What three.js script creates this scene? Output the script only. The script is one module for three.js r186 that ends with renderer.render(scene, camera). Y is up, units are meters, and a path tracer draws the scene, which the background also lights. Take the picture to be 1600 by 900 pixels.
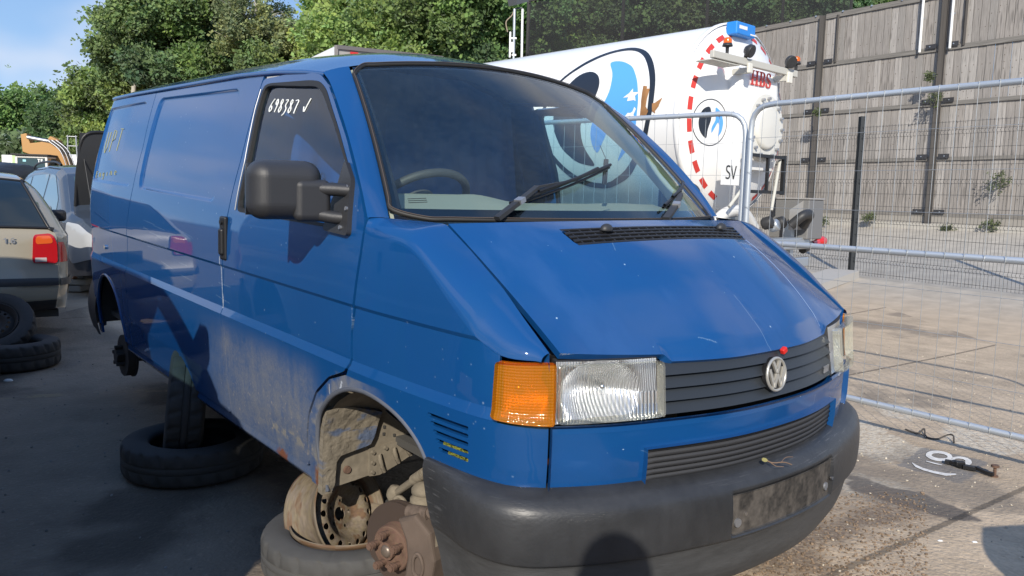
import * as THREE from 'three';
import { RoundedBoxGeometry } from 'three/addons/geometries/RoundedBoxGeometry.js';
import { mergeGeometries } from 'three/addons/utils/BufferGeometryUtils.js';
import { MarchingCubes } from 'three/addons/objects/MarchingCubes.js';
import { TextGeometry } from 'three/addons/geometries/TextGeometry.js';
import { FontLoader } from 'three/addons/loaders/FontLoader.js';

// ---------------------------------------------------------------- camera, sky, sun, exposure
const scene = new THREE.Scene();
const EYE = 1.4, FOCAL = 1254.74;
const camera = new THREE.PerspectiveCamera(2 * Math.atan(450 / FOCAL) * 180 / Math.PI, 16 / 9, 0.05, 900);
camera.rotation.order = 'YXZ';
camera.position.set(0, EYE, 0);
camera.rotation.set(-0.1126, 0, 0.025);
scene.add(camera);
const EXPOSURE = 1.18, SUN = 4.4, SKY = 0.8;
const SUN_EL = 28.5 * Math.PI / 180, SUN_AZ = 7 * Math.PI / 180;         // the sun stands behind the photographer, a little to the left
const SUN_DIR = new THREE.Vector3(-Math.sin(SUN_AZ) * Math.cos(SUN_EL), Math.sin(SUN_EL), Math.cos(SUN_AZ) * Math.cos(SUN_EL));
const sun = new THREE.DirectionalLight(new THREE.Color(1, 0.93, 0.82), SUN);
sun.position.copy(SUN_DIR).multiplyScalar(60).add(new THREE.Vector3(0, 0, -10));
sun.target.position.set(0, 0, -10);
sun.castShadow = true;
sun.shadow.mapSize.set(4096, 4096);
Object.assign(sun.shadow.camera, { left: -45, right: 45, top: 45, bottom: -45, near: 1, far: 160 });
scene.add(sun, sun.target);

function mulberry(a) { return () => { a |= 0; a = a + 0x6D2B79F5 | 0; let t = Math.imul(a ^ a >>> 15, 1 | a); t = t + Math.imul(t ^ t >>> 7, 61 | t) ^ t; return ((t ^ t >>> 14) >>> 0) / 4294967296; }; }
const rnd = mulberry(20240611);
const V = (x, y, z) => new THREE.Vector3(x, y, z);
const clamp = (x, a = 0, b = 1) => Math.min(b, Math.max(a, x));
const lerp = (a, b, t) => a + (b - a) * t;
const smooth = (a, b, x) => { const t = clamp((x - a) / (b - a)); return t * t * (3 - 2 * t); };
const hash2 = (x, y, s = 0) => { let h = Math.imul(x | 0, 374761393) + Math.imul(y | 0, 668265263) + Math.imul(s | 0, 974634777); h = Math.imul(h ^ (h >>> 13), 1274126177); return ((h ^ (h >>> 16)) >>> 0) / 4294967296; };
function vnoise(x, y, s = 0) {
  const ix = Math.floor(x), iy = Math.floor(y), fx = x - ix, fy = y - iy, u = fx * fx * (3 - 2 * fx), v = fy * fy * (3 - 2 * fy);
  return lerp(lerp(hash2(ix, iy, s), hash2(ix + 1, iy, s), u), lerp(hash2(ix, iy + 1, s), hash2(ix + 1, iy + 1, s), u), v);
}
function fbm(x, y, o = 4, s = 0) { let a = 0.5, t = 0, n = 0; for (let i = 0; i < o; i++) { t += a * vnoise(x, y, s + i * 17); n += a; a *= 0.5; x *= 2.03; y *= 2.03; } return t / n; }

// one computed sky: blue with soft broken cloud, the same all round
{
  const w = 1024, h = 512, d = new Float32Array(w * h * 4);
  for (let j = 0; j < h; j++) for (let i = 0; i < w; i++) {
    const el = (j + 0.5) / h * Math.PI - Math.PI / 2, az = ((i + 0.5) / w - 0.5) * 2 * Math.PI, k = (j * w + i) * 4;
    const y = Math.sin(el), x = Math.cos(az) * Math.cos(el), z = Math.sin(az) * Math.cos(el);
    let c;
    if (y < 0) c = [0.16, 0.155, 0.145];
    else {
      const t = Math.pow(1 - y, 3.0);
      c = [lerp(0.125, 0.54, t), lerp(0.31, 0.82, t), lerp(0.74, 1.14, t)];
      const p = 1 / (y + 0.35), cx = x * p * 2.1 + 11.3, cz = z * p * 2.1 + 4.7;
      let cl = fbm(cx, cz, 6, 3) + 0.25 * (fbm(cx * 0.5, cz * 0.5, 3, 91) - 0.5);
      cl = smooth(0.40, 0.70, cl) * 0.78;
      const lit = 0.95;
      c = [lerp(c[0], lit, cl), lerp(c[1], lit * 1.01, cl), lerp(c[2], lit * 1.08, cl)];
    }
    d[k] = c[0] * SKY; d[k + 1] = c[1] * SKY; d[k + 2] = c[2] * SKY; d[k + 3] = 1;
  }
  const t = new THREE.DataTexture(d, w, h, THREE.RGBAFormat, THREE.FloatType);
  t.mapping = THREE.EquirectangularReflectionMapping; t.magFilter = t.minFilter = THREE.LinearFilter; t.needsUpdate = true;
  scene.background = t; scene.environment = t;
}

// ---------------------------------------------------------------- naming
const taken = {};
function numbered(name) { const n = taken[name] = (taken[name] || 0) + 1; return n === 1 ? name : name + '_' + String(n - 1).padStart(3, '0'); }
function tag(o, label, category, group, kind) { o.userData = {}; if (label) o.userData.label = label; if (category) o.userData.category = category; if (group) o.userData.group = group; if (kind) o.userData.kind = kind; return o; }
function sh(o) { o.traverse(m => { if (m.isMesh) { m.castShadow = true; m.receiveShadow = true; } }); return o; }
function thing(name, label, category, pos = [0, 0, 0], turn = 0, group) { const o = new THREE.Group(); o.name = numbered(name); o.position.set(...pos); o.rotation.y = turn; tag(o, label, category, group); scene.add(o); return o; }
function part(name, geos, mat, parent = scene, kind) {
  const g = Array.isArray(geos) ? (geos.length === 1 ? geos[0] : join(geos)) : geos;
  const m = new THREE.Mesh(g, mat); m.name = parent === scene ? numbered(name) : name; m.castShadow = m.receiveShadow = true;
  if (kind) m.userData.kind = kind;
  parent.add(m); return m;
}
function join(gs) {
  gs = gs.map(g => { g = g.index ? g.toNonIndexed() : g; for (const k of Object.keys(g.attributes)) if (!['position', 'normal', 'uv', 'color'].includes(k)) g.deleteAttribute(k); if (!g.attributes.uv) g.setAttribute('uv', new THREE.Float32BufferAttribute(new Float32Array(g.attributes.position.count * 2), 2)); return g; });
  return mergeGeometries(gs, false);
}
// ---------------------------------------------------------------- pixels to places (reads positions off the calibrated view while building)
camera.updateMatrixWorld();
function ray(px, py) { return V((px - 800) / FOCAL, -(py - 450) / FOCAL, -1).applyQuaternion(camera.quaternion); }
function at(px, py, depth) { const v = ray(px, py); return camera.position.clone().addScaledVector(v, depth / -v.z); }
function onGround(px, py, h = 0) { const v = ray(px, py); return camera.position.clone().addScaledVector(v, (h - EYE) / v.y); }
const rise = s => s < 7.5 ? 0 : s < 18.6 ? 0.0085 * (s - 7.5) ** 2 : 1.047;
const groundY = (x, z) => rise(0.819 * x - 0.574 * z);

// ---------------------------------------------------------------- geometry helpers
const box = (w, h, d, x = 0, y = 0, z = 0, r = 0) => { const g = r ? new RoundedBoxGeometry(w, h, d, 2, r) : new THREE.BoxGeometry(w, h, d); g.translate(x, y, z); return g; };
function bar(a, b, r, seg = 8, r2) { a = a.clone ? a : V(...a); b = b.clone ? b : V(...b); const d = b.clone().sub(a), L = d.length(), g = new THREE.CylinderGeometry(r2 ?? r, r, L, seg); g.translate(0, L / 2, 0); g.applyQuaternion(new THREE.Quaternion().setFromUnitVectors(V(0, 1, 0), d.normalize())); g.translate(a.x, a.y, a.z); return g; }
function tube(pts, r, n = 24, seg = 7, closed = false) { return new THREE.TubeGeometry(new THREE.CatmullRomCurve3(pts.map(p => p.isVector3 ? p : V(...p)), closed, 'centripetal'), n, r, seg, closed); }
function beam(a, b, w, h) { const d = b.clone().sub(a), L = d.length(), g = new THREE.BoxGeometry(w, h, L); g.lookAt(d); g.translate((a.x + b.x) / 2, (a.y + b.y) / 2, (a.z + b.z) / 2); return g; }
function creased(g) { g = g.toNonIndexed(); g.computeVertexNormals(); return g; }
const lathe = (pts, seg = 32) => new THREE.LatheGeometry(pts.map(p => new THREE.Vector2(...p)), seg);
function orient(g, pos, dir, from = V(0, 1, 0)) { g.applyQuaternion(new THREE.Quaternion().setFromUnitVectors(from, dir.clone().normalize())); g.translate(pos.x, pos.y, pos.z); return g; }
function mirrorZ(g) { if (Array.isArray(g)) g = join(g); g = g.index ? g.toNonIndexed() : g.clone(); for (const k of ['position', 'normal']) { const a = g.attributes[k]; for (let i = 0; i < a.count; i++) a.setZ(i, -a.getZ(i)); } for (const k of Object.keys(g.attributes)) { const a = g.attributes[k], n = a.itemSize; for (let i = 0; i < a.count; i += 3) for (let c = 0; c < n; c++) { const t = a.array[i * n + n + c]; a.array[i * n + n + c] = a.array[i * n + 2 * n + c]; a.array[i * n + 2 * n + c] = t; } } return g; }
// a grid of points (u, v in 0..1) with smooth normals
function grid(nu, nv, fn, uvf, flip = false) {
  const pos = [], uv = [], idx = [];
  for (let j = 0; j <= nv; j++) for (let i = 0; i <= nu; i++) { const p = fn(i / nu, j / nv); pos.push(p.x, p.y, p.z); const q = uvf ? uvf(i / nu, j / nv, p) : [i / nu, j / nv]; uv.push(q[0], q[1]); }
  for (let j = 0; j < nv; j++) for (let i = 0; i < nu; i++) { const a = j * (nu + 1) + i, b = a + 1, c = a + nu + 1, d = c + 1; flip ? idx.push(a, c, b, b, c, d) : idx.push(a, b, c, b, d, c); }
  const g = new THREE.BufferGeometry(); g.setAttribute('position', new THREE.Float32BufferAttribute(pos, 3)); g.setAttribute('uv', new THREE.Float32BufferAttribute(uv, 2)); g.setIndex(idx); g.computeVertexNormals(); return g;
}
function clipBand(poly, v0, v1) {
  const cut = (P, f, lim) => { const o = []; for (let i = 0; i < P.length; i++) { const a = P[i], b = P[(i + 1) % P.length], fa = f(a), fb = f(b); if (fa >= 0) o.push(a); if ((fa > 0 && fb < 0) || (fa < 0 && fb > 0)) { const t = fa / (fa - fb); o.push([lerp(a[0], b[0], t), lim]); } } return o; };
  let P = poly; if (v0 > -1e8) P = cut(P, p => p[1] - v0, v0); if (v1 < 1e8) P = cut(P, p => v1 - p[1], v1); return P;
}
// sheet-metal panel: a flat outline with holes, laid on the surface map(u, v), with a turned-in rim
function panel(outline, holes, map, { h = 0.05, thick = 0.014, uvf = (u, v) => [u, v], cuts = [], eps = 0.0025, face = null } = {}) {
  const pos = [], nor = [], uv = [];
  const levels = [-1e9, ...cuts, 1e9];
  const e = 0.0012;
  const put = (p, n, q) => { pos.push(p.x, p.y, p.z); nor.push(n.x, n.y, n.z); uv.push(q[0], q[1]); };
  for (let b = 0; b + 1 < levels.length; b++) {
    const v0 = levels[b], v1 = levels[b + 1], base = cuts.length ? clipBand(outline, v0, v1) : outline;
    if (base.length < 3) continue;
    const hs = holes.filter(H => { const c = H.reduce((s, p) => s + p[1], 0) / H.length; return c > v0 && c < v1; });
    const res = P => { const o = []; for (let i = 0; i < P.length; i++) { const a = P[i], c = P[(i + 1) % P.length], L = Math.hypot(c[0] - a[0], c[1] - a[1]); if (L < 1e-7) continue; const n = Math.max(1, Math.ceil(L / h)); for (let k = 0; k < n; k++) o.push([lerp(a[0], c[0], k / n), lerp(a[1], c[1], k / n)]); } return o; };
    let C = res(base).map(p => new THREE.Vector2(...p)); if (THREE.ShapeUtils.area(C) < 0) C.reverse();
    const HH = hs.map(P => { const q = res(P).map(p => new THREE.Vector2(...p)); if (THREE.ShapeUtils.area(q) > 0) q.reverse(); return q; });
    let tris = THREE.ShapeUtils.triangulateShape(C, HH);
    const pts = [C, ...HH].flat().map(p => [p.x, p.y]);
    for (let it = 0; it < 9; it++) {
      const mid = new Map(); const key = (a, c) => a < c ? a * 1e6 + c : c * 1e6 + a;
      const need = (a, c) => { const A = pts[a], B = pts[c]; if (Math.hypot(A[0] - B[0], A[1] - B[1]) <= h * 1.45) return -1; const k = key(a, c); if (!mid.has(k)) { mid.set(k, pts.length); pts.push([(A[0] + B[0]) / 2, (A[1] + B[1]) / 2]); } return mid.get(k); };
      const out = []; let any = false;
      for (const [a, b2, c] of tris) {
        const m = [need(a, b2), need(b2, c), need(c, a)], q = [a, b2, c], n = m.filter(x => x >= 0).length;
        if (n === 0) { out.push([a, b2, c]); continue; } any = true;
        if (n === 3) out.push([a, m[0], m[2]], [m[0], b2, m[1]], [m[2], m[1], c], [m[0], m[1], m[2]]);
        else for (let i = 0; i < 3; i++) {
          const A = q[i], B = q[(i + 1) % 3], D = q[(i + 2) % 3];
          if (n === 1 && m[i] >= 0) out.push([A, m[i], D], [m[i], B, D]);
          if (n === 2 && m[i] < 0) { const mb = m[(i + 1) % 3], mc = m[(i + 2) % 3]; out.push([A, B, mb], [A, mb, mc], [mb, D, mc]); }
        }
      }
      tris = out; if (!any) break;
    }
    const P3 = pts.map(p => map(p[0], p[1]));
    const N3 = pts.map((p) => { const v = clamp(p[1], v0 > -1e8 ? v0 + eps : -1e9, v1 < 1e8 ? v1 - eps : 1e9); const du = map(p[0] + e, v).sub(map(p[0] - e, v)), dv = map(p[0], v + e).sub(map(p[0], v - e)); const n = du.cross(dv).normalize(); return face ? n.multiplyScalar(Math.sign(n.dot(face)) || 1) : n; });
    const UV = pts.map(p => uvf(p[0], p[1]));
    for (const [a, b2, c] of tris) {
      const f = P3[b2].clone().sub(P3[a]).cross(P3[c].clone().sub(P3[a]));
      const t = f.dot(N3[a]) >= 0 ? [a, b2, c] : [a, c, b2];
      for (const k of t) put(P3[k], N3[k], UV[k]);
    }
    if (thick > 0) {
      let off = 0;
      for (const L of [C, ...HH]) {
        for (let i = 0; i < L.length; i++) {
          const a = off + i, c = off + (i + 1) % L.length, A = pts[a], B = pts[c];
          if (Math.abs(A[1] - B[1]) < 1e-6 && ((v0 > -1e8 && Math.abs(A[1] - v0) < 1e-6) || (v1 < 1e8 && Math.abs(A[1] - v1) < 1e-6))) continue;
          const pa = P3[a].clone().addScaledVector(N3[a], -thick), pc = P3[c].clone().addScaledVector(N3[c], -thick);
          const n = P3[c].clone().sub(P3[a]).cross(N3[a]).normalize();
          const W = [[P3[a], UV[a]], [pa, UV[a]], [P3[c], UV[c]], [P3[c], UV[c]], [pa, UV[a]], [pc, UV[c]]];
          for (const [p, q] of W) put(p, n, q);
        }
        off += L.length;
      }
    }
  }
  const g = new THREE.BufferGeometry();
  g.setAttribute('position', new THREE.Float32BufferAttribute(pos, 3)); g.setAttribute('normal', new THREE.Float32BufferAttribute(nor, 3)); g.setAttribute('uv', new THREE.Float32BufferAttribute(uv, 2));
  return g;
}
function roundPoly(P, r, n = 5) { const o = []; for (let i = 0; i < P.length; i++) { const a = P[(i + P.length - 1) % P.length], b = P[i], c = P[(i + 1) % P.length]; const la = Math.hypot(a[0] - b[0], a[1] - b[1]), lc = Math.hypot(c[0] - b[0], c[1] - b[1]), R = Math.min(r, la * 0.48, lc * 0.48); const p = [lerp(b[0], a[0], R / la), lerp(b[1], a[1], R / la)], q = [lerp(b[0], c[0], R / lc), lerp(b[1], c[1], R / lc)]; for (let k = 0; k <= n; k++) { const t = k / n; o.push([(1 - t) ** 2 * p[0] + 2 * t * (1 - t) * b[0] + t * t * q[0], (1 - t) ** 2 * p[1] + 2 * t * (1 - t) * b[1] + t * t * q[1]]); } } return o; }
const inset = (P, d) => { const cx = P.reduce((s, p) => s + p[0], 0) / P.length, cy = P.reduce((s, p) => s + p[1], 0) / P.length; return P.map(p => { const L = Math.hypot(p[0] - cx, p[1] - cy); return [p[0] - (p[0] - cx) / L * d, p[1] - (p[1] - cy) / L * d]; }); };
const table = T => x => { if (x <= T[0][0]) return T[0][1]; for (let i = 1; i < T.length; i++) if (x <= T[i][0]) return lerp(T[i - 1][1], T[i][1], (x - T[i - 1][0]) / (T[i][0] - T[i - 1][0])); return T[T.length - 1][1]; };
function spline(T) { return x => { const n = T.length; if (x <= T[0][0]) return T[0][1]; if (x >= T[n - 1][0]) return T[n - 1][1]; let i = 1; while (x > T[i][0]) i++; const s = k => k <= 0 ? (T[1][1] - T[0][1]) / (T[1][0] - T[0][0]) : k >= n - 1 ? (T[n - 1][1] - T[n - 2][1]) / (T[n - 1][0] - T[n - 2][0]) : (T[k + 1][1] - T[k - 1][1]) / (T[k + 1][0] - T[k - 1][0]); const a = T[i - 1], b = T[i], hh = b[0] - a[0], t = (x - a[0]) / hh, t2 = t * t, t3 = t2 * t; return (2 * t3 - 3 * t2 + 1) * a[1] + (t3 - 2 * t2 + t) * hh * s(i - 1) + (-2 * t3 + 3 * t2) * b[1] + (t3 - t2) * hh * s(i); }; }

// ---------------------------------------------------------------- materials
const lin = (r, g, b) => new THREE.Color().setRGB(r, g, b);
const std = (r, g, b, rough = 0.7, metal = 0, extra = {}) => new THREE.MeshStandardMaterial({ color: lin(r, g, b), roughness: rough, metalness: metal, side: THREE.DoubleSide, ...extra });
const phys = (r, g, b, rough, extra = {}) => new THREE.MeshPhysicalMaterial({ color: lin(r, g, b), roughness: rough, side: THREE.DoubleSide, ...extra });
function tex(w, h, fn, { srgb = true, rep = null } = {}) {          // fn(i, j) -> [r, g, b] linear 0..1
  const d = new Uint8Array(w * h * 4), enc = v => srgb ? 255 * (v <= 0.0031308 ? 12.92 * v : 1.055 * Math.pow(v, 1 / 2.4) - 0.055) : 255 * v;
  for (let j = 0; j < h; j++) for (let i = 0; i < w; i++) { const c = fn(i, j), k = (j * w + i) * 4; d[k] = enc(clamp(c[0])); d[k + 1] = enc(clamp(c[1])); d[k + 2] = enc(clamp(c[2])); d[k + 3] = 255; }
  const t = new THREE.DataTexture(d, w, h); t.magFilter = THREE.LinearFilter; t.minFilter = THREE.LinearMipmapLinearFilter; t.generateMipmaps = true; t.wrapS = t.wrapT = THREE.RepeatWrapping; if (srgb) t.colorSpace = THREE.SRGBColorSpace; if (rep) t.repeat.set(...rep); t.needsUpdate = true; return t;
}
// small tiling noise, grey, used as grain and fine relief
const tile = (n, cells, o, s) => (i, j) => { let a = 0.5, t = 0, m = 0, c = cells; for (let k = 0; k < o; k++) { const x = i / n * c, y = j / n * c, ix = Math.floor(x), iy = Math.floor(y), fx = x - ix, fy = y - iy, u = fx * fx * (3 - 2 * fx), v = fy * fy * (3 - 2 * fy), w = q => ((q % c) + c) % c; const hh = (p, q) => hash2(w(p), w(q), s + k * 31); t += a * lerp(lerp(hh(ix, iy), hh(ix + 1, iy), u), lerp(hh(ix, iy + 1), hh(ix + 1, iy + 1), u), v); m += a; a *= 0.55; c *= 2; } return t / m; };
const grainN = tile(256, 8, 5, 5), fineN = tile(256, 48, 2, 77);
const T = {};
T.grain = tex(256, 256, (i, j) => { const v = grainN(i, j); return [v, v, v]; }, { srgb: false });
T.fine = tex(256, 256, (i, j) => { const v = fineN(i, j); return [v, v, v]; }, { srgb: false });
const mottle = (r, g, b, k, n = grainN) => tex(256, 256, (i, j) => { const v = 1 + k * (n(i, j) - 0.5) * 2; return [r * v, g * v, b * v]; });
const rep = (t, x, y = x) => { const c = t.clone(); c.repeat.set(x, y); c.needsUpdate = true; return c; };
// ================================================================ the blue panel van (x forward from the front axle, y up, z towards its right side)
const M = {
  black: std(0.012, 0.012, 0.013, 0.45), plastic: std(0.028, 0.029, 0.031, 0.5), rubber: std(0.012, 0.012, 0.012, 0.75), dark: std(0.045, 0.043, 0.040, 0.9),
  chrome: std(0.75, 0.75, 0.76, 0.18, 1), steel: std(0.42, 0.43, 0.45, 0.45, 0.8), zinc: std(0.50, 0.54, 0.58, 0.42, 0.75),
  glass: phys(0.86, 0.95, 0.90, 0.0, { transmission: 1, thickness: 0, ior: 1.5 }), tint: phys(0.42, 0.68, 0.80, 0.0, { transmission: 1, thickness: 0, ior: 1.5 }),
  darkGlass: phys(0.010, 0.016, 0.017, 0.03, { clearcoat: 1, clearcoatRoughness: 0.02 }),
  nearBlack: std(0.006, 0.008, 0.014, 0.25), trim: std(0.30, 0.335, 0.285, 0.85), seal: std(0.016, 0.015, 0.014, 0.6), white: std(0.8, 0.8, 0.78, 0.5), chalk: std(0.78, 0.80, 0.78, 0.9), crayon: std(0.36, 0.37, 0.19, 0.9),
};
const BLUE = [0.0035, 0.059, 0.200];
const chipSpots = (() => { const r = mulberry(5), o = []; for (let i = 0; i < 260; i++) o.push([r(), r(), 0.2 + r() * 0.8]); return o; })();
// paint of the flanks: blue, with road dust caked over the lower door, scratches and chips
{
  const W = 2048, H = 820, px = new Float32Array(W * H), chips = new Float32Array(W * H);
  const r = mulberry(11);
  const dot = (x, y, s, a) => { const ci = (x + 4) / 5 * W, cj = y / 2 * H, R = Math.ceil(s / 5 * W) + 1; for (let j = Math.floor(cj - R); j <= cj + R; j++) for (let i = Math.floor(ci - R); i <= ci + R; i++) { if (i < 0 || j < 0 || i >= W || j >= H) continue; const q = Math.hypot(i - ci, j - cj) / (s / 5 * W); if (q < 1) chips[j * W + i] = Math.max(chips[j * W + i], a * (1 - q * q)); } };
  const line = (x0, y0, x1, y1, s, a) => { const n = Math.ceil(Math.hypot(x1 - x0, y1 - y0) / 0.003); for (let k = 0; k <= n; k++) if (r() > 0.12) dot(lerp(x0, x1, k / n) + (r() - 0.5) * 0.002, lerp(y0, y1, k / n) + (r() - 0.5) * 0.002, s * (0.6 + r() * 0.6), a); };
  for (let i = 0; i < 150; i++) dot(-3.8 + r() * 4.5, 0.3 + r() * 1.4, 0.0022 + r() * 0.002, 0.3 + r() * 0.35);
  for (let i = 0; i < 26; i++) dot(0.15 + r() * 0.55, 0.55 + r() * 0.35, 0.0018 + r() * 0.0014, 0.3);
  line(-1.222, 0.99, -1.203, 0.77, 0.005, 1); line(-2.5, 0.955, -1.95, 0.955, 0.004, 0.5); line(-0.11, 0.69, -0.13, 0.64, 0.006, 0.9); line(-0.2, 0.66, -0.2, 0.63, 0.005, 0.8); line(-0.062, 0.95, -0.062, 0.79, 0.0028, 0.6); line(-1.17, 0.70, -1.165, 0.34, 0.0028, 0.35);
  for (let i = 0; i < 14; i++) { const x = -2.4 + r() * 1.2, y = 0.78 + r() * 0.3; line(x, y, x + 0.05 + r() * 0.15, y - r() * 0.02, 0.0022, 0.35); }
  for (let i = 0; i < 200; i++) { const x = -1.12 + r() * 0.8, y = 0.30 + (r() + r()) * 0.5 * 0.26; dot(x, y, 0.0018 + r() * r() * r() * 0.010, 0.25 + r() * 0.3); }
  const dust = (x, y) => { if (y > 0.745 || x < -2.9 || x > 0.0) return 0; const n = fbm(x * 6, y * 6, 5, 40), n2 = fbm(x * 40, y * 40, 3, 60), st = fbm(x * 30, y * 3, 3, 80); const w = smooth(-1.6, -1.05, x) * (1 - smooth(-0.42, -0.2, x)) * smooth(0.76, 0.6, y) * (0.75 + 0.25 * smooth(0.2, 0.4, y)); const n3 = fbm(x * 110, y * 110, 2, 61); return clamp(w * (0.36 + 0.40 * (n - 0.4) + 0.18 * (n2 - 0.4) + 0.20 * (n3 - 0.4) + 0.22 * (st - 0.5)) * 1.2 + 0.5 * w * smooth(0.025, 0.0, Math.abs(y - 0.375 - 0.02 * (n - 0.5)) - 0.004) * smooth(0.4, 0.62, n2) * smooth(-0.95, -0.6, x)); };
  const lipDust = (x, y) => { const d = Math.hypot((x + 0.0) / 0.33, (y - 0.27) / 0.43); return x < 0.2 && x > -0.4 && y < 0.72 ? smooth(1.16, 1.01, d + (fbm(x * 30, y * 30, 3, 9) - 0.5) * 0.22) * 0.75 * smooth(0.2, -0.1, x) : 0; };
  const D = new Float32Array(W * H);
  for (let j = 0; j < H; j++) for (let i = 0; i < W; i++) { const x = i / W * 5 - 4, y = j / H * 2; D[j * W + i] = y < 0.78 ? clamp(dust(x, y) + lipDust(x, y)) : 0; }
  const rust = (x, y) => Math.max(smooth(0.035, 0.018, Math.hypot((x + 0.66) * 0.6, y - 0.262) + (fbm(x * 60, y * 60, 3, 2) - 0.5) * 0.02), smooth(0.07, 0.03, Math.hypot(x + 0.31, (y - 0.27) * 0.7) + (fbm(x * 50, y * 50, 3, 4) - 0.5) * 0.05));
  T.flank = tex(W, H, (i, j) => { const x = i / W * 5 - 4, y = j / H * 2, k = j * W + i; const v = 0.96 + 0.08 * vnoise(x * 3, y * 3, 8); let c = BLUE.map(q => q * v); const d = D[k] * 0.86, q = rust(x, y), s = chips[k], g = 0.85 + 0.3 * hash2(i, j, 3); const tan = [0.20 * g, 0.19 * g, 0.165 * g]; c = c.map((b, n) => lerp(b, tan[n], d)); c = c.map((b, n) => lerp(b, [0.16, 0.055, 0.02][n] * g, q * 0.9)); return c.map((b, n) => lerp(b, y < 0.745 && x > -1.2 && x < -0.2 ? [0.36, 0.31, 0.23][n] : [0.5, 0.55, 0.62][n], s * 0.85)); });
  T.flankRough = tex(W / 2, H / 2, (i, j) => { const d = D[j * 2 * W + i * 2]; return [1 - d * 0.95, 0.42 + 0.5 * d, 0]; }, { srgb: false });
}
const mk = map => new THREE.MeshPhysicalMaterial({ map, roughness: 0.6, specularIntensity: 0.25, clearcoat: 1, clearcoatRoughness: 0.03, side: THREE.DoubleSide });
M.flank = new THREE.MeshPhysicalMaterial({ map: T.flank, roughnessMap: T.flankRough, clearcoatMap: T.flankRough, roughness: 1.4, specularIntensity: 0.25, clearcoat: 1, clearcoatRoughness: 0.02, side: THREE.DoubleSide });
{
  const S = 1024, ch = new Float32Array(S * S), r = mulberry(31);
  for (let n = 0; n < 90; n++) { const x = r() * S, y = r() * S, s = 0.7 + r() * r() * 1.1; for (let j = -3; j <= 3; j++) for (let i = -3; i <= 3; i++) { const a = Math.floor(x + i), b = Math.floor(y + j); if (a >= 0 && b >= 0 && a < S && b < S && Math.hypot(i, j) < s) ch[b * S + a] = 0.85; } }
  for (let n = 0; n < 16; n++) { let x = r() * S, y = r() * S; const a = r() * 6, L = 20 + r() * 90; for (let k = 0; k < L; k++) { x += Math.cos(a); y += Math.sin(a); const p = (y | 0) * S + (x | 0); if (x > 0 && y > 0 && x < S && y < S) ch[p] = Math.max(ch[p], 0.3); } }
  T.bonnet = tex(S, S, (i, j) => { const x = i / S * 2, y = j / S * 2; const v = 0.95 + 0.10 * vnoise(x * 4, y * 4, 1); const fade = smooth(0.56, 0.75, fbm(x * 3.5 + 3, y * 7, 5, 12)) * 0.10 + (vnoise(x * 160, y * 160, 3) > 0.86 ? 0.015 : 0); const c = BLUE.map((q, n) => lerp(q * v, [0.10, 0.19, 0.40][n], fade)); return c.map((b, n) => lerp(b, [0.5, 0.55, 0.62][n], ch[j * S + i])); });
  T.bonnetRough = tex(512, 512, (i, j) => { const x = i / 256, y = j / 256; const f = smooth(0.5, 0.75, fbm(x * 3.5 + 3, y * 7, 5, 12)); return [1 - 0.35 * f, 0.05 + 0.12 * f + 0.05 * fbm(x * 20, y * 20, 3, 5), 0]; }, { srgb: false });
}
M.bonnet = mk(T.bonnet); M.bonnet.clearcoatRoughnessMap = T.bonnetRough; M.bonnet.clearcoatRoughness = 1; M.bonnet.clearcoatMap = T.bonnetRough;
M.paint = phys(...BLUE, 0.6, { specularIntensity: 0.25, clearcoat: 1, clearcoatRoughness: 0.03 });
T.bump = tex(1024, 512, (i, j) => { const x = i / 1024, y = j / 512; const n = fbm(x * 26, y * 9, 4, 21), s = fbm(x * 120, y * 14, 3, 22); const sc = smooth(0.66, 0.76, fbm(x * 34 + y * 30, y * 150 - x * 20, 4, 55)) * 1.1 * (0.35 + 0.65 * smooth(0.45, 0.1, x)) * 1.0 * smooth(0.45, 0.6, fbm(x * 5, y * 4, 3, 56)); const b = 0.031 + 0.018 * (n - 0.5) + 0.009 * (s - 0.5); return [b + sc * 0.13, b * 1.03 + sc * 0.13, b * 1.10 + sc * 0.13]; });
M.bumper = new THREE.MeshStandardMaterial({ map: T.bump, roughness: 0.42, side: THREE.DoubleSide, bumpMap: rep(T.fine, 6, 2), bumpScale: 0.0004 });
T.plate = tex(256, 64, (i, j) => { const n = fbm(i / 12, j / 28, 5, 3), m = fbm(i / 5, j / 5, 3, 9); const v = 0.034 + 0.045 * smooth(0.3, 0.75, n) + 0.06 * (m - 0.5); return [v * 1.1, v * 0.95, v * 0.8]; });
M.valance = new THREE.MeshStandardMaterial({ map: tex(512, 256, (i, j) => { const n = fbm(i / 30, j / 40, 4, 71), m = fbm(i / 5, j / 9, 3, 72), b = 0.055 + 0.035 * (n - 0.5) + 0.022 * (m - 0.5); return [b, b * 1.02, b * 1.05]; }), roughness: 0.6, side: THREE.DoubleSide, bumpMap: rep(T.fine, 6, 2), bumpScale: 0.0004 });
M.plate = new THREE.MeshStandardMaterial({ map: T.plate, roughness: 0.9, bumpMap: T.plate, bumpScale: 0.002 });
T.dusty = tex(512, 512, (i, j) => { const x = i / 512, y = j / 512, n = fbm(x * 9, y * 9, 5, 13), m = fbm(x * 60, y * 60, 2, 14), b = smooth(0.56, 0.7, fbm(x * 5 + 7, y * 9, 4, 15)); const v = 0.75 + 0.5 * n + 0.25 * (m - 0.5); return [lerp(0.165, 0.075, b) * v, lerp(0.142, 0.10, b) * v, lerp(0.107, 0.16, b) * v]; });
T.caked = tex(512, 512, (i, j) => { const x = i / 512, y = j / 512; const v = smooth(0.3, 0.75, fbm(x * 26, y * 26, 5, 41)) ; return [v, v, v]; }, { srgb: false });
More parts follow.
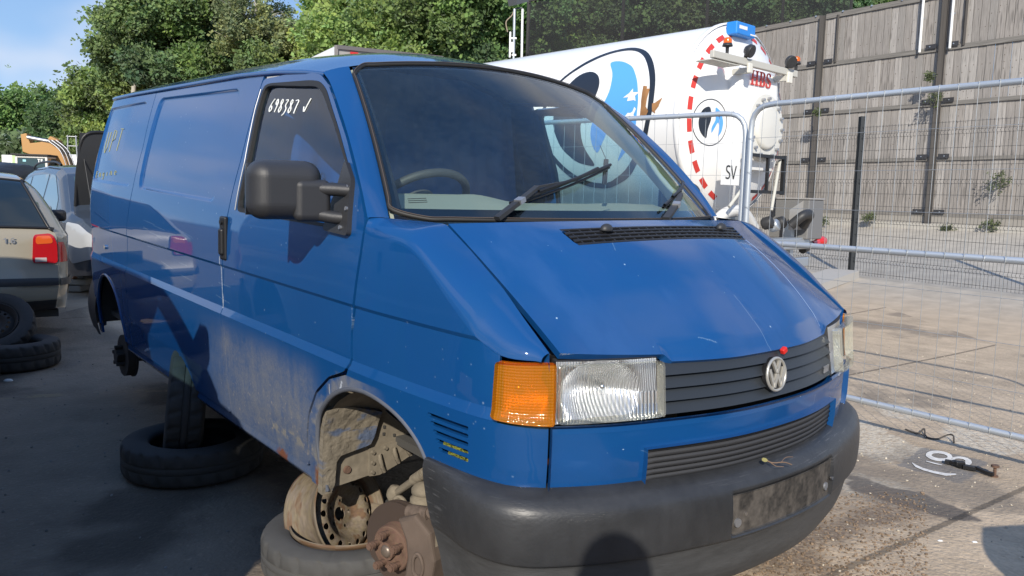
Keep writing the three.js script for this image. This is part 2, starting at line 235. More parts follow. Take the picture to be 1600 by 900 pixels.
M.dusty = new THREE.MeshStandardMaterial({ map: T.dusty, roughness: 0.95, side: THREE.DoubleSide, bumpMap: T.caked, bumpScale: 0.0022 });
M.dust = new THREE.MeshStandardMaterial({ map: mottle(0.185, 0.158, 0.118, 0.35), roughness: 0.95, side: THREE.DoubleSide, bumpMap: T.grain, bumpScale: 0.003 });
M.rusty = new THREE.MeshStandardMaterial({ map: tex(256, 256, (i, j) => { const n = grainN(i, j), m = fineN(i, j), v = 0.6 + 0.8 * n + 0.2 * (m - 0.5); return [0.135 * v, 0.080 * v * (0.85 + 0.3 * m), 0.056 * v]; }), roughness: 0.85, metalness: 0.1, side: THREE.DoubleSide, bumpMap: T.grain, bumpScale: 0.0015 });

const flankUV = (x, y) => [(x + 4) / 5, y / 2];
const topUV = (p) => [(p.x + 1) / 2, (p.z + 1) / 2];
// profile of the side (half width against height) and plan curve of the nose
const profLow = table([[0.2, 0.876], [0.27, 0.885], [0.45, 0.908], [0.745, 0.923], [0.775, 0.911], [0.948, 0.912], [0.960, 0.9185]]);
const profUp = spline([[0.96, 0.9185], [1.07, 0.916], [1.18, 0.907], [1.29, 0.888], [1.4, 0.863], [1.5, 0.836], [1.6, 0.807], [1.7, 0.774], [1.78, 0.746], [1.84, 0.725]]);
const prof = y => y <= 0.96 ? profLow(y) : profUp(y);
const CUTS = [0.745, 0.775, 0.948, 0.960];
function quadIn(P, x, y, r) { let d = 1e9; for (let i = 0; i < 4; i++) { const a = P[i], b = P[(i + 1) % 4]; const L = Math.hypot(b[0] - a[0], b[1] - a[1]); d = Math.min(d, ((b[0] - a[0]) * (y - a[1]) - (b[1] - a[1]) * (x - a[0])) / L); } return d; }
const REC = [[[-3.62, 1.235], [-2.665, 1.232], [-2.75, 1.725], [-3.66, 1.715]], [[-2.50, 1.228], [-1.32, 1.215], [-1.345, 1.722], [-2.53, 1.732]]];
function sideZ(x, y) {
  let z = prof(y);
  if (x > -0.1) z -= 0.055 * ((x + 0.1) / 0.72) ** 2;
  if (x < -3) z -= 0.035 * ((x + 3) / 0.85) ** 2;
  if (x < -3.6) z -= 0.16 * (1 - Math.sqrt(Math.max(0, 1 - ((-3.6 - x) / 0.26) ** 2)));
  return z;
}
const sideP = (x, y) => V(x, y, sideZ(x, y));
// plan curve: arc table s -> point and outward normal
const plan = (() => {
  const P = [[0.905, 0], [0.892, 0.22], [0.838, 0.464], [0.79, 0.62], [0.727, 0.75], [0.692, 0.805], [0.655, 0.838], [0.6, 0.862], [0.533, 0.877], [0.357, 0.896], [0.1, 0.9135], [-0.1, 0.918], [-0.4, 0.918], [-1.3, 0.918]];
  const pts = [[0.892, -0.22], ...P].map(p => V(p[0], 0, p[1])); const c = new THREE.CatmullRomCurve3(pts, false, 'centripetal');
  const L = []; const N = 900; let s = 0, prev = null, started = false;
  for (let i = 0; i <= N; i++) { const p = c.getPoint(i / N); if (p.z < 0 && !started) { prev = p; continue; } if (!started) { started = true; s = p.z; } else s += p.distanceTo(prev); L.push([s, p.x, p.z]); prev = p; }
  const f = s => { const a = Math.abs(s), sg = s < 0 ? -1 : 1; let lo = 0, hi = L.length - 1; if (a <= L[0][0]) return { x: 0.905, z: a * sg, nx: 1, nz: 0 }; while (hi - lo > 1) { const m = (lo + hi) >> 1; if (L[m][0] <= a) lo = m; else hi = m; } const A = L[lo], B = L[hi], t = clamp((a - A[0]) / (B[0] - A[0])); const i0 = Math.max(0, lo - 4), i1 = Math.min(L.length - 1, hi + 4), dx = L[i1][1] - L[i0][1], dz = L[i1][2] - L[i0][2], l = Math.hypot(dx, dz); return { x: lerp(A[1], B[1], t), z: sg * lerp(A[2], B[2], t), nx: dz / l, nz: -dx / l * sg }; };
  f.ofX = x => { for (let i = 1; i < L.length; i++) if (L[i][1] <= x) return lerp(L[i - 1][0], L[i][0], (L[i - 1][1] - x) / (L[i - 1][1] - L[i][1])); return L[L.length - 1][0]; };
  f.ofZ = z => { for (let i = 1; i < L.length; i++) if (L[i][2] >= z) return lerp(L[i - 1][0], L[i][0], (z - L[i - 1][2]) / (L[i][2] - L[i - 1][2])); return 1; };
  return f;
})();
const frontProf = table([[0.3, 0.0], [0.56, 0.010], [0.62, 0.016], [0.72, 0.012], [0.748, 0.006], [0.752, 0.0], [0.90, -0.022], [0.94, -0.03]]);
function belt(s, y, out = 0) { const q = plan(s), o = q.nz * q.nz * (prof(y) - 0.918) + q.nx * q.nx * frontProf(y) + out; return V(q.x + q.nx * o, y, q.z + q.nz * o); }
const sX = x => plan.ofX(x);
// windscreen and bonnet surfaces
function screenP(u, v, o = 0) {
  const a = V(0.014 + 0.27 * (1 - Math.pow(Math.abs(u), 2.2)), 1.239 + 0.006 * (1 - u * u), 0.822 * u), b = V(-0.562 + 0.07 * (1 - u * u), 1.766 + 0.057 * (1 - u * u), 0.66 * u);
  const p = a.lerp(b, v), k = 0.02 * 4 * v * (1 - v) + o; p.x += 0.68 * k; p.y += 0.73 * k; return p;
}
const bxf = spline([[0, 0.885], [0.2, 0.874], [0.40, 0.829], [0.6, 0.770], [0.75, 0.712]]), byf = spline([[0, 0.912], [0.2, 0.912], [0.43, 0.916], [0.6, 0.924], [0.75, 0.934]]), bbul = a => lerp(0.055, 0.004, a * a * (0.7 + 0.3 * a));
function bonnetP(t, z, o = 0) {
  const az = Math.abs(z), a = az / 0.75, xr = 0.36 - 0.134 * a * a, yr = 1.252 - 0.016 * a * a, lip = smooth(0.93, 1, t) * (1 - smooth(0.402, 0.432, az));
  const p = V(lerp(xr, bxf(az), t) + 0.006 * lip, lerp(yr, byf(az), t) + bbul(a) * 4 * t * (1 - t) - 0.020 * lip, z); p.x += 0.5 * o; p.y += 0.86 * o; return p;
}
const roofC = spline([[-3.84, 1.885], [-3.5, 1.918], [-2.5, 1.934], [-1.4, 1.932], [-0.9, 1.905], [-0.65, 1.862], [-0.48, 1.826]]);
const roofEdge = table([[-3.84, 1.787], [-1.4, 1.787], [-1.0, 1.775], [-0.75, 1.758], [-0.56, 1.738]]);
const roofW = x => x > -3 ? 1 : (sideZ(x, 1.775) + 0.004) / 0.752;
const roofP = (x, z) => { const a = Math.min(1, Math.abs(z) / 0.752), c = roofC(x); return V(x, c - (c - roofEdge(x)) * Math.pow(a, 2.3), z * roofW(x)); };
const thin = (P, map, r, seg) => { const pts = []; for (let i = 0; i + 1 < P.length; i++) { const n = Math.max(1, Math.ceil(Math.hypot(P[i + 1][0] - P[i][0], P[i + 1][1] - P[i][1]) / 0.03)); for (let k = 0; k < n; k++) pts.push(map(lerp(P[i][0], P[i + 1][0], k / n), lerp(P[i][1], P[i + 1][1], k / n))); } pts.push(map(...P[P.length - 1])); return new THREE.TubeGeometry(new THREE.CatmullRomCurve3(pts, false, 'centripetal'), pts.length * 3, r, seg ?? 5, false); };

const GAP = [[0, 1.24], [-0.077, 1.336], [-0.235, 1.491], [-0.40, 1.625], [-0.50, 1.695], [-0.58, 1.735], [-0.70, 1.753], [-0.9, 1.757], [-1.13, 1.752]];
function buildVan() {
  const van = new THREE.Group();
  const both = (name, geo, mat, parent, parentL) => { part(name, geo, mat, parent); part(name, mirrorZ(geo), mat, parentL || parent); };
  // ---- roof with its rolled edge and gutters
  const roofFront = z => { const a = Math.abs(z); return a < 0.66 ? -0.492 - 0.075 * (a / 0.66) ** 2 : -0.567 - (a - 0.66) * 0.15; };
  const roof = grid(44, 30, (u, v) => { const z = lerp(-0.752, 0.752, u); return roofP(lerp(roofFront(z), -3.82, Math.pow(v, 1.4)), z); }, (u, v, p) => [(p.x + 4) / 5, 0.95 + p.z * 0.02], false);
  const edge = s => grid(60, 3, (u, v) => { const x = lerp(-0.575, -3.82, u), y = roofEdge(x); const k = [[0, 0], [0.008, -0.006], [0.009, -0.018], [-0.004, -0.024]][Math.round(v * 3)]; return V(x, y + k[1], s * (0.752 * roofW(x) + k[0])); });
  part('roof', [roof, edge(1), edge(-1)], M.paint, van);
  // ---- front door with window, mirror, handle
  const door = roundPoly([[-1.168, 0.30], [-0.412, 0.30], [-0.406, 0.40], [-0.372, 0.518], [-0.306, 0.614], [-0.202, 0.69], [-0.088, 0.732], [-0.066, 0.76], [-0.068, 0.864], [-0.044, 0.973], [-0.017, 1.12], [-0.010, 1.19], [-0.012, 1.235], [-0.087, 1.334], [-0.245, 1.487], [-0.408, 1.619], [-0.505, 1.688], [-0.588, 1.727], [-0.70, 1.745], [-0.9, 1.749], [-1.125, 1.744], [-1.112, 1.40], [-1.140, 1.19], [-1.178, 0.997], [-1.196, 0.80], [-1.196, 0.55]], 0.02, 2);
  const win = roundPoly([[-1.052, 1.195], [-0.084, 1.190], [-0.122, 1.345], [-0.321, 1.524], [-0.50, 1.668], [-0.575, 1.702], [-0.66, 1.711], [-1.04, 1.722], [-1.095, 1.715], [-1.092, 1.62], [-1.052, 1.40]], 0.035, 3);
  const doorGeo = panel(door, [win], sideP, { h: 0.05, uvf: flankUV, cuts: CUTS, thick: 0.03 });
  const dR = part('front_door', doorGeo, M.flank, van), dL = part('front_door', mirrorZ(doorGeo), M.flank, van);
  const winIn = inset(win, 0.022);
  const pane = panel(winIn, [], (x, y) => { const p = sideP(x, y); p.z -= 0.012; return p; }, { h: 0.09, thick: 0, uvf: flankUV });
  const gR = part('window_pane', pane, M.tint, dR); part('window_pane', mirrorZ(pane), M.tint, dL);
  const rubber = panel(win, [winIn], (x, y) => { const p = sideP(x, y); p.z += 0.002; return p; }, { h: 0.05, thick: 0.02 });
  part('window_seal', rubber, M.seal, dR); part('window_seal', mirrorZ(rubber), M.seal, dL);
  part('bright_strip', thin([[-1.060, 1.20], [-1.058, 1.40], [-1.098, 1.62], [-1.103, 1.70]], (x, y) => V(x - 0.004, y, sideZ(x, y) + 0.004), 0.0032), M.steel, dR);
  // chalk writing on the driver's pane
  const G = { '6': [[[0.8, 1], [0.3, 0.6], [0.1, 0.2], [0.4, 0], [0.7, 0.2], [0.5, 0.45], [0.15, 0.3]]], '9': [[[0.7, 0.75], [0.4, 1], [0.2, 0.7], [0.5, 0.55], [0.75, 0.8], [0.6, 0.3], [0.45, 0]]], '8': [[[0.7, 0.85], [0.4, 1], [0.2, 0.8], [0.7, 0.25], [0.4, 0], [0.15, 0.2], [0.6, 0.7], [0.7, 0.85]]], '3': [[[0.15, 0.95], [0.7, 0.95], [0.35, 0.55], [0.7, 0.3], [0.5, -0.05], [0.1, -0.2]]], '7': [[[0.1, 0.95], [0.75, 0.95], [0.4, 0]]], 'v': [[[0.0, 0.45], [0.3, 0.05], [1.1, 1.05]]], 'U': [[[0.1, 1], [0.1, 0.25], [0.4, 0], [0.7, 0.25], [0.72, 1]]], 'P': [[[0.15, 0], [0.2, 1], [0.65, 0.95], [0.7, 0.6], [0.2, 0.5]]], 'I': [[[0.4, 0], [0.4, 1]], [[0.1, 1], [0.7, 0.98]]], 'E': [[[0.7, 0.95], [0.15, 0.95], [0.1, 0.0], [0.7, 0.02]], [[0.1, 0.5], [0.55, 0.5]]], 'n': [[[0.1, 0], [0.15, 0.55], [0.4, 0.6], [0.6, 0]]], 'g': [[[0.6, 0.55], [0.2, 0.5], [0.2, 0.1], [0.55, 0.15], [0.6, 0.5], [0.5, -0.4], [0.15, -0.35]]], 'i': [[[0.3, 0], [0.32, 0.55]]], 'e': [[[0.15, 0.3], [0.6, 0.35], [0.4, 0.6], [0.15, 0.35], [0.3, 0], [0.65, 0.1]]] };
  const write = (text, x, y, w, h, map, r, slope = 0) => { const o = []; [...text].forEach((c, i) => { for (const st of G[c] || []) o.push(thin(st.map(p => [x + (i + p[0] * 0.8) * w, y + p[1] * h + slope * i * w]), map, r)); }); return o; };
  part('chalk_writing', [...write('698387', -0.99, 1.602, 0.047, 0.052, (x, y) => V(x, y, sideZ(x, y) - 0.0095), 0.0026, -0.06), ...write('v', -0.665, 1.588, 0.045, 0.05, (x, y) => V(x, y, sideZ(x, y) - 0.0095), 0.0028)], M.chalk, gR);
  // door handle
  const hz = sideZ(-1.165, 1.08);
  const hd = part('door_handle', [box(0.062, 0.185, 0.02, -1.166, 1.075, hz + 0.002, 0.009), box(0.036, 0.115, 0.03, -1.164, 1.06, hz + 0.010, 0.012), orient(new THREE.CylinderGeometry(0.011, 0.011, 0.012, 16), V(-1.166, 1.143, hz + 0.013), V(0, 0, 1))], M.black, dR);
  part('door_handle', mirrorZ(hd.geometry), M.black, dL);
  // mirror: triangular foot with screws, two arms, deep housing
  const foot = panel(roundPoly([[-0.25, 1.182], [-0.078, 1.176], [-0.115, 1.355], [-0.19, 1.42], [-0.20, 1.34]], 0.02), [], (x, y) => { const p = sideP(x, y); p.z += 0.017; return p; }, { h: 0.05, thick: 0.03 });
  const housing = (() => { const g = new RoundedBoxGeometry(0.125, 0.198, 0.245, 6, 0.055); const p = g.attributes.position; for (let i = 0; i < p.count; i++) { const t = clamp((p.getX(i) + 0.0625) / 0.125); p.setY(i, p.getY(i) * (1 - 0.10 * t)); p.setZ(i, p.getZ(i) * (1 - 0.10 * t)); } g.computeVertexNormals(); g.rotateY(-0.12); g.translate(-0.245, 1.312, 1.058); return g; })();
  const arm = (y0, y1) => tube([[-0.13, y0, 0.885], [-0.155, y0 + 0.002, 0.925], [-0.185, lerp(y0, y1, 0.6), 0.975], [-0.21, y1, 1.03]], 0.021, 16, 10);
  const bulge = (() => { const g = new RoundedBoxGeometry(0.05, 0.135, 0.12, 4, 0.024); g.rotateY(-0.12); g.translate(-0.19, 1.282, 0.99); return g; })();
  const mir = join([foot, housing, bulge, arm(1.318, 1.322), arm(1.228, 1.244)]);
  const mR = part('door_mirror', mir, M.plasticHouse, dR), mL = part('door_mirror', mirrorZ(mir), M.plasticHouse, dL);
  const mg = box(0.004, 0.165, 0.20, -0.308, 1.312, 1.062); part('mirror_glass', mg, M.chrome, mR); part('mirror_glass', mirrorZ(mg), M.chrome, mL); mL.position.set(-0.05, -0.02, 0.05);
  for (const [x, y] of [[-0.128, 1.33], [-0.105, 1.262], [-0.125, 1.20]]) part('foot_screw', orient(new THREE.CylinderGeometry(0.007, 0.007, 0.006, 12), V(x, y, sideZ(x, y) + 0.02), V(0, 0.2, 1)), M.steel, mR);
  // ---- flank panels behind the door
  const cargo = [[-1.208, 0.30], [-2.72, 0.30], [-2.72, 0.75], [-2.70, 0.86], [-2.665, 1.024], [-2.60, 1.21], [-2.57, 1.457], [-2.635, 1.762], [-1.135, 1.762], [-1.120, 1.40], [-1.148, 1.19], [-1.186, 0.997], [-1.204, 0.80], [-1.204, 0.55]];
  const recess = Q => {
    const ring = (d, r) => { const c = [Q.reduce((s, p) => s + p[0], 0) / 4, Q.reduce((s, p) => s + p[1], 0) / 4], P = []; roundPoly(Q.map(p => [p[0] - Math.sign(p[0] - c[0]) * d, p[1] - Math.sign(p[1] - c[1]) * d]), r, 6).forEach((p, i, A) => { const q = A[(i + 1) % A.length], L = Math.hypot(q[0] - p[0], q[1] - p[1]), n = L > 0.2 ? 24 : 1; for (let k = 0; k < n; k++) P.push([lerp(p[0], q[0], k / n), lerp(p[1], q[1], k / n)]); }); return P; };
    const loops = [[0, 0], [0.004, 0.0012], [0.011, 0.0085], [0.016, 0.0120], [0.021, 0.0125]].map(([d, z]) => [ring(d, 0.06), z]); const n = loops[0][0].length;
    const step = grid(n, 4, (u, v) => { const [P, z] = loops[Math.round(v * 4)], p = P[Math.round(u * n) % n]; return V(p[0], p[1], sideZ(p[0], p[1]) - z); }, (u, v, p) => flankUV(p.x, p.y), true);
    const base = panel(loops[4][0], [], (x, y) => V(x, y, sideZ(x, y) - 0.0125), { h: 0.06, thick: 0, uvf: flankUV });
    return { hole: loops[0][0], geo: [step, base] };
  };
  const rec = REC.map(recess);
  const cg = join([panel(cargo, [rec[1].hole], sideP, { h: 0.05, uvf: flankUV, cuts: CUTS }), ...rec[1].geo]);
  both('cargo_panel', cg, M.flank, van);
  const arch = []; for (let k = 0; k <= 22; k++) { const a = Math.PI * (1 - k / 22); arch.push([-3.19 - 0.335 * Math.cos(a), 0.31 + 0.36 * Math.sin(a)]); }
  const quarter = [[-2.726, 0.30], [-2.842, 0.30], ...arch.map(p => p), [-3.535, 0.24], [-3.80, 0.24], [-3.845, 0.55], [-3.845, 0.9], [-3.84, 1.2], [-3.825, 1.55], [-3.80, 1.762], [-2.643, 1.762], [-2.578, 1.457], [-2.608, 1.21], [-2.673, 1.024], [-2.708, 0.86], [-2.726, 0.75]];
  const qg = join([panel(quarter, [rec[0].hole], sideP, { h: 0.04, uvf: flankUV, cuts: CUTS }), ...rec[0].geo]);
  const qR = part('rear_quarter_panel', qg, M.flank, van); part('rear_quarter_panel', mirrorZ(qg), M.flank, van);
  const onSide = (x, y) => V(x, y, sideZ(x, y) - 0.011);
  part('crayon_writing', write('UPI', -3.53, 1.42, 0.16, 0.135, onSide, 0.0022, 0.05), M.crayon, qR);
  part('crayon_note', write('Engine', -3.60, 1.262, 0.10, 0.04, onSide, 0.0018, 0.06), M.crayon, qR);
  part('lock_barrel', orient(new THREE.CylinderGeometry(0.014, 0.014, 0.014, 16), V(-3.19, 0.845, sideZ(-3.19, 0.845) + 0.004), V(0, 0, 1)), M.chrome, qR);
  const lip = tube(arch.map(([x, y]) => V(x, y, sideZ(x, Math.max(y, 0.3)) - 0.002)), 0.010, 60, 6); both('arch_lip', lip, M.flank, van);
  const glint = tube([[-2.36, 1.237, 0.905], [-1.95, 1.226, 0.907], [-1.72, 1.221, 0.906]].map(p => V(p[0], p[1], sideZ(p[0], p[1]) - 0.004)), 0.004, 12, 5); part('recess_bead', glint, M.paint, van);
  // ---- sill
  const sill = grid(60, 4, (u, v) => { const x = lerp(-0.395, -2.86, u), k = [[0.318, 0.884], [0.292, 0.876], [0.268, 0.884], [0.245, 0.874], [0.236, 0.80]][Math.round(v * 4)]; return V(x, k[0], k[1]); }, (u, v, p) => flankUV(p.x, p.y));
  both('sill', sill, M.flank, van);
  // ---- front wing: flank, arch, corner below the lamp, and the shoulder up to the bonnet
  const lipF = [[-0.285, 0.245], [-0.302, 0.30], [-0.316, 0.353], [-0.318, 0.425], [-0.290, 0.528], [-0.232, 0.592], [-0.156, 0.643], [-0.064, 0.678], [0.038, 0.691], [0.147, 0.680], [0.245, 0.649], [0.321, 0.599], [0.357, 0.555]];
  const shoulder = spline([[0, 1.18], [0.13, 1.178], [0.22, 1.168], [0.30, 1.138], [0.393, 1.072], [0.50, 0.992], [0.575, 0.940], [0.63, 0.918], [0.715, 0.913]]);
  const wingO = [[0.002, 1.18], [-0.003, 1.12], [-0.030, 0.973], [-0.054, 0.864], [-0.054, 0.76], [-0.074, 0.724], [-0.194, 0.682], [-0.296, 0.607], [-0.360, 0.514], [-0.394, 0.40], [-0.400, 0.245], ...lipF, [0.447, 0.556], [0.598, 0.552], [0.68, 0.550], [0.722, 0.548], [0.722, 0.738], [0.70, 0.740], [0.628, 0.741], [0.618, 0.82], ...Array.from({ length: 30 }, (_, k) => { const x = lerp(0.622, 0.02, k / 29); return [x, shoulder(x)]; })];
  const slots = [0.703, 0.681, 0.658, 0.635, 0.612].map((y, i) => roundPoly([[0.365 + i * 0.012, y - 0.006], [0.535, y - 0.006], [0.535, y + 0.006], [0.365 + i * 0.012, y + 0.006]], 0.0055, 3));
  const wingMap = (x, y) => belt(sX(x), y);
  const flat = panel(wingO, slots, wingMap, { h: 0.04, uvf: flankUV, cuts: CUTS, thick: 0.012 });
  const top = grid(40, 12, (u, v) => {
    const x = lerp(0.001, 0.712, u), y0 = shoulder(x), p0 = belt(sX(Math.min(x, 0.70)), y0); p0.x = x;
    const yB = x < 0.226 ? 1.24 - 0.004 * (x / 0.226) : table([[0.226, 1.236], [0.358, 1.167], [0.511, 1.078], [0.617, 1.0], [0.712, 0.934]])(x), zB = x < 0.03 ? lerp(0.885, 0.835, x / 0.03) : x < 0.226 ? lerp(0.835, 0.757, (x - 0.03) / 0.196) : 0.757;
    const c = V(x, lerp(y0, yB, 0.82), p0.z - 0.06 * (yB - y0)), b = V(x, yB, zB); return p0.multiplyScalar((1 - v) ** 2).addScaledVector(c, 2 * v * (1 - v)).addScaledVector(b, v * v);
  }, (u, v, p) => flankUV(p.x, Math.min(1.5, p.y)), true);
  const turned = grid(30, 1, (u, v) => { const x = lerp(0.226, 0.712, u), y = table([[0.226, 1.236], [0.358, 1.167], [0.511, 1.078], [0.617, 1.0], [0.712, 0.934]])(x); return V(x, y - v * 0.10, 0.757 - v * 0.006); }, (u, v, p) => flankUV(p.x, 1.3));
  const wR = part('front_wing', join([flat, top, turned]), M.flank, van), wL = part('front_wing', mirrorZ(wR.geometry), M.flank, van);
  const lipTube = tube(lipF.map(([x, y]) => { const p = wingMap(x, y); return p.add(V(0, 0, -0.004)); }), 0.009, 60, 6); part('arch_lip', lipTube, M.lipDust, wR); part('arch_lip', mirrorZ(lipTube), M.lipDust, wL);
  const backing = panel([[0.34, 0.595], [0.55, 0.595], [0.55, 0.72], [0.34, 0.72]], [], (x, y) => belt(sX(x), y, -0.03), { h: 0.06, thick: 0 }); part('vent_backing', backing, M.paint, wR);
  part('vent_moss', [0.632, 0.609].map((y, i) => { const g = panel([[0.43 + i * 0.02, y - 0.004], [0.53, y - 0.004], [0.53, y + 0.004], [0.43 + i * 0.02, y + 0.004]], [], (x, q) => belt(sX(x), q, -0.006 + 0.004 * hash2(x * 400, q * 900, 4)), { h: 0.006, thick: 0.004 }); return g; }), std(0.16, 0.17, 0.02, 1), wR);
  // ---- screen pillar between door gap and windscreen
  const gapC = new THREE.CatmullRomCurve3(GAP.slice(0, 6).map(p => { const q = sideP(p[0], p[1]); q.x += 0.004; return q; }), false, 'centripetal');
  const pillar = grid(6, 30, (u, v) => { const a = gapC.getPoint(v), b = screenP(1, v); b.z += 0.004; const c = a.clone().lerp(b, 0.5); c.z += 0.010; c.x += 0.006; c.y += 0.004; return a.multiplyScalar((1 - u) ** 2).addScaledVector(c, 2 * u * (1 - u)).addScaledVector(b, u * u); }, (u, v, p) => flankUV(p.x, p.y));
  const inner = grid(4, 20, (u, v) => { const b = screenP(0.985, v, -0.015), a = gapC.getPoint(v); a.z -= 0.05; a.x -= 0.16; a.y -= 0.03; return b.lerp(a, u).add(V(0, 0, -0.006)); });
  const cantRail = grid(24, 1, (u, v) => { const x = lerp(-0.575, -1.14, u), y = roofEdge(x) - 0.012; return V(x, lerp(Math.min(y, table([[-1.14, 1.752], [-0.9, 1.757], [-0.70, 1.753], [-0.575, 1.733]])(x) + 0.004), y, v), 0.753); }, (u, v, p) => flankUV(p.x, p.y));
  both('screen_pillar', [pillar, cantRail].length && join([pillar, cantRail]), M.flank, van); both('pillar_trim', inner, M.trim, van);
  // ---- windscreen with seal and dark border
  const scr = grid(40, 20, (u, v) => screenP(lerp(-0.985, 0.985, u), lerp(0.012, 0.985, v)));
  const ws = part('windscreen', scr, M.glass, van);
  part('haze_film', grid(40, 20, (u, v) => screenP(lerp(-0.97, 0.97, u), lerp(0.05, 0.965, v), 0.0015)), M.film, ws);  // thin dust film whose pale tint also carries the sky veil on the glass
  const loop = []; for (let k = 0; k < 30; k++) loop.push(screenP(lerp(-0.94, 0.94, k / 30), 0.0)); for (let k = 0; k <= 20; k++) loop.push(screenP(0.992, lerp(0.05, 0.93, k / 20))); for (let k = 0; k < 30; k++) loop.push(screenP(lerp(0.92, -0.92, k / 30), 1.0)); for (let k = 0; k <= 20; k++) loop.push(screenP(-0.992, lerp(0.93, 0.05, k / 20)));
  part('windscreen_seal', tube(loop, 0.009, 260, 7, true), M.seal, ws);
  const wl = loop.map(p => p.clone().add(V(0.008, 0.008, 0.006 * Math.sign(p.z)))); part('rust_line', tube(wl, 0.0013, 260, 4, true), std(0.10, 0.075, 0.06, 0.8), ws);
  const band = (u0, u1, v0, v1, nu, nv) => grid(nu, nv, (u, v) => screenP(lerp(u0, u1, u), lerp(v0, v1, v), -0.004));
  part('dark_border', [band(-0.985, 0.985, 0.0, 0.055, 30, 2), band(-0.985, 0.985, 0.962, 1.0, 30, 2), band(-0.985, -0.955, 0.055, 0.962, 2, 12), band(0.955, 0.985, 0.055, 0.962, 2, 12)], M.nearBlack, ws);  // near-black strips just inside the glass, along all four edges
  part('maker_print', [0, 1, 2].map(k => thin([[0.93 - 0.0, 0.10 - k * 0.010], [0.865, 0.105 - k * 0.010]], (u, v) => screenP(u, v, 0.001), 0.0011)), M.nearBlack, ws);
  { // black tag hanging on a thread behind the glass
    const a = screenP(-0.40, 0.53, -0.05), b = screenP(-0.355, 0.44, -0.06); part('hanging_thread', bar(a, b, 0.0015, 5), M.black, ws); const tg = box(0.012, 0.105, 0.022, 0, -0.05, 0, 0.004); tg.rotateX(-0.03); tg.translate(b.x, b.y, b.z); part('hanging_tag', tg, M.black, ws);
  }
  // wipers
  for (const [base, mid, b0, b1] of [[[0.655, -0.015], [0.432, 0.135], [0.575, 0.06], [-0.13, 0.292]], [[-0.215, -0.015], [-0.53, 0.115], [-0.30, 0.06], [-0.88, 0.228]]]) {
    const W = new THREE.Group(); W.name = 'wiper'; van.add(W);
    const p = (q, o) => screenP(q[0], q[1], o);
    const tip = [lerp(b0[0], b1[0], 0.55), lerp(b0[1], b1[1], 0.55)];
    const A = p(base, 0.022), B = p([lerp(base[0], mid[0], 0.55), lerp(base[1], mid[1], 0.55)], 0.038), C = p(tip, 0.026);
    part('wiper_arm', [beam(A, B, 0.026, 0.014), beam(B, p(mid, 0.034), 0.020, 0.012), beam(p(mid, 0.034), C, 0.010, 0.008)], M.plastic, W);
    const kn = beam(p([lerp(base[0], mid[0], 0.42), lerp(base[1], mid[1], 0.42)], 0.040), B, 0.028, 0.016); part('wiper_knuckle', kn, M.steel, W);
    const bl = []; for (let k = 0; k <= 10; k++) bl.push(p([lerp(b0[0], b1[0], k / 10), lerp(b0[1], b1[1], k / 10)], 0.009)); const bt = bl.map((q, k) => q.clone().add(V(0.006, 0.010 + 0.006 * Math.sin(k / 10 * Math.PI), 0)));
    part('wiper_blade', [tube(bl, 0.005, 30, 6), tube(bt, 0.006, 30, 6), tube([bt[2], C, bt[8]].map(q => q.clone().add(V(0.004, 0.008, 0))), 0.006, 14, 6)], M.black, W);
  }
  // ---- bonnet with the slatted air intake
  const hole = roundPoly([[0.125, 0.43], [0.285, 0.43], [0.285, -0.46], [0.10, -0.53]].map(p => [p[0], p[1]]), 0.03, 3).map(p => [p[1], p[0]]);
  const bo = []; for (let k = 0; k <= 60; k++) bo.push([lerp(-0.747, 0.747, k / 60), 0]); for (let k = 1; k <= 30; k++) bo.push([0.747 - 0.020 * k / 30, k / 30]); for (const z of [0.72, 0.6, 0.5, 0.45, 0.437, 0.43, 0.423, 0.412, 0.403, 0.396, 0.39]) bo.push([z, 1]); for (let k = 1; k < 40; k++) bo.push([lerp(0.385, -0.385, k / 40), 1]); for (const z of [0.39, 0.396, 0.403, 0.412, 0.423, 0.43, 0.437, 0.45, 0.5, 0.6, 0.72]) bo.push([-z, 1]); for (let k = 30; k >= 1; k--) bo.push([-0.747 + 0.020 * k / 30, k / 30]);
  const bn = panel(bo, [hole], (z, t) => bonnetP(t, z), { h: 0.03, thick: 0.022, uvf: (z, t) => topUV(bonnetP(t, z)), face: V(0.5, 0.8, 0) });
  const bonnet = part('bonnet', bn, M.bonnet, van);
  part('intake_well', panel(inset(hole, -0.01), [], (z, t) => bonnetP(t, z, -0.028), { h: 0.08, thick: 0, face: V(0, 1, 0) }), M.paint, bonnet);
  for (let k = 0; k < 5; k++) { const t = lerp(0.117, 0.277, k / 4), z0 = 0.425, z1 = lerp(-0.52, -0.465, k / 4); part('intake_slat', grid(24, 3, (u, v) => bonnetP(t + [-0.012, -0.004, 0.012, 0.006][Math.round(v * 3)], lerp(z0, z1, u), [-0.012, 0.0015, 0.0, -0.016][Math.round(v * 3)])), M.black, bonnet); }
  part('intake_rib', Array.from({ length: 22 }, (_, k) => { const z = lerp(0.40, -0.45, k / 21); return beam(bonnetP(0.125, z, -0.006), bonnetP(0.27, z, -0.006), 0.004, 0.012); }), M.black, bonnet);
  for (const z of [0.27, -0.36]) { const q = bonnetP(0.16, z, 0.006); const g = new THREE.SphereGeometry(0.022, 14, 8, 0, 7, 0, 1.7); g.scale(0.8, 0.9, 1.1); g.translate(q.x, q.y, q.z); part('washer_jet', g, M.plastic, bonnet); }
  { const pts = []; for (let k = 0; k <= 14; k++) { const t = k / 14; pts.push(bonnetP(lerp(0.29, 0.97, t), lerp(-0.46, -0.40, t * t), 0.0006)); } part('scratch', new THREE.TubeGeometry(new THREE.CatmullRomCurve3(pts), 40, 0.0011, 4), std(0.22, 0.30, 0.46, 0.6), bonnet); }
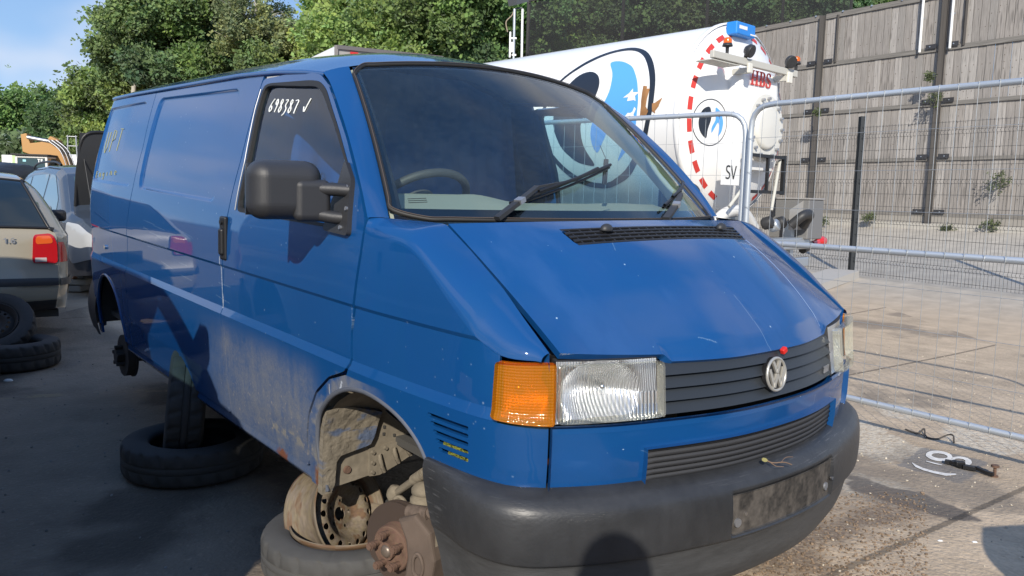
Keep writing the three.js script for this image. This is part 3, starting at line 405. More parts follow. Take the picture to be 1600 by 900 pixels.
  both('inner_wing', grid(20, 4, (u, v) => { const q = bonnetP(u * 0.86, 0.75, 0); return V(q.x, lerp(q.y - 0.03, 0.72, v), 0.738); }), M.paint, van);
  // slam panel under the bonnet edge
  part('slam_panel', grid(40, 2, (u, v) => { const z = lerp(-0.76, 0.76, u), p = bonnetP(1, z); return V(p.x - 0.035 - v * 0.03, lerp(p.y - 0.012, 0.86, v), z); }), M.black, van);
  for (const s of [1, -1]) part('bonnet_gutter', grid(20, 1, (u, v) => { const q = bonnetP(lerp(0, 0.985, u), s * 0.75, -0.075); q.z = s * lerp(0.62, 0.765, v); return q; }), M.paint, van);
  // ---- front panel below the lamps, with the lower grille
  const sEnd = sX(0.7222) - 0.004, gz0 = -0.435, gz1 = 0.50, s = z => Math.sign(z) * plan.ofZ(Math.abs(z));
  const fo = [[-sEnd, 0.548], [s(gz0 - 0.004), 0.548], [s(gz0 - 0.004), 0.672], [s(gz1 + 0.004), 0.668], [s(gz1 + 0.004), 0.548], [sEnd, 0.548], [sEnd, 0.742], [-sEnd, 0.742]];
  const fp = part('front_panel', panel(fo, [], (q, y) => belt(q, y), { h: 0.04, thick: 0.02, cuts: [0.72], uvf: (q, y) => [(q + 1) / 2, y] }), M.bonnet, van);
  part('lower_grille_backing', panel([[s(gz0), 0.56], [s(gz1), 0.56], [s(gz1), 0.67], [s(gz0), 0.67]], [], (q, y) => belt(q, y, -0.06), { h: 0.06, thick: 0 }), M.paint, fp);
  for (let k = 0; k < 6; k++) { const y = 0.578 + k * 0.0168; part('lower_grille_slat', grid(30, 3, (u, v) => belt(lerp(s(gz0), s(gz1), u), y + [-0.0075, -0.006, 0.007, 0.0075][Math.round(v * 3)], [-0.018, 0.004, -0.002, -0.018][Math.round(v * 3)])), M.greyPlastic, fp); }
  // ---- upper grille slats, badge, lettering
  const gz = 0.452;
  part('grille_backing', panel([[s(-gz), 0.752], [s(gz), 0.752], [s(gz), 0.895], [s(-gz), 0.895]], [], (q, y) => belt(q, y, -0.09), { h: 0.08, thick: 0 }), M.greyPlastic, van);
  for (let k = 0; k < 4; k++) { const y = 0.770 + k * 0.0355; part('grille_slat', [creased(grid(44, 4, (u, v) => belt(lerp(s(-gz), s(gz), u), y + [-0.017, -0.0165, 0.012, 0.0145, 0.0145][Math.round(v * 4)], [-0.03, 0.007, -0.008, -0.012, -0.04][Math.round(v * 4)]))), ...[-1, 1].map(q => { const A = belt(q * s(gz + 0.002), y - 0.0165, 0.007), B = belt(q * s(gz - 0.05), y - 0.0165, 0.0075), C = belt(q * s(gz + 0.002), y + 0.010, -0.018); const g = new THREE.BufferGeometry(); g.setAttribute('position', new THREE.Float32BufferAttribute([...A.toArray(), ...B.toArray(), ...C.toArray()], 3)); g.setAttribute('uv', new THREE.Float32BufferAttribute([0, 0, 1, 0, 0, 1], 2)); g.computeVertexNormals(); return g; })], M.slat, van); }
  {
    const bd = new THREE.Group(); bd.name = 'badge'; van.add(bd); bd.position.copy(belt(0, 0.822, 0.008)); bd.rotation.set(0, Math.PI / 2, 0); bd.rotateX(-0.14);
    const R = 0.052, disc = new THREE.CylinderGeometry(R, R, 0.016, 48); disc.rotateX(Math.PI / 2); part('badge_disc', disc, M.black, bd);
    const ringG = new THREE.TorusGeometry(R - 0.003, 0.0048, 10, 56); ringG.translate(0, 0, 0.009);
    const stroke = (P, w) => { const o = []; for (let i = 0; i + 1 < P.length; i++) { const [a, b] = [P[i], P[i + 1]], dx = b[0] - a[0], dy = b[1] - a[1], L = Math.hypot(dx, dy), g = new THREE.BoxGeometry(L, w, 0.008); g.rotateZ(Math.atan2(dy, dx)); g.translate((a[0] + b[0]) / 2, (a[1] + b[1]) / 2, 0.010 + i * 0.0004); o.push(g); } return o; };
    const q = 0.044;
    part('badge_letters', [ringG, ...stroke([[-0.40 * q, 0.90 * q], [0, 0.10 * q], [0.40 * q, 0.90 * q]], 0.0105), ...stroke([[-0.86 * q, 0.42 * q], [-0.40 * q, -0.86 * q], [0, 0.0 * q], [0.40 * q, -0.86 * q], [0.86 * q, 0.42 * q]], 0.0105)], M.badge, bd);
  }
  { const pr = new TextGeometry('TDI', { font: FONT.bold, size: 0.024, depth: 0.004, curveSegments: 3 }); pr.computeBoundingBox(); pr.translate(-0.02, 0, 0); const q = belt(s(-0.375), 0.770, 0.006), n = plan(s(-0.375)); pr.rotateY(Math.atan2(n.nx, n.nz)); pr.translate(q.x, q.y, q.z); part('model_letters', pr, M.steel, van); }
  { const q = belt(s(-0.055), 0.888, 0.012); const g = new RoundedBoxGeometry(0.016, 0.018, 0.022, 2, 0.004); g.rotateX(0.5); g.translate(q.x, q.y, q.z); part('red_latch', g, std(0.6, 0.02, 0.015, 0.45), van); }
  // ---- headlamps and indicators
  for (const sd of [1, -1]) {
    const L = new THREE.Group(); L.name = 'headlight'; van.add(L);
    const a = plan.ofZ(0.462), b = plan.ofZ(sd > 0 ? 0.742 : 0.795), y0 = 0.752, y1 = 0.906;
    const put = (name, g, m) => part(name, sd > 0 ? g : mirrorZ(g), m, L);
    const lensO = roundPoly([[a, y0], [b, y0 - 0.004], [b, y1], [a, y1]], 0.018, 4);
    put('lens', panel(lensO, [], (q, y) => belt(q, y, 0.012), { h: 0.02, thick: 0.02, uvf: (q, y) => [(q - a) / (b - a), (y - y0) / (y1 - y0)] }), M.lens);
    put('lamp_rim', panel(lensO, [inset(lensO, 0.007)], (q, y) => belt(q, y, 0.0145), { h: 0.02, thick: 0.03, uvf: (q, y) => [q * 4, y * 4] }), M.lampRim);
    const c = (a + b) / 2;
    put('reflector', grid(28, 18, (u, v) => { const q = lerp(a - 0.003, b + 0.003, u), y = lerp(y0 - 0.006, y1 + 0.002, v), r2 = ((q - c - 0.02) / 0.12) ** 2 + ((y - 0.825) / 0.085) ** 2; return belt(q, y, -0.085 + 0.082 * Math.min(1.0, r2)); }), M.reflector);
    put('lamp_housing', [grid(1, 1, (u, v) => belt(b + 0.003, lerp(y0 - 0.008, y1 + 0.004, v), lerp(0.008, -0.12, u))), grid(1, 1, (u, v) => belt(a - 0.005, lerp(y0 - 0.008, y1 + 0.004, v), lerp(0.0, -0.12, u))), grid(8, 1, (u, v) => belt(lerp(a - 0.005, b + 0.003, u), y1 + 0.004, lerp(0.0, -0.12, v)))], M.greyPlastic);
    const bp = belt(c, 0.828, -0.06); put('bulb', [orient(new THREE.CapsuleGeometry(0.010, 0.03, 4, 10), bp, V(1, 0, 0.3))], M.chrome);
    const I = new THREE.Group(); I.name = 'indicator'; van.add(I);
    const putI = (name, g, m) => part(name, sd > 0 ? g : mirrorZ(g), m, I);
    const i0 = plan.ofZ(sd > 0 ? 0.747 : 0.800), i1 = plan.ofX(0.617), iO = roundPoly([[i0, y0 - 0.008], [i1, y0 - 0.004], [i1 - 0.004, y1 + 0.002], [i0, y1 + 0.003]], 0.012, 4);
    putI('amber_lens', panel(iO, [], (q, y) => belt(q, y, sd > 0 ? 0.005 : -0.004), { h: 0.02, thick: 0.02, uvf: (q, y) => [q * 16, y * 16] }), M.amber);
    putI('reflector', grid(12, 10, (u, v) => { const q = lerp(i0 + 0.01, i1 - 0.01, u), y = lerp(y0, y1 - 0.005, v); return belt(q, y, -0.055 + 0.035 * Math.min(1.1, ((u - 0.5) * 2) ** 2 + ((v - 0.5) * 2) ** 2)); }), M.reflector);
    const ib = belt((i0 + i1) / 2 + 0.02, 0.835, -0.02); putI('bulb', [orient(new THREE.SphereGeometry(0.011, 14, 10), ib, V(1, 0, 0))], M.chrome);
  }
  // ---- bumper with plate recess and tow eye
  const bprof = [[0.574, -0.022], [0.574, 0.008], [0.568, 0.032], [0.553, 0.060], [0.525, 0.082], [0.47, 0.090], [0.40, 0.090], [0.385, 0.084], [0.375, 0.070], [0.33, 0.060], [0.27, 0.048], [0.225, 0.025], [0.22, -0.03]];
  const bc = new THREE.SplineCurve(bprof.map(p => new THREE.Vector2(p[1], p[0])));
  const bEnd = sX(0.365), plateIn = (z, y) => smooth(0, 0.006, Math.min(z + 0.292, 0.262 - z)) * smooth(0, 0.006, Math.min(y - 0.392, 0.522 - y));
  const bp = (q, v) => { const pt = bc.getPoint(v); let o = pt.x, y = pt.y; const endT = smooth(bEnd - 0.5, bEnd, Math.abs(q)); o = lerp(o, Math.min(o, 0.012), endT * endT * 0.8); const base = plan(q), z = base.z + base.nz * o; if (base.nx > 0.6) o -= 0.012 * plateIn(z, y); const n = base; const pr = prof(Math.max(0.3, y)) - 0.918; const oo = o + n.nz * n.nz * pr; const xs = clamp((0.555 - y) / 0.32) * 0.085 * smooth(bEnd - 0.25, bEnd, Math.abs(q)); return V(n.x + n.nx * oo + xs, y, n.z + n.nz * oo); };
  const bump = grid(360, 40, (u, v) => bp(lerp(-bEnd, bEnd, u), v * 0.60), (u, v) => [u, v * 0.6]);
  const ends = [1, -1].map(k => grid(1, 24, (u, v) => { const p = bp(k * bEnd, v); p.z -= k * u * 0.10; return p; }));
  const bm = part('bumper', [bump, ...ends], M.bumper, van); part('bumper_valance', grid(300, 16, (u, v) => { const p = bp(lerp(-bEnd, bEnd, u), 0.602 + v * 0.398); return p; }, (u, v) => [u * 0.7, v]), M.valance, bm);
  part('plate_panel', panel([[s(-0.285), 0.397], [s(0.256), 0.397], [s(0.256), 0.517], [s(-0.285), 0.517]], [], (q, y) => { const b = plan(q); const o = 0.0805; return V(b.x + b.nx * o, y, b.z + b.nz * o); }, { h: 0.04, thick: 0.004, uvf: (q, y) => [(q + 0.3) / 0.6, (y - 0.39) / 0.13] }), M.plate, bm);
  for (const z of [0.225, -0.235]) { const b = plan(s(z)); part('plate_screw', orient(new THREE.CylinderGeometry(0.013, 0.013, 0.006, 16), V(b.x + b.nx * 0.084, 0.432, b.z + b.nz * 0.084), V(b.nx, 0, b.nz)), M.steel, bm); part('plate_screw', orient(new THREE.CylinderGeometry(0.006, 0.006, 0.008, 12), V(b.x + b.nx * 0.084, 0.452, b.z + b.nz * 0.084 - 0.035), V(b.nx, 0, b.nz)), M.chrome, bm); }
  { const q = bp(s(0.43), 0.9); const tor = new THREE.TorusGeometry(0.042, 0.011, 10, 28); tor.rotateX(Math.PI / 2 - 0.2); tor.translate(q.x + 0.015, 0.247, q.z); part('tow_eye', tor, M.steel, bm); }
  // ---- closed shell inside: floor, bulkhead, headlining, rear wall, left load wall
  part('floor', [box(3.3, 0.03, 1.62, -2.15, 0.37, 0), box(1.2, 0.03, 1.16, -0.1, 0.37, 0)], M.under, van);
  part('bulkhead', grid(60, 2, (u, v) => { const z = lerp(-0.80, 0.80, u); const y = lerp(0.38, Math.min(1.86, roofP(-1.26, z).y - 0.03), v); return V(-1.26 + 0.008 * Math.max(-1, Math.min(1, 3 * Math.sin(z * 26))), y, z * (y > 1.3 ? 1 - (y - 1.3) * 0.26 : 1)); }), M.bulkhead, van);
  part('headlining', grid(20, 12, (u, v) => { const z = lerp(-0.70, 0.70, u), p = roofP(lerp(-0.53 - 0.07 * (z / 0.66) ** 2, -1.25, v), z); p.y -= 0.03; return p; }), M.liningGrey, van);
  const rw = grid(24, 10, (u, v) => { const z = lerp(-0.735, 0.735, u), y = lerp(0.40, 1.78, v); return V(-3.845 + 0.06 * Math.max(0, (y - 1.0)) * 0.6 - 0.01 * (1 - (z / 0.74) ** 2), y, z * (prof(y) - 0.13) / 0.735 * 0.985); });
  part('rear_wall', rw, M.paint, van);
  // rear bumper wrapping the corner, its end torn
  const rb = grid(40, 10, (u, v) => { const a = lerp(-1, 1, u), t = Math.abs(a), sg = Math.sign(a) || 1; const run = t < 0.72 ? [-3.945, t / 0.72 * 0.70] : t < 0.86 ? (() => { const w = (t - 0.72) / 0.14 * Math.PI / 2; return [-3.755 - 0.19 * Math.cos(w), 0.70 + 0.19 * Math.sin(w)]; })() : [lerp(-3.755, -3.56, (t - 0.86) / 0.14), 0.892]; const y = lerp(0.565, 0.24 - 0.035 * (t > 0.9 ? 1 : 0) * hash2(u * 60, v * 9, 3), v); const o = -0.02 + 0.03 * Math.sin(v * Math.PI); return V(run[0] - o * (t < 0.8 ? 1 : 0), y, sg * (run[1] + (t > 0.8 ? o : 0))); });
  part('rear_bumper', rb, M.plastic, van);
  // ---- dashboard, steering wheel, passenger grab handle
  const dash = part('dashboard', [grid(40, 10, (u, v) => { const z = lerp(-0.79, 0.79, u), x0 = screenP(z / 0.822, 0.0).x - 0.012; const x = lerp(x0, -0.28, v); return V(x, 1.222 + 0.055 * v + 0.03 * v * smooth(0.05, 0.3, z) + 0.004 * Math.sin(z * 9), z); }), grid(20, 4, (u, v) => V(-0.28 - 0.04 * Math.sin(v * 3), lerp(1.277 + 0.03 * smooth(0.05, 0.3, lerp(-0.79, 0.79, u)), 0.75, v), lerp(-0.79, 0.79, u)))], M.dash, van);
  { const tor = new THREE.TorusGeometry(0.20, 0.016, 12, 60), hub = new THREE.CylinderGeometry(0.07, 0.07, 0.05, 24); hub.rotateX(Math.PI / 2); const sp = [0.3, 2.84, 4.71].map(a => bar([0, 0, 0], [0.2 * Math.cos(a), 0.2 * Math.sin(a), 0], 0.014)); const g = join([tor, hub, ...sp]); g.rotateY(-Math.PI / 2); g.rotateZ(-0.85); g.translate(-0.44, 1.255, 0.42); part('steering_wheel', g, M.greyPlastic, van); }
  part('grab_handle', tube([[-0.10, 1.33, -0.80], [-0.14, 1.335, -0.775], [-0.26, 1.45, -0.745], [-0.30, 1.51, -0.745], [-0.30, 1.53, -0.765]], 0.012, 24, 8), M.trim, van);
  // ---- wheelhouse and running gear at the right front
  const WH = new THREE.Group(); WH.name = 'wheelhouse'; van.add(WH);
  const linerP = [[-0.305, 0.50], [-0.275, 0.545], [-0.22, 0.592], [-0.14, 0.638], [-0.05, 0.668], [0.05, 0.68], [0.15, 0.668], [0.25, 0.637], [0.33, 0.585], [0.375, 0.50], [0.385, 0.30]];
  part('wheelhouse_liner', grid(50, 12, (u, v) => { const f = u * (linerP.length - 1), i = Math.min(linerP.length - 2, Math.floor(f)), t = f - i; const x = lerp(linerP[i][0], linerP[i + 1][0], t), y = lerp(linerP[i][1], linerP[i + 1][1], t); return V(x, y, lerp(0.872, 0.50, v)); }, (u, v) => [u * 2, v]), M.dust, WH);
  const wall = (P, x, th, m, n) => part(n, panel(P, [], (z, y) => V(x + 0.02 * smooth(0.45, 0.56, y) + 0.004 * (fbm(z * 40, y * 40, 3, 8) - 0.5), y, z), { h: 0.02, thick: th, uvf: (z, y) => [z * 2.2, y * 2.2], face: V(1, 0, 0) }), m, WH);
  wall([[0.900, 0.235], [0.898, 0.398], [0.893, 0.545], [0.83, 0.557], [0.706, 0.520], [0.663, 0.505], [0.688, 0.415], [0.705, 0.387], [0.72, 0.382], [0.826, 0.366], [0.843, 0.345], [0.849, 0.262], [0.862, 0.236]], -0.285, 0.03, M.dusty, 'inner_panel');
  wall([[0.87, 0.236], [0.69, 0.254], [0.652, 0.252], [0.586, 0.274], [0.478, 0.316], [0.480, 0.345], [0.511, 0.362], [0.524, 0.403], [0.569, 0.442], [0.648, 0.510], [0.655, 0.60], [0.87, 0.60]], -0.316, 0.02, M.dust, 'chassis_plate');
  wall([[0.697, 0.254], [0.652, 0.250], [0.586, 0.272], [0.476, 0.314], [0.478, 0.347], [0.50, 0.362], [0.60, 0.366], [0.697, 0.360]], -0.306, 0.012, M.dust, 'chassis_plate');
  for (const [z, y0, y1] of [[0.655, 0.262, 0.335], [0.592, 0.285, 0.348], [0.538, 0.305, 0.352]]) part('chassis_rib', tube([[-0.300, y0, z - 0.018], [-0.292, (y0 + y1) / 2, z], [-0.300, y1, z + 0.004]], 0.0085, 10, 7), M.dust, WH);
  for (const [z, y] of [[0.684, 0.345], [0.684, 0.305], [0.685, 0.268], [0.63, 0.352], [0.555, 0.352]]) part('chassis_bolt', orient(new THREE.CylinderGeometry(0.007, 0.008, 0.010, 10), V(-0.302, y, z), V(1, 0, 0)), M.dust, WH);
  for (const [z, y] of [[0.632, 0.432], [0.634, 0.405], [0.588, 0.392]]) part('plate_slot', box(0.004, 0.011, 0.009, -0.313, y, z), M.dark, WH);
  part('drain_plug', orient(new THREE.CylinderGeometry(0.013, 0.016, 0.010, 14), V(-0.313, 0.296, 0.785), V(1, 0, 0)), M.rusty, WH);
  part('subframe', [box(0.7, 0.20, 0.5, 0.15, 0.30, 0.22, 0.03), box(0.5, 0.4, 0.3, 0.2, 0.55, 0.0, 0.03)], M.dark, van);
  both('axle_cover', grid(10, 8, (u, v) => V(lerp(-0.35, 0.75, u), lerp(0.22, 0.72, v), 0.42)), M.dark, van);
  const HB = new THREE.Group(); HB.name = 'front_hub'; HB.position.set(0.035, 0.142, 0.775); HB.rotation.set(0, 0.28, 0); van.add(HB);
  const zc = (r, h, z, seg = 40) => { const g = new THREE.CylinderGeometry(r, r, h, seg); g.rotateX(Math.PI / 2); g.translate(0, 0, z); return g; };
  part('brake_disc', [zc(0.146, 0.008, 0, 64), zc(0.146, 0.008, -0.022, 64), zc(0.132, 0.016, -0.011)], M.disc, HB);
  part('hub_bell', [lathe([[0, 0.045], [0.072, 0.045], [0.078, 0.040], [0.082, 0.0]], 40).rotateX(Math.PI / 2), zc(0.03, 0.03, 0.05, 24)], M.rusty, HB);
  part('hub_cap', lathe([[0, 0.075], [0.014, 0.074], [0.022, 0.066], [0.026, 0.045]], 24).rotateX(Math.PI / 2), M.greased, HB);
  for (let k = 0; k < 5; k++) { const a = k * 1.2566 + 0.5, g = join([zc(0.011, 0.05, 0.065, 12), zc(0.015, 0.018, 0.075, 6)]); g.translate(0.056 * Math.cos(a), 0.056 * Math.sin(a), 0); part('wheel_stud', g, M.rusty, HB); }
  const cal = new THREE.Shape(); [[0.055, 0.115], [0.11, 0.14], [0.165, 0.10], [0.185, 0.02], [0.17, -0.07], [0.12, -0.13], [0.06, -0.125], [0.085, -0.06], [0.095, 0.0], [0.085, 0.06]].forEach((p, i) => i ? cal.lineTo(...p) : cal.moveTo(...p));
  const calG = new THREE.ExtrudeGeometry(cal, { depth: 0.085, bevelEnabled: true, bevelSize: 0.012, bevelThickness: 0.012, bevelSegments: 3, curveSegments: 4 }); calG.translate(0, 0, -0.04);
  const slotO = new THREE.TorusGeometry(0.03, 0.007, 8, 20); slotO.scale(0.7, 1.3, 1); slotO.translate(0.135, -0.01, 0.06);
  part('brake_caliper', [calG, slotO, bar([0.05, 0.135, 0.01], [0.135, 0.15, 0.01], 0.024, 12), bar([0.135, 0.15, 0.01], [0.16, 0.165, 0.0], 0.02, 12)], M.caliper, HB);
  part('steering_joint', [tube([[0.14, 0.47, 0.56], [0.012, 0.368, 0.65], [-0.055, 0.315, 0.66], [-0.165, 0.232, 0.66]], 0.014, 20, 10), lathe([[0, 0.034], [0.016, 0.034], [0.027, 0.018], [0.031, 0.0], [0.025, -0.016], [0.018, -0.03], [0.030, -0.04], [0.030, -0.10]], 20).translate(-0.185, 0.215, 0.66), bar([-0.06, 0.312, 0.66], [-0.005, 0.355, 0.653], 0.020, 12)], M.dust, WH);
  part('suspension_arm', [lathe([[0, 0.040], [0.02, 0.038], [0.036, 0.028], [0.044, 0.018], [0.044, 0.004], [0.036, -0.002], [0.048, -0.016], [0.048, -0.034], [0.038, -0.040], [0.052, -0.058], [0.050, -0.085], [0.03, -0.10], [0, -0.11]], 28).translate(0.005, 0.285, 0.66), new THREE.TorusGeometry(0.026, 0.009, 10, 24).rotateY(0.3).translate(-0.085, 0.222, 0.70), tube([[-0.05, 0.20, 0.69], [0.0, 0.185, 0.68], [0.06, 0.18, 0.66]], 0.034, 14, 12), bar([0.05, 0.52, 0.58], [0.02, 0.36, 0.60], 0.034, 16), bar([0.02, 0.38, 0.62], [0.05, 0.30, 0.64], 0.026, 14)], M.dust, WH);
  // left front and rear hubs, seen as dark shapes under the sill
  for (const [x, y, z, sg, n] of [[0.075, 0.135, -0.785, -1, 'front_hub'], [-3.34, 0.115, 0.77, 1, 'rear_hub'], [-3.34, 0.115, -0.77, -1, 'rear_hub']]) {
    const g = new THREE.Group(); g.name = n; g.position.set(x, y, z); van.add(g);
    part('brake_drum', [zc(0.135, 0.05, 0), zc(0.145, 0.012, -0.03 * sg), zc(0.045, 0.06, 0.04 * sg, 24)], M.drum, g); for (let k = 0; k < 5; k++) { const a = k * 1.2566 + 0.3, b = zc(0.013, 0.045, 0.05 * sg, 8); b.translate(0.058 * Math.cos(a), 0.058 * Math.sin(a), 0); part('wheel_stud', b, M.drum, g); }
    part('trailing_arm', [tube([[0, 0, -0.04 * sg], [0.25, 0.05, -0.12 * sg], [0.55, 0.16, -0.25 * sg]], 0.045, 14, 10), bar([-0.05, 0.0, -0.05 * sg], [0.05, 0.35, -0.2 * sg], 0.04, 12)], M.drum, g);
  }
  part('rear_axle_beam', [box(0.3, 0.18, 1.2, -3.2, 0.27, 0, 0.03), box(2.4, 0.16, 0.12, -1.9, 0.30, 0.42, 0.02), box(2.4, 0.16, 0.12, -1.9, 0.30, -0.42, 0.02)], M.dark, van);
  both('rear_wheelhouse', grid(24, 4, (u, v) => { const a = Math.PI * (1 - u); return V(-3.19 - 0.36 * Math.cos(a), 0.31 + 0.385 * Math.sin(a), lerp(0.87, 0.45, v)); }), M.dark, van);
  both('rear_wheelhouse_wall', grid(6, 4, (u, v) => V(lerp(-3.6, -2.8, u), lerp(0.24, 0.72, v), 0.45)), M.dark, van);
  return van;
}
M.plasticHouse = new THREE.MeshStandardMaterial({ color: lin(0.030, 0.030, 0.032), roughness: 0.42, side: THREE.DoubleSide, bumpMap: rep(T.fine, 5), bumpScale: 0.0003 });
M.greyPlastic = std(0.042, 0.043, 0.047, 0.6); M.slat = std(0.024, 0.028, 0.033, 0.42); M.film = new THREE.MeshStandardMaterial({ color: lin(0.34, 0.42, 0.42), roughness: 1, side: THREE.DoubleSide, transparent: true, alphaMap: tex(512, 256, (i, j) => { const x = i / 512, y = j / 256, n = fbm(x * 7, y * 5, 5, 611), m = fbm(x * 90, y * 60, 2, 612), a = 0.024 + 0.045 * (n - 0.4) + 0.02 * (m - 0.5); return [a, a, a]; }, { srgb: false }) });
M.badge = std(0.52, 0.50, 0.45, 0.35, 0.6);
M.lampRim = phys(0.80, 0.79, 0.72, 0.12, { transmission: 0.8, thickness: 0 });
M.lipDust = new THREE.MeshStandardMaterial({ map: mottle(0.085, 0.095, 0.12, 0.5), roughness: 0.8 });
T.flute = tex(512, 256, (i, j) => { const u = i / 512, v = j / 256; const block = u > 0.72 ? 0.5 + 0.5 * Math.sin(i * 0.42 + Math.floor(v * 6) * 1.3) : v > 0.45 ? 0.5 + 0.5 * Math.sin(i * 0.62 + (v - 0.5) * 14) : 0.5 + 0.5 * Math.sin(i * 0.31); return [block, block, block]; }, { srgb: false });
M.reflector = new THREE.MeshStandardMaterial({ color: lin(0.92, 0.92, 0.92), roughness: 0.3, metalness: 0.85, side: THREE.DoubleSide, bumpMap: T.flute, bumpScale: 0.004 });
M.lens = phys(0.97, 0.98, 0.98, 0.04, { transmission: 1, thickness: 0, bumpMap: T.flute, bumpScale: 0.006 });
T.cells = tex(128, 128, (i, j) => { const v = 0.5 + 0.25 * (Math.cos(i / 128 * Math.PI * 16) + Math.cos(j / 128 * Math.PI * 16)); return [v, v, v]; }, { srgb: false });
M.amber = phys(1.0, 0.36, 0.012, 0.06, { transmission: 0.72, thickness: 0, bumpMap: T.cells, bumpScale: 0.0012 });
M.orange = std(0.85, 0.25, 0.02, 0.3);
M.disc = std(0.16, 0.12, 0.10, 0.45, 0.7); M.greased = std(0.20, 0.16, 0.13, 0.4, 0.5); M.caliper = new THREE.MeshStandardMaterial({ map: mottle(0.105, 0.078, 0.062, 0.5), roughness: 0.85, bumpMap: T.grain, bumpScale: 0.002 }); M.drum = std(0.03, 0.027, 0.025, 0.85);
M.under = std(0.06, 0.058, 0.054, 0.95); M.bulkhead = std(0.012, 0.085, 0.27, 0.5); M.liningGrey = std(0.16, 0.17, 0.16, 0.9); M.dash = new THREE.MeshStandardMaterial({ color: lin(0.24, 0.265, 0.24), roughness: 0.8, side: THREE.DoubleSide, bumpMap: rep(T.fine, 8), bumpScale: 0.0006 });
const FONT = { bold: await new FontLoader().loadAsync('fonts/droid/droid_sans_bold.typeface.json'), regular: await new FontLoader().loadAsync('fonts/droid/droid_sans_regular.typeface.json'), serif: await new FontLoader().loadAsync('fonts/droid/droid_serif_bold.typeface.json') };
function placeVan(o, pos, yawOnly) { const F = V(0.64077, -0.03159, 0.76708), U = V(0.01554, 0.99948, 0.02818), R = V(-0.76758, -0.00614, 0.64093); if (yawOnly) { F.y = 0; F.normalize(); U.set(0, 1, 0); R.crossVectors(F, U); } o.quaternion.setFromRotationMatrix(new THREE.Matrix4().makeBasis(F, U, R)); o.position.copy(pos); }
const van = buildVan(); van.name = 'panel_van'; scene.add(van); placeVan(van, V(0.212, 0.092, -3.118));
tag(van, 'blue panel van without wheels, standing on stacked tyres in the middle of the yard', 'van');
// ================================================================ ground
const inPoly = (P, x, z) => { let c = false; for (let i = 0, j = P.length - 1; i < P.length; j = i++) { const a = P[i], b = P[j]; if ((a[1] > z) !== (b[1] > z) && x < (b[0] - a[0]) * (z - a[1]) / (b[1] - a[1]) + a[0]) c = !c; } return c; };
const polyDist = (P, x, z) => { let d = 1e9; for (let i = 0; i < P.length; i++) { const a = P[i], b = P[(i + 1) % P.length], dx = b[0] - a[0], dz = b[1] - a[1], t = clamp(((x - a[0]) * dx + (z - a[1]) * dz) / (dx * dx + dz * dz)); d = Math.min(d, Math.hypot(x - a[0] - t * dx, z - a[1] - t * dz)); } return inPoly(P, x, z) ? d : -d; };
const gp = L => L.map(q => { const p = onGround(q[0], q[1]); return [p.x, p.z]; });
const concreteSide = (x, z) => (x - 0.2) * 0.767 - (z + 3.1) * 0.641;
function groundColour(x, z) {                                          // dark worn asphalt to the left, dusty concrete to the right
  const q = concreteSide(x, z), n = fbm(x * 0.9, z * 0.9, 4, 300), s = 0.819 * x - 0.574 * z;
  const k = smooth(-0.25, 0.05, q + (n - 0.5) * 0.5) * smooth(-30, -14, z + 0.35 * Math.abs(x));
  const a = 0.118 + 0.06 * n, as = [a * 1.25, a * 1.0, a * 0.74];
  const c = 0.40 + 0.16 * (n - 0.5), far = smooth(9.5, 13, s);
  const co = [lerp(c * 1.10, 0.42, far), lerp(c * 0.86, 0.385, far), lerp(c * 0.60, 0.33, far)];
  return as.map((v, i) => lerp(v, co[i], k));
}
{
  const ax = []; for (let v = -300; v <= 300;) { ax.push(v); v += Math.abs(v) < 26 ? 0.8 : Math.abs(v) < 60 ? 4 : 30; }
  const N = ax.length, pos = [], col = [], uv = [], idx = [];
  for (let j = 0; j < N; j++) for (let i = 0; i < N; i++) { const x = ax[i], z = ax[j] - 10; pos.push(x, groundY(x, z) - 0.004, z); const c = groundColour(x, z); col.push(c[0] * 1.15, c[1] * 1.15, c[2] * 1.15); uv.push(x / 1.7, z / 1.7); }
  for (let j = 0; j < N - 1; j++) for (let i = 0; i < N - 1; i++) { const a = j * N + i; idx.push(a, a + N, a + 1, a + 1, a + N, a + N + 1); }
  const g = new THREE.BufferGeometry(); g.setAttribute('position', new THREE.Float32BufferAttribute(pos, 3)); g.setAttribute('color', new THREE.Float32BufferAttribute(col, 3)); g.setAttribute('uv', new THREE.Float32BufferAttribute(uv, 2)); g.setIndex(idx); g.computeVertexNormals();
  const m = new THREE.MeshStandardMaterial({ vertexColors: true, map: mottle(0.86, 0.86, 0.86, 0.22), roughness: 0.92, bumpMap: T.grain, bumpScale: 0.01 });
  part('ground', g, m).userData.kind = 'structure';
}
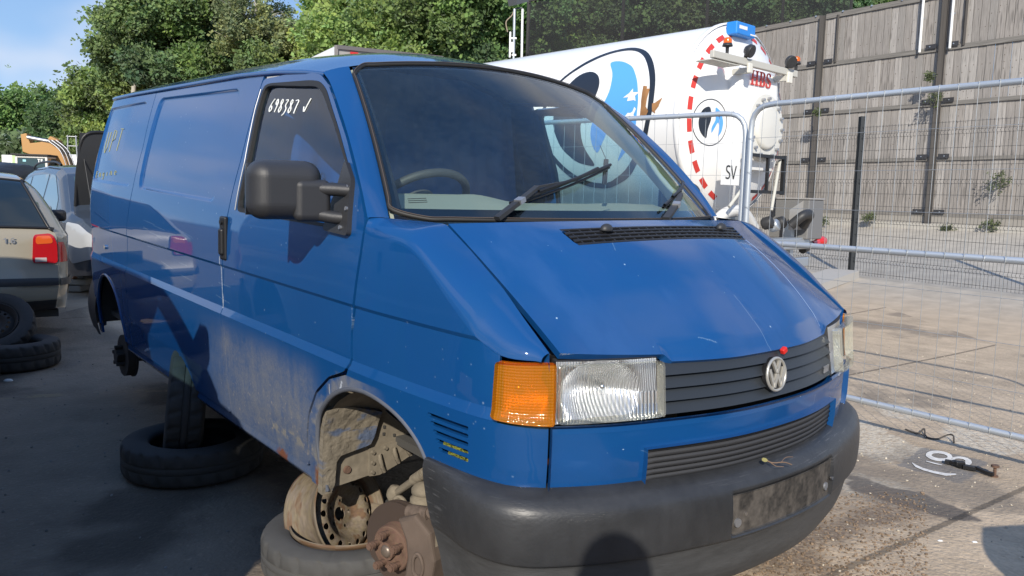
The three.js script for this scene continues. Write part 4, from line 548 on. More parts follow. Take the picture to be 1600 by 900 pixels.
{
  const S = 2048, X0 = -5, Z0 = -11, W = 10;
  const bb = P => { const xs = P.map(p => p[0]), zs = P.map(p => p[1]); P.box = [Math.min(...xs) - 0.3, Math.max(...xs) + 0.3, Math.min(...zs) - 0.3, Math.max(...zs) + 0.3]; return P; }, near = (P, x, z) => x > P.box[0] && x < P.box[1] && z > P.box[2] && z < P.box[3];
  const pale = [gp([[1262, 752], [1330, 738], [1388, 752], [1452, 776], [1432, 784], [1388, 790], [1320, 768]]), gp([[1345, 655], [1440, 702], [1430, 712], [1388, 726], [1320, 700], [1330, 660]]), gp([[1480, 665], [1600, 690], [1600, 706], [1560, 712], [1470, 690]]), gp([[1338, 625], [1420, 632], [1470, 655], [1400, 655]])];
  const grey = [gp([[1443, 699], [1545, 722], [1504, 756], [1398, 727]])];
  const darkBand = gp([[1318, 742], [1352, 748], [1400, 762], [1450, 772], [1478, 788], [1520, 800], [1531, 813], [1490, 812], [1440, 800], [1390, 786], [1330, 765]]);  // dark tapering band across the concrete
  const brown = gp([[1180, 860], [1290, 800], [1370, 775], [1425, 792], [1400, 815], [1310, 850], [1250, 900], [1090, 910]]);
  [...pale, ...grey, darkBand, brown].forEach(bb);
  const rutA = [0.592, 0.806];
  const px = (i, j) => {
    const x = X0 + (i + 0.5) / S * W, z = Z0 + (j + 0.5) / S * W;
    let c = groundColour(x, z); const q = concreteSide(x, z);
    const f1 = vnoise(x * 90, z * 90, 1), f2 = hash2(i, j, 2), m = fbm(x * 5, z * 5, 4, 7);
    if (q > -0.4) {
      const along = x * rutA[0] + z * rutA[1], across = x * rutA[1] - z * rutA[0];
      const st = fbm(across * 14, along * 1.1, 4, 33), v = (0.78 + 0.42 * m) * (0.86 + 0.28 * st) * (0.86 + 0.2 * f1 + 0.08 * f2);
      c = c.map(t => t * v);
      const jt = (x - 0.2) * 0.767 - (z + 3.1) * 0.641;
      for (const P of pale) if (near(P, x, z)) { const d = polyDist(P, x, z) + (fbm(x * 14, z * 14, 3, 90) - 0.5) * 0.12; if (d > -0.03) { const k = smooth(-0.03, 0.03, d) * smooth(0.25, 0.5, vnoise(x * 60, z * 60, 3) * 0.5 + vnoise(x * 150, z * 150, 6) * 0.5); c = c.map((t, n) => lerp(t, [0.58, 0.51, 0.40][n] * (0.8 + 0.3 * f1), k * 0.85)); } }
      for (const P of grey) if (near(P, x, z)) { const d = polyDist(P, x, z) + (fbm(x * 20, z * 20, 3, 91) - 0.5) * 0.05; if (d > -0.02) { const k = smooth(-0.01, 0.01, d); c = c.map((t, n) => lerp(t, [0.185, 0.18, 0.175][n] * (0.85 + 0.3 * m), k * 0.8)); } }
      if (near(darkBand, x, z)) { const d = polyDist(darkBand, x, z) + (fbm(x * 12, z * 12, 4, 92) - 0.5) * 0.10; if (d > -0.04) c = c.map((t, n) => lerp(t, [0.075, 0.066, 0.06][n], smooth(-0.02, 0.02, d) * 0.86)); }
      if (near(brown, x, z)) { const d = polyDist(brown, x, z) + (fbm(x * 6, z * 6, 4, 93) - 0.5) * 0.5; if (d > -0.2) { const g = vnoise(x * 110, z * 110, 8); const k = smooth(-0.2, 0.12, d) * (0.5 + 0.5 * smooth(0.3, 0.55, g)); c = c.map((t, n) => lerp(t, [0.125, 0.088, 0.062][n] * (0.6 + 0.8 * g), k * 0.85)); } }
      const o = smooth(0.60, 0.74, fbm(x * 1.6 + 9, z * 1.6, 5, 60)); c = c.map((t, n) => lerp(t, [0.15, 0.125, 0.1][n], o * 0.6));
      if (Math.abs(((along * 0.5 + 0.31) % 1 + 1) % 1 - 0.5) < 0.006 + 0.004 * f1) c = c.map(t => t * 0.45);
    } else {
      const sp = vnoise(x * 70, z * 70, 12), v = 0.72 + 0.5 * m + (sp > 0.8 ? 0.55 * (sp - 0.8) * 5 * f2 : 0) + 0.14 * (f2 - 0.5);
      c = c.map(t => t * v);
      const o = smooth(0.58, 0.72, fbm(x * 1.3 + 3, z * 1.3, 5, 61)); c = c.map(t => lerp(t, t * 0.45, o));
      const ln = (x + 3.0) * 0.30 + (z + 5.3) * 0.95; if (Math.abs(ln) < 0.045 && x < -1.2) c = c.map((t, n) => lerp(t, [0.26, 0.20, 0.11][n], 0.55 * smooth(0.42, 0.6, fbm(x * 9, z * 9, 4, 65))));
    }
    return c;
  };
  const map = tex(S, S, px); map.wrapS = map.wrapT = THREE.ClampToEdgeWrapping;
  const n = 40, pos = [], uv = [], idx = [];
  for (let j = 0; j <= n; j++) for (let i = 0; i <= n; i++) { const x = X0 + i / n * W, z = Z0 + j / n * W; pos.push(x, groundY(x, z), z); uv.push(i / n, j / n); }
  for (let j = 0; j < n; j++) for (let i = 0; i < n; i++) { const a = j * (n + 1) + i; idx.push(a, a + n + 1, a + 1, a + 1, a + n + 1, a + n + 2); }
  const g = new THREE.BufferGeometry(); g.setAttribute('position', new THREE.Float32BufferAttribute(pos, 3)); g.setAttribute('uv', new THREE.Float32BufferAttribute(uv, 2)); g.setIndex(idx); g.computeVertexNormals();
  T.gravelBump = tex(512, 512, (i, j) => { const a = tile(512, 64, 3, 501)(i, j); return [a, a, a]; }, { srgb: false }); T.gravelBump.repeat.set(9, 9);
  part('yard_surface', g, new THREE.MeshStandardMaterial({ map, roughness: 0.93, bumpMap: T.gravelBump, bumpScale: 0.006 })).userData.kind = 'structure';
}
// loose grit on the concrete: nobody could count it
{
  const g = new THREE.IcosahedronGeometry(1, 0); g.scale(1, 0.55, 0.8);
  const N = 7000, m = new THREE.InstancedMesh(g, new THREE.MeshStandardMaterial({ roughness: 0.95 }), N), M4 = new THREE.Matrix4(), q = new THREE.Quaternion(), r = mulberry(77);
  for (let i = 0; i < N; i++) {
    let x, z; if (i < 3200) { const a = onGround(1130 + r() * 320, 770 + r() * 150); x = a.x; z = a.z; } else if (i < 6200) { x = 0.6 + r() * 4; z = -2.4 - r() * 6; } else { x = -3.5 + r() * 3.2; z = -2.6 - r() * 4; }
    const s = 0.002 + Math.pow(r(), 3) * 0.007; q.setFromEuler(new THREE.Euler(r() * 0.5, r() * 6, r() * 0.5)); m.setMatrixAt(i, M4.compose(V(x, s * 0.3, z), q, V(s, s, s)));
    const v = 0.6 + r() * 0.8; m.setColorAt(i, i < 3200 ? lin(0.19 * v, 0.135 * v, 0.09 * v) : i < 6200 ? lin(0.42 * v, 0.37 * v, 0.29 * v) : lin(0.15 * v, 0.145 * v, 0.135 * v));
  }
  m.name = 'grit'; m.castShadow = m.receiveShadow = true; tag(m, 'loose brown and pale grit scattered over the concrete before the van', 'grit', null, 'stuff'); scene.add(m);
}
// ================================================================ timber barrier on steel posts
{
  const dir = V(-0.574, 0, -0.819), nrm = V(-0.819, 0, 0.574), O = V(7.65, 0, -20.75);   // nrm faces the yard
  const P = (t, y, off = 0) => O.clone().addScaledVector(dir, t).addScaledVector(nrm, off).setY(y);
  const f = thing('timber_barrier', 'tall weathered grey timber barrier on dark steel posts behind the mesh fence', 'barrier', [0, 0, 0]);
  const woods = []; const r = mulberry(9);
  for (let k = 0; k < 7; k++) { const t = 0.8 + 0.5 * r(), w = r() * 0.02; woods.push(new THREE.MeshStandardMaterial({ map: tex(64, 512, (i, j) => { const n = fbm(i / 5 + k * 40, j / 70, 5, k), g = fbm(i / 2.2, j / 160, 3, k + 50), st = smooth(0.58, 0.8, fbm(i / 9 + k * 9, j / 200, 4, k + 80)); const v = t * (0.55 + 0.5 * n + 0.35 * g) * (1 - 0.45 * st); const kn = hash2(Math.floor(i / 26), Math.floor(j / 60), k) > 0.82 ? smooth(5, 2, Math.hypot((i % 26) - 13, ((j % 60) - 30) * 0.7)) : 0; return [(0.305 + w) * v * (1 - 0.7 * kn), 0.297 * v * (1 - 0.75 * kn), (0.282 - w * 0.5) * v * (1 - 0.8 * kn)]; }), roughness: 0.9 })); }
  const rows = [[1.06, 1.24], [1.25, 2.47], [2.5, 3.68], [3.71, 4.88], [4.91, 6.02]], pw = 0.168;
  const geos = rows.map(([a, b]) => [0, 1, 2].map(k => box(pw - 0.009 - k * 0.002, b - a, 0.028, 0, 0, 0)));
  for (let ri = 1; ri < rows.length; ri++) for (let t = -5.9; t < 4.2; t += pw) {
    const m = part('plank', geos[ri][(r() * 3) | 0], woods[(r() * 7) | 0], f); m.position.copy(P(t, (rows[ri][0] + rows[ri][1]) / 2 + (r() - 0.5) * 0.012, (r() - 0.5) * 0.012)); m.rotation.y = Math.atan2(nrm.x, nrm.z) + (r() - 0.5) * 0.03; m.rotation.z = (r() - 0.5) * 0.006;
  }
  const rail = new THREE.MeshStandardMaterial({ map: mottle(0.19, 0.178, 0.162, 0.5), roughness: 0.9 }), post = new THREE.MeshStandardMaterial({ map: mottle(0.060, 0.055, 0.052, 0.4), roughness: 0.8 });
  for (const [y, h] of [[1.245, 0.08], [2.485, 0.075], [3.695, 0.085], [4.895, 0.10], [6.06, 0.12]]) for (const [a, b] of [[-6.1, -3.05], [-3.05, 0], [0, 3.05], [3.05, 4.3]]) part('rail', beam(P(a + 0.08, y, 0.034), P(b - 0.08, y, 0.034), 0.036, h), rail, f);
  for (const [a, b] of [[-6.1, -3.05], [-3.05, 0], [0, 3.05], [3.05, 4.3]]) { part('gravel_board', beam(P(a + 0.06, 1.13, 0.02), P(b - 0.06, 1.13, 0.02), 0.05, 0.2), std(0.30, 0.28, 0.25, 0.95), f); part('footing', beam(P(a, 0.98, 0.10), P(b, 0.98, 0.10), 0.3, 0.12), std(0.42, 0.40, 0.36, 0.95), f); }
  for (const t of [-6.1, -3.05, 0, 3.05]) { part('post', [beam(P(t, 0.9, 0.07), P(t, 6.1, 0.07), 0.16, 0.02), beam(P(t, 0.9, 0.0), P(t, 6.1, 0.0), 0.02, 0.16)].map((g, i) => g), post, f); }
  part('post', beam(P(-0.42, 4.9, 0.06), P(-0.42, 6.05, 0.06), 0.05, 0.05), post, f); part('post', beam(P(-3.5, 4.9, 0.06), P(-3.5, 6.05, 0.06), 0.05, 0.05), post, f);
  for (const t of [-3.05, 0, 3.05]) for (const y of [1.25, 2.48, 3.70, 4.9]) for (const s of [-1, 1]) { part('bracket', beam(P(t + s * 0.12, y + 0.06, 0.085), P(t + s * 0.36, y + 0.06, 0.085), 0.01, 0.10), std(0.05, 0.05, 0.055, 0.6, 0.3), f); part('bracket_bolt', orient(new THREE.CylinderGeometry(0.014, 0.014, 0.02, 8), P(t + s * 0.26, y + 0.06, 0.095), nrm), M.zinc, f); }
  for (let k = 0; k < 14; k++) part('top_bolt', orient(new THREE.CylinderGeometry(0.022, 0.022, 0.04, 8), P(-5.8 + k * 0.75, 6.11, 0.06), nrm), M.zinc, f);
  for (const [t, n] of [[-2.58, 0], [-3.25, 1]]) { const c = thing('conduit_pipe', n ? 'right one of two white pipes hung down the top of the timber barrier' : 'left one of two white pipes hung down the top of the timber barrier', 'pipe', [0, 0, 0], 0, 'white pipes on the timber barrier'); part('pipe', bar(P(t, 4.86, 0.13), P(t, 7.0, 0.13), 0.028, 12), M.white, c); part('clip', beam(P(t - 0.05, 5.6, 0.10), P(t + 0.05, 5.6, 0.10), 0.02, 0.04), M.steel, c); }
}
// ================================================================ dark mesh fence at the foot of the ramp
{
  const A = V(5.72, 0, -13.53), B = V(7.13, 0, -11.11), d = B.clone().sub(A).normalize(), nrm = V(-d.z, 0, d.x);
  const P = (t, y, off = 0) => { const p = A.clone().addScaledVector(d, t).addScaledVector(nrm, off); p.y = groundY(p.x, p.z) + y; return p; };
  const f = thing('mesh_fence', 'dark welded mesh fence with one thick dark post in front of the timber barrier', 'fence');
  const pm = std(0.022, 0.026, 0.030, 0.5);
  for (const t of [-3.0, 0, 3.6]) part('post', beam(P(t, -0.1), P(t, 2.66), 0.075, 0.11), pm, f);
  for (const [a, b] of [[-2.97, -0.03], [0.03, 3.57]]) {
    const g = []; const n = Math.round((b - a) / 0.055);
    for (let i = 0; i <= n; i++) { const t = lerp(a, b, i / n); let prev = null; for (const [y, o] of [[0.05, 0], [0.27, 0], [0.30, 0.03], [0.33, 0], [0.92, 0], [0.95, 0.03], [0.98, 0], [1.57, 0], [1.60, 0.03], [1.63, 0], [2.30, 0], [2.33, 0.03], [2.36, 0], [2.5, 0]]) { const p = P(t, y, o + 0.03); if (prev) g.push(bar(prev, p, 0.0028, 4)); prev = p; } }
    for (const y of [0.10, 0.27, 0.33, 0.5, 0.72, 0.92, 0.98, 1.2, 1.4, 1.57, 1.63, 1.85, 2.1, 2.30, 2.36, 2.48]) g.push(bar(P(a, y, 0.036), P(b, y, 0.036), 0.003, 4));
    part('wire_panel', g, std(0.05, 0.054, 0.058, 0.5, 0.4), f, 'stuff');
  }
  const k = thing('kerb_end', 'low concrete kerb with red painted face at the foot of the dark fence post', 'kerb');
  const a = V(4.25, 0, -11.95), b = P(-0.05, 0, 0.12); const h = 0.13;
  const mid = p => { p = p.clone(); p.y = groundY(p.x, p.z) + h / 2; return p; };
  const red = std(0.50, 0.055, 0.04, 0.7), pale = std(0.42, 0.40, 0.37, 0.9);
  part('kerb_stone', beam(mid(a), mid(b), 0.5, h), pale, k);
  for (let i = 0; i < 4; i++) { const u = a.clone().lerp(b, i / 4 + 0.01), v = a.clone().lerp(b, i / 4 + 0.24), w = nrm.clone().multiplyScalar(0.254); const s = w.dot(V(-u.x, 0, -u.z)) > 0 ? 1 : -1; u.addScaledVector(w, s); v.addScaledVector(w, s); part(i < 3 ? 'red_face' : 'worn_face', beam(mid(u), mid(v), 0.006, h * 0.92), i < 3 ? red : std(0.5, 0.22, 0.18, 0.8), k); }
}
// ================================================================ temporary fence panels of galvanised tube
function temporaryFence(name, label, A, B, y0, y1, group, feet) {
  const f = thing(name, label, 'fence', [0, 0, 0], 0, group);
  const d = B.clone().sub(A).setY(0), L = d.length(); d.normalize();
  const P = (t, y, o = 0) => V(A.x + d.x * t - d.z * o, y, A.z + d.z * t + d.x * o), R = 0.019, c = 0.16, ym = (y0 + y1) / 2 + 0.0;
  part('frame', tube([P(0, y0 - 0.12), P(0, y0 + 0.3), P(0, y1 - c * 1.6), P(0, y1 - c), P(c * 0.1, y1 - c * 0.45), P(c * 0.45, y1 - c * 0.1), P(c, y1), P(c * 2, y1), P(L / 2, y1), P(L - c * 2, y1), P(L - c, y1), P(L - c * 0.45, y1 - c * 0.1), P(L - c * 0.1, y1 - c * 0.45), P(L, y1 - c), P(L, y1 - c * 1.6), P(L, y0 + 0.3), P(L, y0 - 0.12)], R, 160, 12), M.galv, f);
  part('mid_rail', bar(P(0, ym), P(L, ym), R, 12), M.galv, f); part('bottom_rail', bar(P(0, y0), P(L, y0), R, 12), M.galv, f);
  const g = []; const n = Math.round(L / 0.105), r = mulberry(L * 1000 | 0);
  for (let i = 1; i < n; i++) { const t = i / n * L; g.push(tube([P(t, y0 - 0.02, 0.019), P(t + (r() - 0.5) * 0.012, y0 + 0.45, 0.021), P(t + (r() - 0.5) * 0.008, ym, 0.021), P(t + (r() - 0.5) * 0.012, y1 - 0.5, 0.021), P(t, y1 + 0.02, 0.019)], 0.0017, 8, 4)); for (const y of [y0, ym, y1]) { const q = new THREE.TorusGeometry(R + 0.0015, 0.0016, 4, 12); q.rotateY(Math.atan2(d.x, d.z)); q.translate(...P(t, y).toArray()); g.push(q); } }
  for (const y of [y0 + 0.24, y0 + 0.49, y0 + 0.73, ym + 0.24, ym + 0.48, ym + 0.71]) g.push(bar(P(0, y, 0.024), P(L, y, 0.024), 0.0016, 4));
  part('wire_mesh', g, M.wire, f, 'stuff');
  for (const t of feet) { const p = P(t, 0.06); const b = new RoundedBoxGeometry(0.62, 0.12, 0.22, 3, 0.03); b.rotateY(Math.atan2(d.x, d.z)); b.translate(p.x, p.y, p.z); part('foot_block', b, M.rubber, f); }
  return f;
}
M.galv = new THREE.MeshStandardMaterial({ map: mottle(0.50, 0.54, 0.58, 0.25), roughness: 0.5, metalness: 0.55, bumpMap: T.fine, bumpScale: 0.0004 });
M.wire = std(0.45, 0.47, 0.48, 0.45, 0.6);
{
  const d = V(0.592, 0, 0.806), A = V(1.66, 0, -5.59);
  temporaryFence('temporary_fence', 'right galvanised mesh fence panel, its bottom tube resting just above the concrete', A.clone().addScaledVector(d, -0.06), A.clone().addScaledVector(d, 3.44), 0.2, 2.065, 'temporary fence panels', [3.44]);
  // the next panel leans off to the left behind the van
  const C = at(1160, 300, 5.75); C.y = 0; const L2 = at(760, 197, 7.3); L2.y = 0;
  const d2 = L2.sub(C).normalize();
  temporaryFence('temporary_fence', 'left galvanised mesh fence panel, half hidden behind the van windscreen', C, C.clone().addScaledVector(d2, 3.5), 0.2, 2.03, 'temporary fence panels', [0, 3.5]);
}
// ================================================================ white vacuum tanker, its rounded tail towards the yard
{
  const ax = V(-0.681, 0, -0.732).normalize(), lat = V(0.732, 0, -0.681).normalize();                 // ax runs forward along the tank, lat to its right
  const C = V(2.424, 2.306, -9.2), R = 1.05, LEN = 7.6;
  const t = thing('tanker_truck', 'white tanker truck with a blue and black drop emblem, parked behind the mesh fence panels', 'tanker truck', [C.x, 0, C.z]);
  t.quaternion.setFromRotationMatrix(new THREE.Matrix4().makeBasis(lat, V(0, 1, 0), ax.clone().negate()));   // x = right, y = up, -z = forward
  const cy = C.y, white = phys(0.80, 0.80, 0.79, 0.35, { clearcoat: 0.6, clearcoatRoughness: 0.15 });
  
  const cyl = (u, a, o = 0) => V(-(R + o) * Math.cos(a / R), cy + (R + o) * Math.sin(a / R), -u);
  const dishZ = (x, y) => { const q = Math.min(1, (x * x + (y - cy) ** 2) / (R * R)); return 0.27 * (Math.sqrt(Math.max(0, 1 - q * 0.98)) - 0.141) ; };
  const dish = (x, y, o = 0) => { const z = dishZ(x, y - 0 + 0); return V(x, y, z + o); };
  const shell = part('tank_shell', [grid(64, 24, (u, v) => cyl(lerp(0, LEN, v), u * 2 * Math.PI * R)), lathe([[R, 0], [R + 0.02, 0.01], [R + 0.02, 0.05], [R, 0.06]], 64).rotateX(Math.PI / 2).translate(0, cy, -0.03)], white, t);
  const head = part('tank_head', [grid(64, 20, (u, v) => { const a = u * 2 * Math.PI, q = v * R; return V(q * Math.cos(a), cy + q * Math.sin(a), dishZ(q * Math.cos(a), cy + q * Math.sin(a))); }), grid(48, 10, (u, v) => { const a = u * 2 * Math.PI, q = v * R; return V(q * Math.cos(a), cy + q * Math.sin(a), -LEN - 0.3 * (1 - v * v)); })], white, t);
  // drop emblem on the flank: ring, black drop, two-lobed blue drop, scrapes and rust
  const flat = (P, o) => panel(roundPoly(P, 0.09, 3), [], (u, a) => cyl(u, a, o), { h: 0.05, thick: 0 });
  const ringO = [[1.82, 0.532], [1.498, 0.82], [1.258, 0.945], [0.956, 0.975], [0.662, 0.84], [0.457, 0.633], [0.324, 0.391], [0.292, 0.094], [0.397, -0.315], [0.742, -0.697], [1.19, -0.891], [1.523, -0.835], [1.738, -0.643], [1.924, -0.357], [2.007, -0.083], [1.97, 0.25]];
  const ringI = [[1.785, 0.52], [1.443, 0.782], [1.196, 0.903], [0.90, 0.905], [0.655, 0.76], [0.482, 0.54], [0.386, 0.334], [0.364, 0.022], [0.459, -0.275], [0.76, -0.602], [1.147, -0.805], [1.452, -0.755], [1.661, -0.60], [1.864, -0.35], [1.95, -0.085], [1.92, 0.23]];
  const ink = std(0.016, 0.022, 0.034, 0.4), sky = std(0.10, 0.36, 0.83, 0.4);
  part('emblem_ring', panel(roundPoly(ringO, 0.16, 4), [roundPoly(ringI, 0.16, 4)], (u, a) => cyl(u, a, 0.003), { h: 0.05, thick: 0 }), ink, shell);
  part('emblem_dark_drop', flat([[1.617, 0.474], [1.501, 0.587], [1.344, 0.612], [1.195, 0.535], [1.122, 0.403], [1.15, 0.22], [1.343, -0.03], [1.323, -0.287], [1.18, -0.56], [1.47, -0.501], [1.674, -0.319], [1.774, -0.083], [1.777, 0.17]], 0.003), ink, shell);
  part('emblem_blue_drop', flat([[1.138, 0.725], [0.944, 0.712], [0.727, 0.60], [0.577, 0.394], [0.505, 0.166], [0.521, -0.119], [0.616, -0.308], [0.877, -0.521], [0.716, -0.305], [0.76, -0.147], [0.836, 0.13], [0.93, -0.15], [1.131, -0.419], [1.193, -0.25], [1.177, -0.069], [0.994, 0.179], [0.944, 0.321], [0.977, 0.526]], 0.003), sky, shell);
  const ragged = (P, s) => P.map((p, i) => [p[0] + (hash2(i, s, 1) - 0.5) * 0.06, p[1] + (hash2(i, s, 2) - 0.5) * 0.06]);
  const scrape = (P, o, n, s) => { const Q = []; for (let i = 0; i < P.length; i++) for (let k = 0; k < n; k++) { const a = P[i], b = P[(i + 1) % P.length]; Q.push([lerp(a[0], b[0], k / n), lerp(a[1], b[1], k / n)]); } return panel(ragged(Q, s), [], (u, a) => cyl(u, a, o), { h: 0.06, thick: 0 }); };
  const rust = new THREE.MeshStandardMaterial({ map: mottle(0.30, 0.15, 0.06, 0.5), roughness: 0.9 });
  part('rust_scrape', scrape([[0.47, 0.30], [0.385, 0.27], [0.375, 0.04], [0.47, -0.03]], 0.006, 3, 1), rust, shell); part('rust_scrape', scrape([[0.30, 0.10], [0.20, 0.17], [0.205, 0.07], [0.28, 0.03]], 0.006, 2, 5), rust, shell);
  part('bare_scrape', scrape([[0.70, 0.24], [0.61, 0.30], [0.54, 0.27], [0.53, 0.18], [0.64, 0.17]], 0.0055, 2, 9), white, shell); part('bare_scrape', [scrape([[0.86, 0.05], [0.79, -0.05], [0.66, 0.02], [0.55, 0.10], [0.52, 0.0], [0.60, -0.04], [0.80, -0.11]], 0.0055, 3, 12)], white, shell);
  part('lifting_lug', [lathe([[0, 0.03], [0.12, 0.03], [0.12, -0.03], [0, -0.03]], 24).rotateX(Math.PI / 2).rotateY(0.8).translate(-0.35, cy + R + 0.05, -6.9)], white, shell);
  // red dashes round the tail
  const red = std(0.55, 0.045, 0.035, 0.45);
  for (let k = 0; k < 26; k++) { const a0 = k / 26 * 2 * Math.PI + 0.05, a1 = a0 + 0.145; if (Math.sin(a0) < -0.93) continue; part('red_dash', grid(5, 2, (u, v) => { const a = lerp(a0, a1, u), q = lerp(0.965, 0.915, v); return V(q * Math.cos(a), cy + q * Math.sin(a), dishZ(q * Math.cos(a), cy + q * Math.sin(a)) + 0.003); }), red, head); }
  // small round emblem
  const ex = -0.665, ey = cy - 0.07, onDish = (x, y) => dish(ex + x, ey + y, 0.004);
  const circ = (r, n = 28) => Array.from({ length: n }, (_, i) => [r * Math.cos(i / n * 2 * Math.PI), r * Math.sin(i / n * 2 * Math.PI)]);
  part('small_emblem_ring', panel(circ(0.245), [circ(0.236)], onDish, { h: 0.04, thick: 0 }), ink, head);
  part('small_emblem_dark', panel(roundPoly([[-0.02, 0.175], [-0.13, 0.13], [-0.175, 0.0], [-0.14, -0.11], [-0.04, -0.185], [-0.045, -0.08], [0.005, 0.04]], 0.05, 3), [], onDish, { h: 0.03, thick: 0 }), ink, head);
  part('small_emblem_blue', panel(roundPoly([[0.05, 0.17], [0.14, 0.12], [0.185, 0.01], [0.165, -0.09], [0.11, -0.15], [0.13, -0.05], [0.105, 0.02], [0.05, -0.06], [0.015, -0.12], [0.01, -0.05], [0.065, 0.03]], 0.03, 3), [], onDish, { h: 0.03, thick: 0 }), sky, head);
  // manway box in the middle of the tail with lettering and bolted hatch
  const zb = 0.34, bxw = 0.44;
  const mw = part('manway_box', [grid(20, 24, (u, v) => { const x = lerp(-bxw, bxw, u), y = lerp(-0.52, 0.58, v); const e = Math.min(1, (1 - Math.abs(2 * u - 1)) * 6, (1 - v) * 9); return V(x + 0.03, cy + y - 0.02, zb - 0.10 * (1 - Math.sqrt(Math.min(1, e)))  - 0.10 * (y / 0.58) ** 2 * 0.3); }), ...[-1, 1].map(s => grid(1, 16, (u, v) => { const y = lerp(-0.52, 0.58, v); return V(0.03 + s * bxw, cy + y - 0.02, lerp(zb - 0.10 - 0.03 * (y / 0.58) ** 2, 0.0, u)); })), grid(12, 1, (u, v) => V(lerp(-bxw, bxw, u) + 0.03, cy + 0.56, lerp(zb - 0.13, 0.0, v)))], white, t);
  const txt = new TextGeometry('HBS', { font: FONT.serif, size: 0.15, depth: 0.004, curveSegments: 4 }); txt.computeBoundingBox(); txt.translate(-txt.boundingBox.max.x / 2, 0, 0); txt.scale(1.0, 1.05, 1); txt.translate(0.0, cy + 0.36, zb - 0.004); part('lettering', txt, red, mw);
  part('hatch', [lathe([[0, 0.05], [0.20, 0.045], [0.235, 0.02], [0.24, 0.0], [0.25, -0.05]], 40).rotateX(Math.PI / 2).translate(0.10, cy - 0.08, zb + 0.04), lathe([[0.24, 0.012], [0.36, 0.012], [0.365, 0.0], [0.365, -0.04]], 48).rotateX(Math.PI / 2).translate(0.10, cy - 0.08, zb + 0.025)], std(0.66, 0.65, 0.60, 0.5), mw);
  const bolt = new THREE.CylinderGeometry(0.016, 0.016, 0.05, 8); bolt.rotateX(Math.PI / 2); for (let k = 0; k < 16; k++) { const b = part('hatch_bolt', bolt, M.steel, mw); b.position.set(0.10 + 0.315 * Math.cos(k * Math.PI / 8), cy - 0.08 + 0.315 * Math.sin(k * Math.PI / 8), zb + 0.05); }
  part('side_rod', [bar([0.55, cy - 0.5, 0.22], [0.52, cy + 0.50, 0.26], 0.012, 8)], M.steel, t);
  { const q = panel(circ(0.2).map(p => [p[0] * 0.6, p[1]]), [circ(0.17).map(p => [p[0] * 0.6, p[1]])], (x, y) => dish(0.72 + x, cy - 0.10 + y, 0.005), { h: 0.04, thick: 0 }); part('small_emblem_ring', q, ink, head); }
  // beacon bar
  const beige = std(0.50, 0.49, 0.44, 0.6);
  const yb = cy + 0.548, zr = 0.43;
  part('beacon_bar', [box(1.68, 0.075, 0.05, -0.26, yb, zr, 0.01), box(0.05, 0.06, 0.3, -0.38, yb - 0.07, zr - 0.13), box(0.05, 0.06, 0.3, 0.34, yb - 0.07, zr - 0.13), box(0.5, 0.01, 0.2, -0.85, yb - 0.05, zr - 0.09)], beige, t);
  part('bar_bracket', [box(0.07, 0.10, 0.03, -0.44, yb - 0.06, zr + 0.03, 0.008), box(0.09, 0.12, 0.03, 0.39, yb - 0.06, zr + 0.03, 0.008)].slice(0, 1), std(0.72, 0.70, 0.62, 0.5), t); part('bar_bracket', box(0.09, 0.12, 0.03, 0.39, yb - 0.06, zr + 0.03, 0.008), std(0.72, 0.70, 0.62, 0.5), t);
  const amber = phys(1, 0.30, 0.01, 0.15, { transmission: 0.6, thickness: 0, clearcoat: 1 });
  for (const x of [-0.83, 0.57]) { const B = new THREE.Group(); B.name = 'beacon'; B.position.set(x, yb + 0.02, zr); B.scale.setScalar(0.52); t.add(B); part('beacon_base', lathe([[0.03, 0], [0.035, 0.16], [0.10, 0.17], [0.10, 0.19], [0.085, 0.23], [0, 0.23]], 24), M.plastic, B); part('beacon_lens', lathe([[0.082, 0.23], [0.082, 0.30], [0.06, 0.335], [0, 0.34]], 24), amber, B); part('beacon_core', lathe([[0, 0.30], [0.05, 0.29], [0.05, 0.23]], 16), M.orange, B); }
  for (const [x, s] of [[-0.49, 0.1], [0.36, -0.4]]) part('work_lamp', [orient(lathe([[0, -0.06], [0.04, -0.04], [0.068, 0.0], [0.068, 0.035], [0.06, 0.045], [0, 0.04]], 20), V(x, yb + 0.11, zr + 0.04), V(s, -0.35, 0.9)), bar([x, yb + 0.03, zr], [x, yb + 0.12, zr + 0.02], 0.02, 8)], M.plastic, t);
  // blue box on top of the tail
  const bb = part('blue_box', [box(0.38, 0.14, 0.14, -0.12, cy + 0.96, 0.13, 0.02)], std(0.02, 0.22, 0.66, 0.35), t);
  part('box_lettering', [0, 1, 2, 3, 4].map(k => box(0.026, 0.036, 0.003, -0.25 + k * 0.032, cy + 0.972, 0.202)), M.white, bb, 'stuff');
  part('box_print', [box(0.12, 0.014, 0.003, 0.02, cy + 0.92, 0.202), box(0.06, 0.012, 0.003, 0.03, cy + 0.9, 0.212)].slice(0, 1), M.white, bb);
  // sign plate, black frame, tail gear
  const sg = part('sign_plate', box(0.34, 0.27, 0.012, -0.60, cy - 0.59, 0.40, 0.004), M.white, t);
  const sv = new TextGeometry('SV', { font: FONT.regular, size: 0.14, depth: 0.003, curveSegments: 4 }); sv.translate(-0.71, cy - 0.66, 0.407); part('sign_letters', sv, M.black, sg);
  part('black_frame', [box(0.86, 0.035, 0.04, 0.04, cy - 0.39, 0.42), box(0.86, 0.035, 0.04, 0.04, cy - 0.78, 0.42), box(0.045, 0.44, 0.04, -0.36, cy - 0.585, 0.421), box(0.045, 0.44, 0.04, 0.45, cy - 0.585, 0.421), box(0.03, 0.40, 0.03, 0.10, cy - 0.585, 0.422)], M.black, t);
